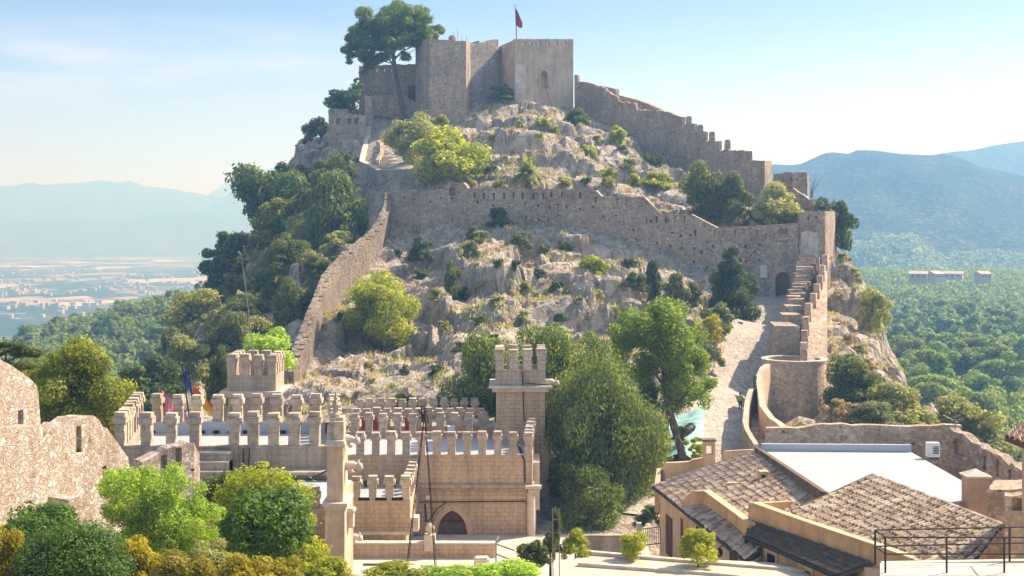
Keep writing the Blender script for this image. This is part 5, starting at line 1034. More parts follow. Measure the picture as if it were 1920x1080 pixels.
cc = thing('brick_chimney', 'stout plastered chimney with a pyramid cap at the corner of the white roof', 'chimney', P(1829, 962, 67.5)); cp_ = P(1829, 962, 67.5); mb = MB(); zt1 = Z(893, 67.5)
mb.box((cp_.x, cp_.y, (zt1 - 18) / 2), (1.12, 1.0, zt1 + 18)); mb.build('stack', plain('pink_render', (.50, .33, .22), .9, .2, 1, .3, .1, 0, .5), cc)
mb = MB(); mb.box((cp_.x, cp_.y, zt1 + .05), (1.32, 1.2, .1)); mb.add([(cp_.x + a * .6, cp_.y + b * .55, zt1 + .1) for a, b in ((-1, -1), (1, -1), (1, 1), (-1, 1))] + [(cp_.x, cp_.y, zt1 + .42)], [(0, 1, 4), (1, 2, 4), (2, 3, 4), (3, 0, 4)]); mb.build('cap', M['coping'], cc)
rh = thing('rubble_outbuilding', 'rubble outbuilding with a small barred opening at the right edge', 'building', P(1890, 1040, 66)); mb = MB(); wall_geo(mb, [(1850, 918, 67), (1930, 915, 66)], 3, -22, (), .08); wall_geo(mb, [(1884, 930, 64.5), (1940, 928, 64)], 1, -22, [(1908, 944, .5, .75, .4)], .06); mb.build('wall', M['castle_tan'], rh)
er = thing('tiled_eave', 'corner of an old tiled eave entering at the right edge', 'house', P(1910, 830, 55)); a, b, c_, d_ = P(1884, 817, 54), P(1990, 858, 50), P(1990, 800, 56), P(1906, 797, 58); tiles('roof', a, b, c_, d_, er, seed=9); mb = MB(); slab(mb, a - V((0, 0, .02)), b - V((0, 0, .02)), c_ - V((0, 0, .02)), d_ - V((0, 0, .02)), .2); mb.build('eave_deck', M['wood'], er); mb = MB(); mb.prism([xy(1916, 55), xy(1995, 51), xy(1995, 58), xy(1920, 59)], -26, Z(838, 55)); mb.build('wall', M['ochre_light'], er)
# ---- right terrace with railing, garden kerbs
mb = MB(); mb.prism([xy(1650, 42.2), xy(2000, 42.2), xy(2000, 34), xy(1650, 34)], -14, -11.0); tag(mb.build('terrace_slab', M['coping']), kind='structure')
mb = MB(); wall_geo(mb, [(1655, 1056, 42.4), (2000, 1050, 42.4)], .25, -14); tag(mb.build('terrace_kerb_wall', M['coping']), 'low concrete kerb wall carrying the iron railing', 'wall')
rl = thing('iron_railing', 'dark iron railing of two parallel runs on the terrace, bottom right', 'railing', P(1660, 1072, 41)); mb = MB(); pm = MB(); zr = -11.0
def zray(py, D): return Z(py, D)
far_ = [xy(1641, 42), xy(1893, 42.4), xy(1990, 42.6)]; near_ = [xy(1660, 41), xy(1775, 41), xy(1883, 41), xy(1990, 41)]
for run in (far_, near_):
    for x, y in run: pm.tube([(x, y, zr), (x, y, zr + 1.13)], .035, 6)
    for h in (1.13, .6): mb.tube([(x, y, zr + h) for x, y in run], .026, 6)
for h in (1.13, .6): mb.tube([(*far_[0], zr + h), (*near_[0], zr + h)], .026, 6)
mb.tube([(X(1865, 42.4), 42.4, zr + 1.13), (*near_[2], zr + 1.13)], .026, 6); mb.build('rails', M['iron'], rl); pm.build('posts', M['iron'], rl)
mb = MB(); mb.poly([P(1060, 1085, 61.5), P(1700, 1085, 61.5), (X(1620, 62), 63.5, -16.75), (X(1085, 66), 66.3, -16.75)]); mb.v = [(a, b, -16.75) for a, b, c in mb.v]; tag(mb.build('garden_bed', M['sand']), kind='structure')
kb = walls('garden_kerb', 'long low concrete kerb in front of the ochre houses', 'kerb', [(1083, 1032, 66), (1200, 1043, 65), (1400, 1059, 63.4), (1600, 1076, 61.8), (1640, 1082, 61.6)], .3, -22, 'coping', (), 0)
walls('garden_kerb', 'short lower kerb at the front of the sandy garden bed', 'kerb', [(1083, 1055, 63.6), (1200, 1064, 62.8), (1350, 1075, 61.8), (1420, 1083, 61.5)], .25, -18, 'coping', (), 0)
walls('planter_wall', 'shaded planter wall under the big trees left of the iron fence', 'wall', [(1095, 1004, 76), (1178, 1004, 76), (1182, 1006, 79)], .4, -23, 'ashlar_grey', (), 0)
fe = thing('iron_fence', 'short black iron fence at the foot of the ochre house', 'fence', P(1203, 1030, 78)); mb = MB()
for k in range(10): p_ = P(1203 + 3.9 * k, 992 - .5 * k, 77.5); mb.tube([p_, p_ - V((0, 0, 1.05))], .02, 4)
for dz in (0, -1.0): mb.tube([P(1203, 992, 77.5) + V((0, 0, dz)), P(1238, 987.5, 77.5) + V((0, 0, dz))], .03, 5)
mb.build('bars', M['iron'], fe)
mb = MB(); mb.box(P(1198, 1000, 77.5), (.3, .3, 1.3)); mb.build('post', M['coping'], fe)
# ================================================================ VEGETATION
M['lf_yel'] = leafm('yellow_green_leaves', (0.189, 0.232, 0.029), (0.522, 0.522, 0.072), 0.50)
M['lf_olive'] = leafm('olive_leaves', (0.203, 0.217, 0.072), (0.478, 0.464, 0.189), 0.40)
M['lf_grey'] = leafm('grey_green_leaves', (0.102, 0.131, 0.058), (0.275, 0.290, 0.131), 0.38)
M['lf_dark'] = leafm('dark_evergreen_leaves', (.04, .075, .022), (.14, .19, .05), .36)
M['lf_mid'] = leafm('mid_green_leaves', (0.07, 0.10, 0.025), (0.21, 0.235, 0.062), 0.42)
M['lf_pine'] = leafm('pine_needles', (0.065, 0.116, 0.020), (0.232, 0.290, 0.051), 0.40)
M['lf_pineyel'] = leafm('yellow_pine_needles', (.085, .125, .02), (.40, .40, .045), .48)  # yellow-green needle colour of the lighter pines
M['lf_bright'] = leafm('bright_green_leaves', (0.189, 0.319, 0.036), (0.522, 0.620, 0.131), 0.50)
M['lf_gold'] = leafm('golden_shrub_leaves', (0.20, 0.18, 0.02), (0.50, 0.42, 0.04), 0.50)
M['lf_orange'] = leafm('russet_shrub_leaves', (.20, .165, .025), (.42, .37, .055), .45)
M['lf_box'] = leafm('clipped_box_leaves', (0.036, 0.087, 0.014), (0.174, 0.275, 0.043), 0.38)
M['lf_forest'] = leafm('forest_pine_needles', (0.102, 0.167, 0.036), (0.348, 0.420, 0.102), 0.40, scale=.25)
M['lf_dry'] = leafm('dry_stems', (0.290, 0.203, 0.087), (0.609, 0.478, 0.261), 0.30)
M['lf_carob'] = leafm('carob_leaves', (.07, .115, .025), (.30, .345, .085), .45, scale=.9)
M['lf_far'] = leafm('far_pine_needles', (.018, .030, .013), (.045, .058, .022), .12, scale=.05)
rng = np.random.default_rng(5)
def leaves(cent, rad, n, size, seed, outw=.7, shell=.55, squash=1.0):
    """n small rhombic leaves spread through clumps. cent (k,3), rad (k,3)"""
    r = np.random.default_rng(seed); cent = np.asarray(cent, float); rad = np.asarray(rad, float)
    if rad.ndim == 1: rad = np.repeat(rad[:, None], 3, 1)
    wgt = (rad.prod(1)) ** (2 / 3); k = r.choice(len(cent), n, p=wgt / wgt.sum())
    d = r.normal(size=(n, 3)); d /= np.linalg.norm(d, axis=1)[:, None]
    rr_ = shell + (1 - shell) * r.random(n) ** .6; rr_ = np.where(r.random(n) < (.14 if shell < .65 else .05), rr_ * r.uniform(1.0, 1.38 if shell < .65 else 1.15, n), rr_)
    p = cent[k] + d * rr_[:, None] * rad[k]
    nn = d * (outw + .2) + r.normal(size=(n, 3)) * .42; nn[:, 2] += .2; nn /= np.linalg.norm(nn, axis=1)[:, None]
    a = np.cross(nn, r.normal(size=(n, 3))); a /= np.linalg.norm(a, axis=1)[:, None]; b = np.cross(nn, a)
    s = size * r.uniform(.55, 1.45, n)[:, None]
    v = np.stack([p - a * s, p - b * s * .55, p + a * s, p + b * s * .55], 1).reshape(-1, 3)
    return v, np.arange(4 * n).reshape(-1, 4)
def clumps(kind, k, seed):
    """clump centres and radii in a unit crown: x,y in -1..1, z in 0..1 scaled -1..1"""
    r = np.random.default_rng(seed); c = []; q = []
    while len(c) < k:
        if kind == 'round':
            d = r.normal(size=3); d /= np.linalg.norm(d); t = r.uniform(.3, .78); p = d * t; p[2] = p[2] * .95; rad = r.uniform(.18, .36)
        elif kind == 'ball':
            d = r.normal(size=3); d /= np.linalg.norm(d); p = d * r.uniform(.64, .69); rad = r.uniform(.26, .31)
        elif kind == 'dome':
            d = r.normal(size=3); d[2] = abs(d[2]); d /= np.linalg.norm(d); p = d * r.uniform(.55, .8); p[2] = p[2] * 2 - 1 + .1; rad = r.uniform(.2, .34); p[2] = min(p[2], .72)
        elif kind == 'cone':
            z = -.92 + 1.8 * r.random() ** 1.35; w_ = (1 - (z + 1) / 2) ** .8 * .78 + .04; a = r.uniform(0, 2 * pi); t = r.uniform(.35, 1); p = np.array([cos(a) * w_ * t, sin(a) * w_ * t, z]); rad = r.uniform(.12, .24) * (.55 + w_)
        elif kind == 'pine':
            z = r.uniform(-.85, .85); w_ = .75 * (1 - max(0, z) ** 1.6 * .75) * (.62 + .38 * min(1, (z + 1) * 1.1)); a = r.uniform(0, 2 * pi); t = r.uniform(.2, 1); p = np.array([cos(a) * w_ * t, sin(a) * w_ * t, z]); rad = r.uniform(.14, .27)
        elif kind == 'column':
            z = r.uniform(-.9, .85); w_ = .55 * (1 - max(0, z) ** 2 * .8); a = r.uniform(0, 2 * pi); p = np.array([cos(a) * w_, sin(a) * w_, z]); rad = r.uniform(.18, .3)
        elif kind == 'spray':
            a = r.uniform(0, 2 * pi); z = r.uniform(-.8, .8); t = r.uniform(.1, .75); p = np.array([cos(a) * t, sin(a) * t, z]); rad = r.uniform(.12, .3)
        c.append(p); q.append(rad)
    return np.array(c), np.array(q)
CROWN = {}
def crown_me(kind, size_class, var=0, name='foliage'):
    """shared crown meshes; unit half extents; size_class sets the leaf count"""
    key = (kind, size_class, var, name)
    if key not in CROWN:
        k, n, s = {'xs': (7, 260, .16), 's': (11, 900, .11), 'm': (18, 3000, .07), 'l': (30, 11000, .042), 'x': (46, 34000, .024), 'xx': (64, 90000, .0155)}[size_class]
        k = k * 2 if kind == 'ball' else k
        c, q = clumps(kind, k, 100 + var * 17 + len(CROWN)); 
        sh = .7 if kind == 'ball' else .5
        v, f = leaves(c, np.stack([q, q, q * (.8 if kind != 'ball' else 1)], 1), n, s, 7 + var * 3 + len(CROWN), .75, sh)
        if kind in ('ball', 'dome', 'round', 'cone', 'column', 'pine'):
            n2 = n // 5; cc, qq = c * .55, q * 1.1; v2, f2 = leaves(cc, qq, n2, s * 1.5, 31 + var, .3, .2); f2 = f2 + len(v); v = np.concatenate([v, v2]); f = np.concatenate([f, f2])
        lo = np.percentile(v, 1.2, axis=0); hi = np.percentile(v, 98.8, axis=0); v = (v - (lo + hi) / 2) / ((hi - lo) / 2) * np.array([.95, .95, .96]); c = (c - (lo + hi) / 2) / ((hi - lo) / 2)
        CROWN[key] = (npmesh(name, v, f), c)
    return CROWN[key]
def put(name, me, m, parent=None, loc=(0, 0, 0), scale=(1, 1, 1), rot=0):
    o = bpy.data.objects.new(name, me); col.objects.link(o)
    if not me.materials: me.materials.append(m)
    o.material_slots[0].link = 'OBJECT'; o.material_slots[0].material = m
    if parent is not None: o.parent = parent
    o.location = loc; o.scale = scale; o.rotation_euler = (0, 0, rot); return o
def szc(w):
    return 'xs' if w < 18 else 's' if w < 34 else 'm' if w < 75 else 'l' if w < 150 else 'x' if w < 250 else 'xx'
vr = random.Random(21)
def bush(label, x0, y0, x1, y1, D, m, kind='dome', sc_=None, group=None, name='shrub', cat='shrub', depth=1.0, var=None):
    """a shrub given by its extent in the picture and its distance"""
    wpx = x1 - x0; s = sc_ or szc(max(wpx, (y1 - y0) * .8)); me, c = crown_me(kind, s, vr.randrange(3) if var is None else var, 'foliage')
    w_ = wpx / F * D / 2 / .93; h = (y1 - y0) / F * D / 2 / .95
    p = P((x0 + x1) / 2, (y0 + y1) / 2, D)
    return tag(put(name, me, M[m], None, p, (w_, w_ * depth, h), vr.uniform(0, 6.28) if abs(depth - 1) < .01 else 0), label, cat, group)
def tree(label, x0, y0, x1, y1, D, m, kind='round', base=None, tr=.12, sc_=None, name='tree', cat='tree', group=None, limbs=6, bpx=None, depth=1.0, bark='bark', var=None):
    """crown extent in the picture + (px, py) of the foot of the trunk"""
    s = sc_ or szc(max(x1 - x0, (y1 - y0) * .8)); me, c = crown_me(kind, s, vr.randrange(3) if var is None else var, 'crown')
    w_ = (x1 - x0) / F * D / 2 / .93; h = (y1 - y0) / F * D / 2 / .95; pc = P((x0 + x1) / 2, (y0 + y1) / 2, D)
    bx_ = bpx if bpx is not None else (x0 + x1) / 2; by_ = base if base is not None else y1 + 6
    foot = P(bx_, by_, D); t = thing(name, label, cat, foot, group)
    rot = vr.uniform(0, 6.28) if abs(depth - 1) < .01 else 0
    put('crown', me, M[m], t, pc - foot, (w_, w_ * depth, h), rot)
    mb = MB(); top_ = pc + V((0, 0, h * .35)); mid = foot.lerp(pc, .55) + V((vr.uniform(-.1, .1) * w_, 0, 0)); mb.tube([foot - V((0, 0, .8)), foot + V((0, 0, .2)), mid, pc, top_], [tr * 1.5, tr * 1.15, tr * .85, tr * .6, tr * .15], 7)
    cr, sr = cos(rot), sin(rot)
    for i in range(limbs):
        q = c[i % len(c)]; q = V((q[0] * w_, q[1] * w_ * depth, q[2] * h)); q = V((q.x * cr - q.y * sr, q.x * sr + q.y * cr, q.z)); st_ = mid.lerp(top_, vr.uniform(0, .7)); e = pc + q * .85
        mb.tube([st_, st_.lerp(e, .5) + V((0, 0, .08 * h)), e], [tr * .45, tr * .28, tr * .08], 5)
    mb.build('trunk', M[bark], t); return t
# ---- the umbrella pine on the summit
up = thing('umbrella_pine', 'big dark umbrella pine with a bare leaning trunk on the summit', 'tree', P(756, 222, 249))
ucl = [(735,22,42),(700,35,36),(770,28,40),(672,52,26),(806,48,26),(740,48,40),(690,70,34),(665,85,24),(783,60,38),(720,82,30),(660,108,18),(690,108,26),(818,58,18),(800,74,24),(760,78,26),(712,110,18),(652,70,12),(682,135,12),(762,105,14),(668,150,7),(671,165,5),(730,62,36),(715,60,42),(758,42,40),(664,72,28),(704,92,30),(786,70,30),(742,30,34),(800,60,24),(680,58,34),(722,98,18),(754,66,34),(690,124,14),(650,95,14)]
uc = []; ur = []
rg = np.random.default_rng(2)
for px, py, r in ucl:
    for k in range(5):
        D = 249 + rg.uniform(-1, 1) * 7 * (1 - ((px - 738) / 110) ** 2) ; jx, jy = rg.uniform(-.6, .6, 2) * r
        uc.append(tuple(P(px + jx, py + jy * .8, D))); ur.append(r / F * 249 * rg.uniform(.34, .56))
ur = np.array(ur); v, f = leaves(np.array(uc) - np.array(P(756, 222, 249)), np.stack([ur, ur, ur * .7], 1), 95000, .19, 3, .7, .3)
put('crown', npmesh('crown', v, f), M['lf_pine'], up)
mb = MB(); mb.tube([P(759, 230, 249), P(754, 200, 249), P(746, 160, 249), P(740, 125, 249), P(737, 100, 249), P(735, 70, 249), P(733, 45, 249)], [.62, .5, .44, .4, .34, .22, .1], 8)
for pts, r in (([(741,128),(728,108),(708,92),(688,86)], .2), ([(739,112),(752,98),(775,86),(795,76)], .2), ([(737,100),(722,75),(704,52)], .18), ([(737,95),(755,65),(770,40)], .18), ([(736,88),(715,66),(690,62)], .14), ([(740,120),(720,115),(694,112)], .13), ([(736,85),(740,60),(744,30)], .15), ([(738,106),(760,104),(780,92)], .1)):
    mb.tube([P(a, b, 249 + i * vr.uniform(-1.2, 1.2)) for i, (a, b) in enumerate(pts)], [r, r * .8, r * .55, r * .25][:len(pts)], 6)
mb.build('trunk', M['bark'], up)
# ---- trees and shrubs, left flank of the hill
for a in [
 ('dark feathery bush growing behind the corner turret', 614,160,678,214,256,'lf_dark','round'),
 ('dark shrub capping the rock spur left of the corner turret', 558,224,622,284,250,'lf_grey','dome'),
 ('pale scrub patch below the corner turret on the left cliff', 590,275,622,312,243,'lf_olive','dome'),
 ('dark green scrub under the turret beside the retaining wall', 610,290,672,345,232,'lf_dark','dome'),
 ('bright leafy scrub band climbing under the corner turret', 628,290,672,350,224,'lf_mid','spray'),
 ('small dark bush on the cliff edge below the left rock spur', 522,310,574,372,238,'lf_dark','round'),
 ('grey green bush halfway down the outer side of the descending wall', 562,474,632,562,176,'lf_olive','dome'),
 ('dark leafy bush against the lower part of the descending wall', 520,535,598,648,158,'lf_mid','dome'),
 ('olive bush left of the descending wall beneath the yellow pine', 470,510,540,600,186,'lf_olive','dome'),
 ('rounded olive bush on the left shoulder of the hill', 318,548,418,650,178,'lf_olive','dome'),
 ('dusky bush low on the left hillside above the flags', 286,622,372,745,158,'lf_grey','dome'),
 ('dark undergrowth mass behind the blue and orange flags', 262,672,345,770,140,'lf_dark','dome'),
 ('shaded bush below the left cliff beside the left tower', 395,590,470,690,150,'lf_grey','dome'),
 ('bright green leafy shrub behind the left crenellated tower', 452,624,545,690,114,'lf_bright','dome'),
 ('green shrub left of the left crenellated tower', 392,660,440,760,116,'lf_mid','dome'),
 ('small dark bush between the dark pine and the olive bush', 372,640,430,720,150,'lf_dark','dome'),
 ('shadowy bush between the yellow pine and the descending wall', 505,590,560,660,160,'lf_grey','dome'),
 ]: bush(*a)
for a, k in [
 (('large dark green tree on the left skyline of the hill', 448,322,578,476,222,'lf_pine','round',500), dict(tr=.3)),
 (('dark pine standing out on the left skyline below the large tree', 376,440,474,566,206,'lf_dark','pine',585), dict(tr=.22)),
 (('yellow green sunlit pine on the left flank', 480,378,582,525,204,'lf_pineyel','pine',560), dict(tr=.22)),
 (('broad dark ivy-clad tree mass below the retaining wall', 574,330,690,500,196,'lf_pine','dome',505), dict(tr=.25)),
 (('mid green tree above the broad dark tree mass', 592,300,664,400,206,'lf_mid','round',430), dict(tr=.18)),
 (('grey green tree under the yellow green pine', 470,470,560,570,196,'lf_grey','round',590), dict(tr=.18)),
 (('loose yellow green pine in front of the left valley', 52,652,214,800,76,'lf_pineyel','round',840), dict(tr=.16)),
 (('leafy branch end showing over the ruined gable', -40,640,62,700,68,'lf_mid','spray',760), dict(tr=.1)),
 (('small yellowish pine beside the left end of the merlons', 185,730,232,830,84,'lf_pineyel','pine',850), dict(tr=.1)),
 (('mid green pine rising beyond the left hall', 214,690,276,770,122,'lf_pine','pine',800), dict(tr=.12)),
 ]: tree(*a[:8], base=a[8], **k)
# ---- inside the walls
for a, k in [
 (('pale willowy olive tree beside the summit steps', 732,218,808,300,213,'lf_olive','round',322), dict(tr=.3)),
 (('broad yellow green olive tree above the rampart turret', 785,248,907,348,203,'lf_yel','round',352), dict(tr=.3)),
 (('leafy green tree growing in the right part of the upper ward', 1286,312,1360,415,184,'lf_mid','round',424), dict(tr=.15)),
 (('bushier green tree touching the rampart in the upper ward', 1335,328,1410,420,183,'lf_mid','dome',426), dict(tr=.15)),
 (('feathery yellowish tree next to the gate tower', 1414,346,1502,420,181,'lf_olive','dome',424), dict(tr=.14)),
 (('leafy tree hanging out behind the right side of the gate tower', 1532,378,1600,462,181,'lf_dark','round',470), dict(tr=.14)),
 (('slim dark cypress on the slope below the rampart', 1212,490,1238,574,160,'lf_dark','column',578), dict(tr=.1)),
 (('broad dark conical conifer beside the cobbled path', 1318,472,1412,602,158,'lf_dark','cone',606), dict(tr=.2, sc_='x')),
 (('round yellow green bush tree on the slope below the rampart', 650,526,776,648,148,'lf_yel','round',664), dict(tr=.22, sc_='x')),
 ]: tree(*a[:8], base=a[8], **k)
for a in [
 ('small bright shrub at the foot of the faceted bastion', 804,217,840,256,226,'lf_yel','dome'),
 ('dark shrub at the foot of the curtain wall', 915,157,962,187,247,'lf_dark','dome'),
 ('green bush against the foot of the rampart centre', 914,391,962,432,184,'lf_mid','dome'),
 ('leafy green bush on the rock just below the rampart', 948,436,996,470,176,'lf_mid','dome'),
 ('bright bush on the slope below the middle of the rampart', 1088,482,1140,538,164,'lf_yel','dome'),
 ('upright dark bush in the rock cleft above the round bush tree', 828,492,866,582,160,'lf_mid','dome'),
 ('dark bush clinging to the grey rock under the rampart corner', 764,446,812,490,178,'lf_dark','dome'),
 ('green bush at the left end of the lower rock crest', 866,426,908,470,180,'lf_mid','dome'),
 ('bright yellow green bush high on the right rock slope', 1140,238,1180,288,226,'lf_yel','dome'),
 ('bright shrub beneath the summit wall right of the rocks', 1206,322,1262,352,200,'lf_yel','dome'),
 ('grey olive bush right of the slim cypress', 1240,514,1292,572,158,'lf_grey','dome'),
 ('small grey bush between the olive bush and the conifer', 1284,530,1318,574,161,'lf_grey','dome'),
 ('bluish bush under the dark conifer', 1306,572,1372,640,147,'lf_grey','dome'),
 ('shrub with clear yellow flowers beside the bluish bush', 1308,594,1350,642,140,'lf_gold','dome'),
 ('dark bush right of the dark conifer by the gate', 1386,514,1420,560,165,'lf_dark','dome'),
 ('grey bush left of the path under the yellow flowers', 1300,640,1356,690,136,'lf_grey','dome'),
 ('dense green bush at the foot of the round tower', 1548,672,1648,775,124,'lf_mid','dome'),
 ('dry twiggy bush right of the round tower foot', 1546,752,1610,808,112,'lf_dry','spray'),
 ('olive brown bush beyond the yard wall, left one', 1628,722,1740,812,120,'lf_olive','dome'),
 ('wide olive bush beyond the boundary wall, right one', 1735,752,1880,868,126,'lf_olive','dome'),
 ('low grey bush directly behind the yard wall', 1590,755,1680,806,112,'lf_grey','dome'),
 ('brownish bush on the right cliff edge below the gate tower', 1612,545,1668,625,156,'lf_olive','dome'),
 ('small bush at the foot of the rocks behind the red panels', 740,738,790,768,112,'lf_mid','dome'),
 ('dark green hedge plants at the foot of the big trees', 1190,950,1242,985,86,'lf_dark','dome'),
 ('leafy bush between the huge dense tree and the pine trunk',1165,720,1250,860,109,'lf_carob','dome'),
 ('straw coloured grassy plant on the turquoise tarpaulin', 1284,822,1322,866,104,'lf_yel','spray'),
 ('green leafy clump between the pine trunk and the barrel', 1262,800,1290,830,106.5,'lf_mid','dome'),
 ]: bush(*a)
# scattered low scrub on the crags: like plants in two groups
scr = random.Random(77)
def crag(px, py, w_, m, label, group, kind='dome'):
    # find where the view ray meets the hill
    r = V(((px - CX) / F, 1, (HY - py) / F)); D = None
    for k in range(560):
        d = 100 + k * .3
        if hz(r.x * d, d) > r.z * d: D = d; break
    if D is None: return
    h = w_ * scr.uniform(.65, .95); bush(label, px - w_ / 2, py - h * .8, px + w_ / 2, py + h * .2, D - .1, m, kind, None, group)
for px, py, w_ in [(1083,232,44),(1018,238,30),(1010,262,22),(1105,295,30),(1138,335,36),(1178,318,30),(1225,310,32),(1190,345,26),(920,322,26),(1040,250,20),(1165,285,22),(1100,345,24),(1060,350,26),(1140,352,28),(925,265,22),(975,240,18),(1235,298,26),(1160,262,20),(880,345,30),(1120,268,20),(1215,355,24),(935,350,22)]:
    crag(px, py, w_, scr.choice(['lf_yel', 'lf_mid', 'lf_olive']), 'low bushy scrub rooted among the sunlit rocks inside the rampart', 'scrub on the upper rocks')
for px, py, w_ in [(900,455,30),(965,505,22),(1010,520,26),(1060,470,24),(880,480,36),(935,500,20),(985,545,24),(1045,545,30),(1085,570,22),(1120,560,26),(1160,540,24),(1180,500,30),(1195,540,40),(905,540,26),(870,560,30),(930,570,28),(980,600,24),(900,610,30),(1050,600,24),(830,620,24),(800,655,20),(760,700,22),(690,690,18),(640,600,22),(625,550,26),(700,720,20),(640,660,20),(860,660,26),(1020,470,22),(1110,510,20),(790,520,26),(820,560,36),(1150,590,22),(1210,590,26),(745,480,18),(1250,590,30),(820,700,26),(930,640,22)]:
    crag(px, py, w_, scr.choice(['lf_mid', 'lf_olive', 'lf_grey', 'lf_olive', 'lf_dark']), 'low scrub rooted in the grey crags below the rampart', 'scrub on the lower crags')
for px, py, w_ in [(1580,490,26),(1600,520,30),(1625,600,24),(1610,660,28),(1590,640,20),(1575,560,18),(1630,690,30)]:
    crag(px, py, w_, scr.choice(['lf_dry', 'lf_olive', 'lf_dry']), 'dry brownish scrub on the cliff right of the stepped wall', 'dry scrub on the right cliff')
for px, py, w_ in [(570,340,24),(610,330,30),(545,400,36),(590,440,40),(630,470,36),(560,450,40),(600,520,30),(500,560,40),(450,600,44),(540,500,44),(440,560,36),(480,650,40),(420,620,40),(350,700,50),(520,690,36),(400,700,44),(620,430,40),(660,420,30),(640,500,24),(300,740,40),(360,610,36),(430,690,36),(510,470,36),(480,600,36)]:
    crag(px, py, w_ * 1.75, scr.choice(['lf_pine', 'lf_mid', 'lf_mid', 'lf_olive']), 'rough evergreen scrub on the steep left flank outside the descending wall', 'scrub on the left flank')
# palm in the upper ward
pm_ = thing('fan_palm', 'low spreading palm with drooping fronds just above the rampart', 'palm', P(990, 352, 194)); pc = P(990, 326, 194); mb = MB(); mb.tube([P(990, 356, 194), pc], [.4, .34], 8); mb.build('trunk', M['bark'], pm_)
rp_ = random.Random(6)
mb = MB()
for k in range(64):
    a = rp_.uniform(0, 6.28); el = rp_.uniform(-.2, 1.35); ln = rp_.uniform(2.6, 3.6); d = V((cos(a) * cos(el), sin(a) * cos(el), sin(el))); pts = [pc + d * (ln * t) - V((0, 0, 1.5 * t * t * cos(el))) for t in (0, .3, .6, .85, 1)]
    for i in range(4):
        dirv = (pts[i + 1] - pts[i]); sd_ = dirv.cross(V((0, 0, 1))); sd_.normalize()
        for q in range(6):
            b0 = pts[i] + dirv * (q / 6)
            for s in (-1, 1):
                tip = b0 + dirv.normalized() * .35 + sd_ * s * .8 * (1 - (i * 6 + q) / 32) - V((0, 0, .12)); mb.poly([b0, b0 + dirv * .3, tip])
mb.build('fronds', M['lf_olive'], pm_)
# ---- the big trees in the middle
for a, k in [
 (('bushy dark tree left of the right crenellated tower', 846,640,980,840,112,'lf_carob','round',860), dict(tr=.25, sc_='x')),
 (('rounded olive green tree directly behind the right crenellated tower', 955,622,1092,830,107,'lf_carob','round',900), dict(tr=.25, sc_='x')),
 (('huge dense tree filling the gap right of the crenellated house', 1030,690,1232,985,98,'lf_carob','round',1010), dict(tr=.4, sc_='xx')),
 (('lower leafy tree at the foot of the huge dense tree', 1040,880,1175,1010,93,'lf_carob','dome',1012), dict(tr=.2, sc_='x')),
 (('tree of medium height behind the huge dense tree', 1068,640,1170,800,118,'lf_carob','round',860), dict(tr=.25, sc_='x')),
 ]: tree(*a[:8], base=a[8], **k)
pt = thing('stone_pine', 'light green pine with a bare leaning trunk beside the cobbled path', 'tree', P(1282, 870, 104))
v, f = None, None; pcl = [(1200,612,48),(1250,600,48),(1290,630,42),(1180,640,40),(1240,660,62),(1300,690,40),(1310,735,32),(1270,730,46),(1255,765,30),(1215,690,40),(1160,620,26),(1330,720,18),(1290,660,40),(1240,620,50),(1225,585,26)]
uc = []; ur = []
for px, py, r in pcl:
    for k in range(6): uc.append(tuple(P(px + rg.uniform(-.5, .5) * r, py + rg.uniform(-.5, .5) * r, 106 + rg.uniform(-1, 1) * 3.2) - P(1282, 870, 104))); ur.append(r / F * 106 * rg.uniform(.42, .62))
v, f = leaves(uc, np.array(ur), 42000, .12, 12, .75, .35); put('crown', npmesh('crown', v, f), M['lf_pine'] if False else leafm('light_pine_needles', (0.102, 0.174, 0.022), (0.348, 0.435, 0.072), 0.46), pt)
mb = MB(); mb.tube([P(1283, 876, 104), P(1277, 845, 104), P(1264, 800, 104.6), P(1254, 770, 105), P(1248, 720, 105.6), P(1240, 660, 106)], [.42, .34, .33, .3, .22, .1], 8)
for pts in ([(1256,775),(1285,740),(1305,715)], [(1250,730),(1220,690),(1200,650)], [(1249,715),(1270,670),(1285,640)]): mb.tube([P(a, b, 105.4) for a, b in pts], [.16, .1, .04], 6)
mb.build('trunk', M['bark'], pt)
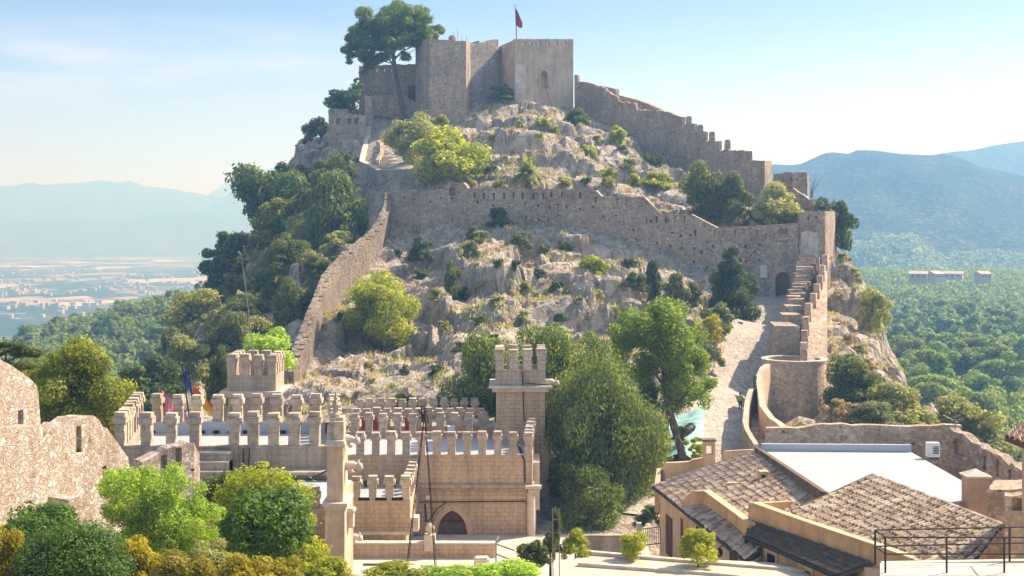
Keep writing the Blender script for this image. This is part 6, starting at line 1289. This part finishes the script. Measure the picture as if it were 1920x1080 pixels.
# ---- front garden
for a in [
 ('clipped dark green mound under the long ruined wall', 12,952,138,1060,44,'lf_box','ball'),
 ('large clipped green mound at the bottom left', 44,990,232,1130,37,'lf_box','ball'),
 ('tight clipped dark green ball in front of the low annex', 428,926,572,1052,43,'lf_box','ball'),
 ('golden yellow shrub cut by the left frame edge', -40,990,46,1110,37.5,'lf_gold','dome'),
 ('golden shrub between the big mound and the bright bush', 218,1016,302,1110,38.5,'lf_gold','dome'),
 ('olive golden shrub in the middle of the front row', 290,1042,398,1130,37,'lf_orange','dome'),
 ('low golden shrub below the clipped ball', 408,1042,518,1130,37,'lf_gold','dome'),
 ('yellowish low shrub at the right end of the front row', 556,1048,668,1120,40,'lf_yel','dome'),
 ('greyish low hedge plant behind the middle golden shrub', 350,1020,440,1080,41,'lf_olive','dome'),
 ('low gold shrub at the foot of the pillar', 500,1052,575,1120,38.5,'lf_gold','dome'),
 ('yellow green shrub wrapped around the clipped ball', 385,892,600,1080,48.5,'lf_yel','dome',None,None,'shrub','shrub',.45),
 ('trailing shrub on the left edge of the low annex', 380,888,470,960,52,'lf_mid','dome'),
 ('rounded leafy bush beside the steel handrail', 964,1016,1024,1075,63,'lf_mid','dome'),
 ('low bright hedge along the terrace edge, left part', 655,1062,790,1120,44,'lf_yel','dome'),
 ('low bright hedge along the terrace edge, middle part', 780,1066,900,1120,44,'lf_bright','dome'),
 ('vivid green low hedge along the terrace edge, right part', 885,1058,1012,1120,44,'lf_bright','dome'),
 ('slender climbing plant on the floodlight frame', 1034,955,1052,1045,51,'lf_mid','column'),
 ]: bush(*a)
bb = thing('large_bush', 'big loose bright green bush between the ruined walls and the clipped ball', 'shrub', P(300, 1060, 46.5))
bc = []; br = []
for px, py, r in [(240,900,52),(300,905,50),(215,905,36),(345,935,50),(270,950,66),(385,985,46),(330,1000,60),(240,990,44),(400,1030,36),(300,1040,60),(210,940,36),(420,1000,20),(250,1035,50),(300,975,50),(340,970,40),(310,1000,50)]:
    for k in range(9): bc.append(tuple(P(px + rg.uniform(-.6, .6) * r, py + rg.uniform(-.6, .6) * r, 46.5 + rg.uniform(-1.5, 1.5)) - P(300, 1060, 46.5))); br.append(r / F * 46.5 * rg.uniform(.3, .52))
v, f = leaves(bc, np.array(br), 60000, .05, 9, .7, .35); put('foliage', npmesh('foliage', v, f), M['lf_bright'], bb)
for a, k in [
 (('small lollipop tree left of the tile-roofed house corner', 1168,1002,1210,1044,65,'lf_yel','round',1056), dict(tr=.04, sc_='l')),
 (('bushy potted-size tree in front of the ochre facade', 1278,994,1340,1048,63.5,'lf_yel','dome',1066), dict(tr=.05, sc_='l')),
 (('yellow green small tree behind the floodlights', 1054,996,1104,1044,66,'lf_yel','dome',1056), dict(tr=.05, sc_='l')),
 (('second small leafy shrub tree left of the floodlights', 1014,1000,1050,1040,66,'lf_mid','round',1052), dict(tr=.05, sc_='m')),
 ]: tree(*a[:8], base=a[8], **k)
tree('thin yucca-like sprig on the ledge above the clipped ball', 466, 866, 502, 886, 60, 'lf_yel', 'spray', 905, .03, 's')
# bare twigs on the ruined tower
mb = MB(); rt_ = random.Random(3)
for k in range(9): a = P(1520 + k * .2, 372, 183); b = P(1528 + rt_.uniform(-4, 14), 325 + rt_.uniform(-8, 24), 183); mb.tube([a, a.lerp(b, .5) + V((-.2, 0, 0)), b], [.03, .02, .008], 4)
tag(mb.build('bare_shrub', M['bark']), 'leafless twiggy shrub sprouting on top of the stone pier', 'shrub')
# ---- forests in the valley: every tree that reads as one is a thing
fproto = [crown_me(k, 'l' if False else 'm', 5 + i, 'crown')[0] for i, k in enumerate(['pine', 'pine', 'round', 'cone', 'pine'])]
fbig = [crown_me(k, 'l', 8 + i, 'crown')[0] for i, k in enumerate(['pine', 'pine', 'round', 'pine'])]
fr_rng = random.Random(31)
tmb = MB(); tmb.tube([(0, 0, -1), (0, 0, .5), (0, 0, 1)], [.05, .04, .02], 6); trunk_me = tmb.mesh('trunk', M['bark'])
def forest(name, label, group, xr, yr, n, hmin, hmax, ok, big=None):
    made = 0; pts = []
    tries = 0
    while made < n and tries < n * 60:
        tries += 1; x = fr_rng.uniform(*xr); y = fr_rng.uniform(*yr)
        if not ok(x, y): continue
        sp = 4.2 + y * .004
        if any((x - a) ** 2 + (y - b) ** 2 < sp * sp for a, b in pts): continue
        pts.append((x, y)); made += 1
    zs_ = valley_np([p[0] for p in pts], [p[1] for p in pts])
    for (x, y), z in zip(pts, zs_):
        h = fr_rng.uniform(hmin, hmax); w_ = h * fr_rng.uniform(.27, .4); t = thing(name, label, 'tree', (x, y, z), group)
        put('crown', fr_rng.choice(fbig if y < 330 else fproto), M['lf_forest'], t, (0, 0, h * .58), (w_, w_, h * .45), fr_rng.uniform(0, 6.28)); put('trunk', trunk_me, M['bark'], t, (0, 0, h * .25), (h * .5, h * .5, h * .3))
    return pts
def vis(x, y, lo, hi): px = CX + x / y * F; return lo < px < hi
pr = forest('forest_pine', 'green pine in the wood that fills the valley right of the castle', 'pines in the right valley wood', (58, 220), (178, 520), 165, 8.5, 14.5, lambda x, y: vis(x, y, 1600, 1990) and x > 50 + (y - 178) * .12)
pl_ = forest('forest_pine', 'green pine on the wooded ridge left of the castle', 'pines on the left ridge', (-240, -60), (215, 600), 120, 7, 11, lambda x, y: vis(x, y, -60, 440) and HY - valley_np([x], [y])[0] / y * F < 800)
def far_wood(name, label, regions, m_, s0, s1, seed):
    r = np.random.default_rng(seed); V_, F_ = [], []; pts = []
    for (x0, x1, y0, y1, k, cond) in regions:
        q = np.stack([r.uniform(x0, x1, k * 3), r.uniform(y0, y1, k * 3)], 1); q = q[[cond(a, b) for a, b in q]][:k]; pts.append(q)
    pts = np.concatenate(pts); z = valley_np(pts[:, 0], pts[:, 1]); n_ = len(pts); hgt = r.uniform(5.5, 9.5, n_); pass
    d = r.normal(size=(n_, m_, 3)); d /= np.linalg.norm(d, axis=2)[:, :, None]; rad = np.stack([hgt * .36, hgt * .36, hgt * .48], 1)
    p = np.stack([pts[:, 0], pts[:, 1], z + hgt * .5], 1)[:, None, :] + d * rad[:, None, :] * r.uniform(.55, 1.05, (n_, m_, 1)); p = p.reshape(-1, 3); d = d.reshape(-1, 3)
    nn = d + r.normal(size=d.shape) * .5; nn /= np.linalg.norm(nn, axis=1)[:, None]; a = np.cross(nn, r.normal(size=d.shape)); a /= np.linalg.norm(a, axis=1)[:, None]; b = np.cross(nn, a); s = r.uniform(s0, s1, len(p))[:, None]
    v = np.stack([p - a * s, p - b * s, p + a * s, p + b * s], 1).reshape(-1, 3)
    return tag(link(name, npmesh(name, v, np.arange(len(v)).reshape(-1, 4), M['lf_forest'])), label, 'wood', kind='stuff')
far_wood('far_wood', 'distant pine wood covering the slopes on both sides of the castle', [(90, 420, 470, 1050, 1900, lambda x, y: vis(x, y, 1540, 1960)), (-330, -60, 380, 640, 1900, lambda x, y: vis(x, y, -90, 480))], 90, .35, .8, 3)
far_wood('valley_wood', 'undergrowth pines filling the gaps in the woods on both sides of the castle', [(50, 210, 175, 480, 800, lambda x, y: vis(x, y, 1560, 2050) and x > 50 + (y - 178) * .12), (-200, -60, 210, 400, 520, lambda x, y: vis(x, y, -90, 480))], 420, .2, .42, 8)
def mountain_wood(label, key, n, vlo, vhi, plo, phi, seed):
    r = np.random.default_rng(seed); v_, nu, nv = RIDGE[key]; g = v_.reshape(nv + 1, nu, 3); j = r.uniform(vlo, vhi, n * 6) * nv; i = r.uniform(0, nu - 1.01, n * 6); j0 = j.astype(int); i0 = i.astype(int); fj = (j - j0)[:, None]; fi = (i - i0)[:, None]
    p = g[j0, i0] * (1 - fj) * (1 - fi) + g[j0, i0 + 1] * (1 - fj) * fi + g[j0 + 1, i0] * fj * (1 - fi) + g[j0 + 1, i0 + 1] * fj * fi; px = CX + p[:, 0] / p[:, 1] * F; p = p[(px > plo) & (px < phi) & (p[:, 2] > -70)][:n]
    k = len(p); m_ = 26; h = r.uniform(6, 11, k); d = r.normal(size=(k, m_, 3)); d /= np.linalg.norm(d, axis=2)[:, :, None]; q = (p + np.stack([0 * h, 0 * h, h * .4], 1))[:, None, :] + d * np.stack([h * .42, h * .42, h * .5], 1)[:, None, :] * r.uniform(.5, 1, (k, m_, 1)); q = q.reshape(-1, 3); d = d.reshape(-1, 3)
    nn = d + r.normal(size=d.shape) * .4; nn /= np.linalg.norm(nn, axis=1)[:, None]; a = np.cross(nn, r.normal(size=d.shape)); a /= np.linalg.norm(a, axis=1)[:, None]; b = np.cross(nn, a); s = r.uniform(1.0, 2.2, len(q))[:, None]
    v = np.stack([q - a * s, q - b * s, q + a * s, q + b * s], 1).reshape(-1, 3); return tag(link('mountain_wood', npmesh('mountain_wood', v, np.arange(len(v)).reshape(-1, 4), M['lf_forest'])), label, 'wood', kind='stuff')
mountain_wood('hazy pine wood on the lower slopes of the right mountain', 'mountain1750', 2600, .02, .30, 1440, 1960, 14)  # light needles here also put the low haze into the colour
# ---- ground cover on the crags: grass tufts
def tufts(name, label, n, m, seed, h, cond):
    r = np.random.default_rng(seed); x = r.uniform(-46, 48, n * 4); y = r.uniform(104, 262, n * 4); p_ = poly_dist(x, y, PATHW); q_ = poly_dist(x, y, RAMP)
    patch = np.array([mnoise.noise(V((a * .13, b * .13, seed))) for a, b in zip(x, y)]); ok = (p_ > 3.2) & (q_ > 4) & (patch > cond); x, y = x[ok][:n], y[ok][:n]
    z = np.array([hz(a, b) for a, b in zip(x, y)]); k = len(x); nb = 5
    X3 = np.repeat(np.stack([x, y, z], 1), nb, 0) + r.normal(size=(k * nb, 3)) * np.array([.22, .22, .02]); an = r.uniform(0, 6.28, k * nb); u = np.stack([np.cos(an), np.sin(an), 0 * an], 1); hh = h * r.uniform(.4, 1.3, k * nb)[:, None]; ln = r.normal(size=(k * nb, 3)) * .22; ln[:, 2] = 1
    w_ = .07 + .05 * r.random((k * nb, 1)); v = np.stack([X3 - u * w_, X3 + u * w_, X3 + ln * hh + u * w_ * .3, X3 + ln * hh - u * w_ * .3], 1).reshape(-1, 3)
    return tag(link(name, npmesh(name, v, np.arange(len(v)).reshape(-1, 4), M[m])), label, 'grass', kind='stuff')
tufts('dry_grass', 'dry straw coloured grass growing over the castle hill', 6500, 'lf_dry', 4, .38, -.05)
tufts('green_grass', 'greenish tufts growing between the rocks of the castle hill', 5000, 'lf_olive', 9, .42, .12)
# ================================================================ DETAILS: flags, people, masts, lights, far buildings
M['pink'] = plain('faded_pink_cloth', (.78, .27, .40), .8, .15, 2, 0, .1)
M['blue'] = plain('blue_cloth', (.07, .10, .33), .8, .15, 2, 0, .1)
M['orange'] = plain('orange_cloth', (.75, .18, .03), .8, .15, 2, 0, .1)
M['yellow'] = plain('yellow_cloth', (.78, .50, .05), .8, .15, 2, 0, .1)
def fpole(label, a, b, D): 
    t = thing('flag_pole', label, 'flag pole', P(*a, D)); mb = MB(); mb.tube([P(*a, D), P(*b, D)], [.05, .035], 6); mb.lathe(P(*b, D), [(.03, 0), (.07, .06), (.02, .14)], 8); mb.build('pole', M['iron'], t); return t
D = 78
t = fpole('slanted dark pole with a faded pink flag hanging behind the hall merlons', (312, 800), (302, 722), D); flag('flag', 303, 724, 0, [(0, 731, 768), (5, 736, 776), (12, 742, 784), (20, 748, 789), (28, 757, 793), (36, 764, 796), (50, 782, 798)], M['pink'], t, D - .1)
t = fpole('dark pole with a furled blue flag left of the orange flag', (357, 800), (342, 684), D + .3); flag('flag', 343, 686, 0, [(0, 687, 716), (5, 694, 726), (10, 706, 733), (15, 718, 738), (19, 728, 742)], M['blue'], t, D + .2)
t = fpole('dark pole with an orange and yellow flag behind the hall merlons', (366, 800), (354, 692), D - .3); flag('flag', 362, 720, 0, [(0, 720, 745), (7, 727, 748), (14, 736, 754), (22, 745, 763), (32, 758, 772), (38, 768, 776)], M['orange'], t, D - .4); flag('flag_stripe', 362, 735, 0, [(8, 741, 752), (16, 748, 762), (26, 757, 772), (37, 768, 782)], M['yellow'], t, D - .55)
# leaning pair of masts in front
mt = thing('mast_frame', 'tall dark A-shaped pair of leaning lattice masts in front of the white roofs', 'mast', P(790, 1090, 47)); Dm = 47
for (a, b) in (((759, 1100), (797, 764)), ((819, 1100), (796, 775))):
    mb = MB(); p0, p1 = P(*a, Dm), P(*b, Dm); n = 26
    offs = [V((cos(q) * .045, sin(q) * .045, 0)) for q in (0, 2.1, 4.2)]
    for o_ in offs: mb.tube([p0 + o_, p1 + o_ * .5], .010, 4)
    for i in range(n):
        k = i % 3; q0 = p0.lerp(p1, i / n) + offs[k] * (1 - .5 * i / n); q1 = p0.lerp(p1, (i + 1) / n) + offs[(k + 1) % 3] * (1 - .5 * (i + 1) / n); mb.tube([q0, q1], .007, 4)
    mb.tube([p0, p1], .008, 5); mb.build('mast', M['iron'], mt)
mb = MB()
for a, b, r in (((784, 768), (800, 792), .03), ((786, 786), (801, 770), .025), ((790, 760), (792, 792), .03), ((800, 776), (803, 794), .025)): mb.tube([P(*a, Dm), P(*b, Dm)], r, 6)
mb.build('joint', M['iron'], mt)
# floodlights on a frame
fl = thing('floodlight_frame', 'pair of floodlights on a thin steel frame beside the garden bed', 'floodlight', P(1042, 1085, 50)); mb = MB()
for x in (1037, 1049): mb.tube([P(x, 1090, 50), P(x - 1, 953, 50)], .022, 6)
for y in (958, 975, 1000, 1030): mb.tube([P(1036, y, 50), P(1049, y - 2, 50)], .014, 5)
mb.build('frame', M['steel'], fl)
def lampbox(c, ang, tilt):
    mb = MB(); mb.box((0, 0, 0), (.52, .16, .34)); mb.box((0, .12, 0), (.3, .12, .2)); o = mb.build('floodlight', M['iron'], fl); o.location = V(c) - ORG['floodlight_frame']; o.rotation_euler = (tilt, R(18) if ang > 0 else R(-80), ang)
    mb = MB(); mb.box((0, -.09, 0), (.46, .03, .28)); g = mb.build('lens', M['white'], o)
lampbox(P(1057, 1034, 49.8), R(25), R(-12)); lampbox(P(1029, 1038, 49.8), R(-40), R(-10))
# green banner, dark cannon-like barrel on the path
bn = thing('green_tarpaulin', 'pale turquoise tarpaulin spread on the ground behind the pine trunk', 'tarpaulin', P(1285, 830, 108)); M['turq'] = plain('turquoise_sheet', (.28, .48, .42), .6, .5, 1.2, .2)
mb = MB(); n = 12; g = []
for j in range(n + 1):
    t = j / n; r = []
    for i in range(n + 1):
        s = i / n; px = 1256 + 66 * s - 6 * t; py = 778 + 88 * t + 6 * sin(s * 5 + t * 3); D = 117 - 13 * t; r.append(V((X(px, D), D, Z(py, D) + .35)))
    g.append(r)
for j in range(n):
    for i in range(n): mb.poly([g[j + 1][i], g[j + 1][i + 1], g[j][i + 1], g[j][i]])
mb.build('sheet', M['turq'], bn, True)
cn = thing('dark_barrel', 'dark bluish barrel lying beside the pine trunk on the tarpaulin', 'barrel', P(1288, 812, 107)); mb = MB(); a, b = P(1281, 816, 106.5), P(1299, 802, 107.5); a.z += .15; b.z += .15
mb.tube([a, a.lerp(b, .12), a.lerp(b, .5), a.lerp(b, .88), b], [.3, .36, .42, .36, .3], 14); mb.build('body', plain('blue_black_paint', (.04, .06, .09), .5, .2), cn); mb = MB(); mb.tube([a + (a - b) * .01, a + (a - b) * .04], [.26, .26], 12); mb.build('lid', plain('pale_blue_lid', (.35, .45, .52), .5, .1), cn)
for k in (.2, .8):
    mb = MB(); mb.tube([a.lerp(b, k - .03), a.lerp(b, k + .03)], [.4, .4], 14); mb.build('hoop', M['iron'], cn)
# ---- person in a yellow-green jacket at the head of the stair
foot = P(1388, 761, 124.6); pz = gz(foot.x, foot.y) + .14
per = thing('person', 'person in a yellow-green jacket and dark trousers walking up the cobbled path', 'person', (foot.x, foot.y, pz))
def skin(name, verts, edges, radii, m, parent, root=0, sub=2):
    me = bpy.data.meshes.new(name); me.from_pydata(verts, edges, []); o = bpy.data.objects.new(name, me); col.objects.link(o); o.parent = parent
    md = o.modifiers.new('skin', 'SKIN'); md.use_smooth_shade = True
    sv = me.skin_vertices[0].data
    for i, r in enumerate(radii): sv[i].radius = (r, r) if not isinstance(r, tuple) else r
    sv[root].use_root = True
    s2 = o.modifiers.new('sub', 'SUBSURF'); s2.levels = sub; s2.render_levels = sub; me.materials.append(m); return o
M['skin'] = plain('skin', (.50, .30, .21), .6, .08, 4, 0, .3); M['trouser'] = plain('dark_trousers', (.035, .038, .05), .8, .2, 4, 0, .1); M['hivis'] = plain('yellow_green_jacket', (.52, .58, .05), .7, .12, 4, .1, .2); M['hair'] = plain('dark_hair', (.03, .022, .018), .7, .2, 8, .2)
# whole body: pelvis, spine, neck, head, legs in mid stride, arms
bv = [(0,0,.95),(0,0,1.15),(0,0,1.38),(0,.0,1.5),(0,-.01,1.58),(0,-.02,1.68),(-.09,0,.9),(-.1,.12,.5),(-.1,.06,.08),(-.1,.2,.04),(.09,0,.9),(.1,-.1,.5),(.1,-.24,.1),(.1,-.1,.03),(-.19,0,1.42),(-.25,-.06,1.14),(-.24,.08,.9),(-.24,.13,.82),(.19,0,1.42),(.26,.05,1.14),(.25,.16,.92),(.25,.2,.84)]
be = [(0,1),(1,2),(2,3),(3,4),(4,5),(0,6),(6,7),(7,8),(8,9),(0,10),(10,11),(11,12),(12,13),(2,14),(14,15),(15,16),(16,17),(2,18),(18,19),(19,20),(20,21)]
bd = skin('body', bv, be, [(.15,.11),(.14,.1),(.16,.11),.055,.085,.075,.085,.06,.042,.035,.085,.06,.042,.035,.06,.045,.034,.03,.06,.045,.034,.03], M['skin'], per)
for i, s in ((17, -1), (21, 1)):       # five fingers each, curled a little
    hx, hy, hz_ = bv[i]; fv = [(hx, hy, hz_)]; fe_ = []
    for k in range(5):
        ox = (-.028 + .018 * k) if k < 4 else .0; a0 = len(fv); L_ = (.05, .062, .066, .058, .045)[k]
        if k < 4: fv += [(hx + ox * .4, hy + ox, hz_ - .03), (hx + ox * .4 - s * .006, hy + ox * 1.1, hz_ - .03 - L_ * .6), (hx + ox * .4 - s * .022, hy + ox * 1.1, hz_ - .03 - L_)]
        else: fv += [(hx, hy + .035, hz_ - .005), (hx - s * .01, hy + .05, hz_ - .035), (hx - s * .012, hy + .052, hz_ - .05)]
        fe_ += [(0, a0), (a0, a0 + 1), (a0 + 1, a0 + 2)]
    skin('hand', fv, fe_, [.026] + [.012, .009, .008] * 5, M['skin'], per, 0, 1)
jk = skin('jacket', [(0,0,.9),(0,0,1.15),(0,0,1.38),(0,0,1.48),(-.2,0,1.41),(-.26,-.06,1.14),(-.245,.07,.92),(.2,0,1.41),(.27,.05,1.14),(.255,.15,.94)], [(0,1),(1,2),(2,3),(2,4),(4,5),(5,6),(2,7),(7,8),(8,9)], [(.185,.135),(.17,.125),(.19,.135),(.08,.08),.082,.066,.055,.082,.066,.055], M['hivis'], per)
tr_ = skin('trousers', [(0,0,.92),(-.09,0,.86),(-.1,.12,.5),(-.1,.065,.12),(.09,0,.86),(.1,-.1,.5),(.1,-.23,.14)], [(0,1),(1,2),(2,3),(0,4),(4,5),(5,6)], [(.165,.125),.105,.078,.062,.105,.078,.062], M['trouser'], per)
hr_ = MB(); hr_.lathe((foot.x, foot.y - .035, pz + 1.61), [(.06, -.06), (.1, -.02), (.112, .06), (.1, .13), (.06, .17), (.01, .185)], 12); hr_.build('hair', M['hair'], per, True)
# face, turned away up the path
fm = MB(); fm.tube([(foot.x, foot.y + .075, pz + 1.66), (foot.x, foot.y + .115, pz + 1.635), (foot.x, foot.y + .08, pz + 1.625)], [.012, .018, .012], 6); fm.build('nose', M['skin'], per, True)
for s in (-1, 1):
    em = MB(); em.lathe((foot.x + s * .034, foot.y + .078, pz + 1.668), [(.004, -.01), (.013, 0), (.004, .01)], 8); em.build('eye', M['dark'], per, True)
    em = MB(); em.lathe((foot.x + s * .088, foot.y - .01, pz + 1.64), [(.008, -.035), (.02, 0), (.01, .035)], 8); em.build('ear', M['skin'], per, True)
mm_ = MB(); mm_.tube([(foot.x - .025, foot.y + .082, pz + 1.595), (foot.x + .025, foot.y + .082, pz + 1.595)], .007, 5); mm_.build('mouth', plain('lips', (.35, .12, .1), .6, .1), per)
per.rotation_euler = (0, 0, R(-12))
# ---- houses far off
fh = random.Random(8); M['wallw'] = plain('far_white_wall', (.42, .38, .33), .9, .1, .2, 0); M['rooft'] = plain('far_tile_roof', (.50, .41, .33), .9, .2, .2, 0)
def house(name, label, x, y, z, w_, d_, h, group=None, rot=0):
    t = thing(name, label, 'house', (x, y, z), group); mb = MB(); mb.box((x, y, z + h / 2 - 1), (w_, d_, h + 2), (cos(rot), sin(rot))); mb.build('wall', M['wallw'], t)
    a = V((cos(rot), sin(rot), 0)); b = V((-sin(rot), cos(rot), 0)); c = V((x, y, z + h)); o_ = .4; rh_ = d_ * .22; mb = MB()
    q = [c - a * (w_ / 2 + o_) - b * (d_ / 2 + o_), c + a * (w_ / 2 + o_) - b * (d_ / 2 + o_), c + a * (w_ / 2 + o_) + b * (d_ / 2 + o_), c - a * (w_ / 2 + o_) + b * (d_ / 2 + o_), c - a * (w_ / 2 + o_) + V((0, 0, rh_)), c + a * (w_ / 2 + o_) + V((0, 0, rh_))]
    mb.add(q, [(0, 1, 5, 4), (2, 3, 4, 5), (1, 2, 5), (3, 0, 4), (0, 3, 2, 1)]); mb.build('roof', M['rooft'], t)
    for k in range(3):
        mb = MB(); mb.box(c - b * (d_ / 2 + .03) + a * (w_ * (k - 1) * .3) - V((0, 0, h * .45)), (w_ * .09, .1, h * .32), (a.x, a.y)); mb.build('window', M['dark'], t)
for px, y, w_, d_, h in ((1722, 600, 8, 6, 2.6), (1752, 690, 7, 7, 3), (1787, 760, 11, 7, 2.8), (1842, 650, 6, 6, 3)):
    x = X(px, y); house('far_house', 'pale house among the pines right of the castle', x, y, Z(513, y) - h, w_, d_, h, 'pale houses in the right valley', fh.uniform(-.6, .6))
mb = MB(); mbr = MB()
for k in range(300):
    y = fh.triangular(1500, 4200, 2300); x = X(fh.uniform(-40, 420), y)
    if mnoise.noise(V((x * .006, y * .003, 4))) < -.05: continue
    w_, d_, h = fh.uniform(5, 13), fh.uniform(5, 10), fh.uniform(3, 5); mb.box((x, y, -121 + h / 2), (w_, d_, h)); mbr.box((x, y, -121 + h + .6), (w_ + .5, d_ + .5, 1.2))
tw_ = mb.build('distant_town', M['wallw']); tag(tw_, 'scattered pale buildings of a distant town on the hazy plain', 'town', kind='stuff'); tag(mbr.build('distant_roofs', M['rooft'], tw_), kind='stuff')
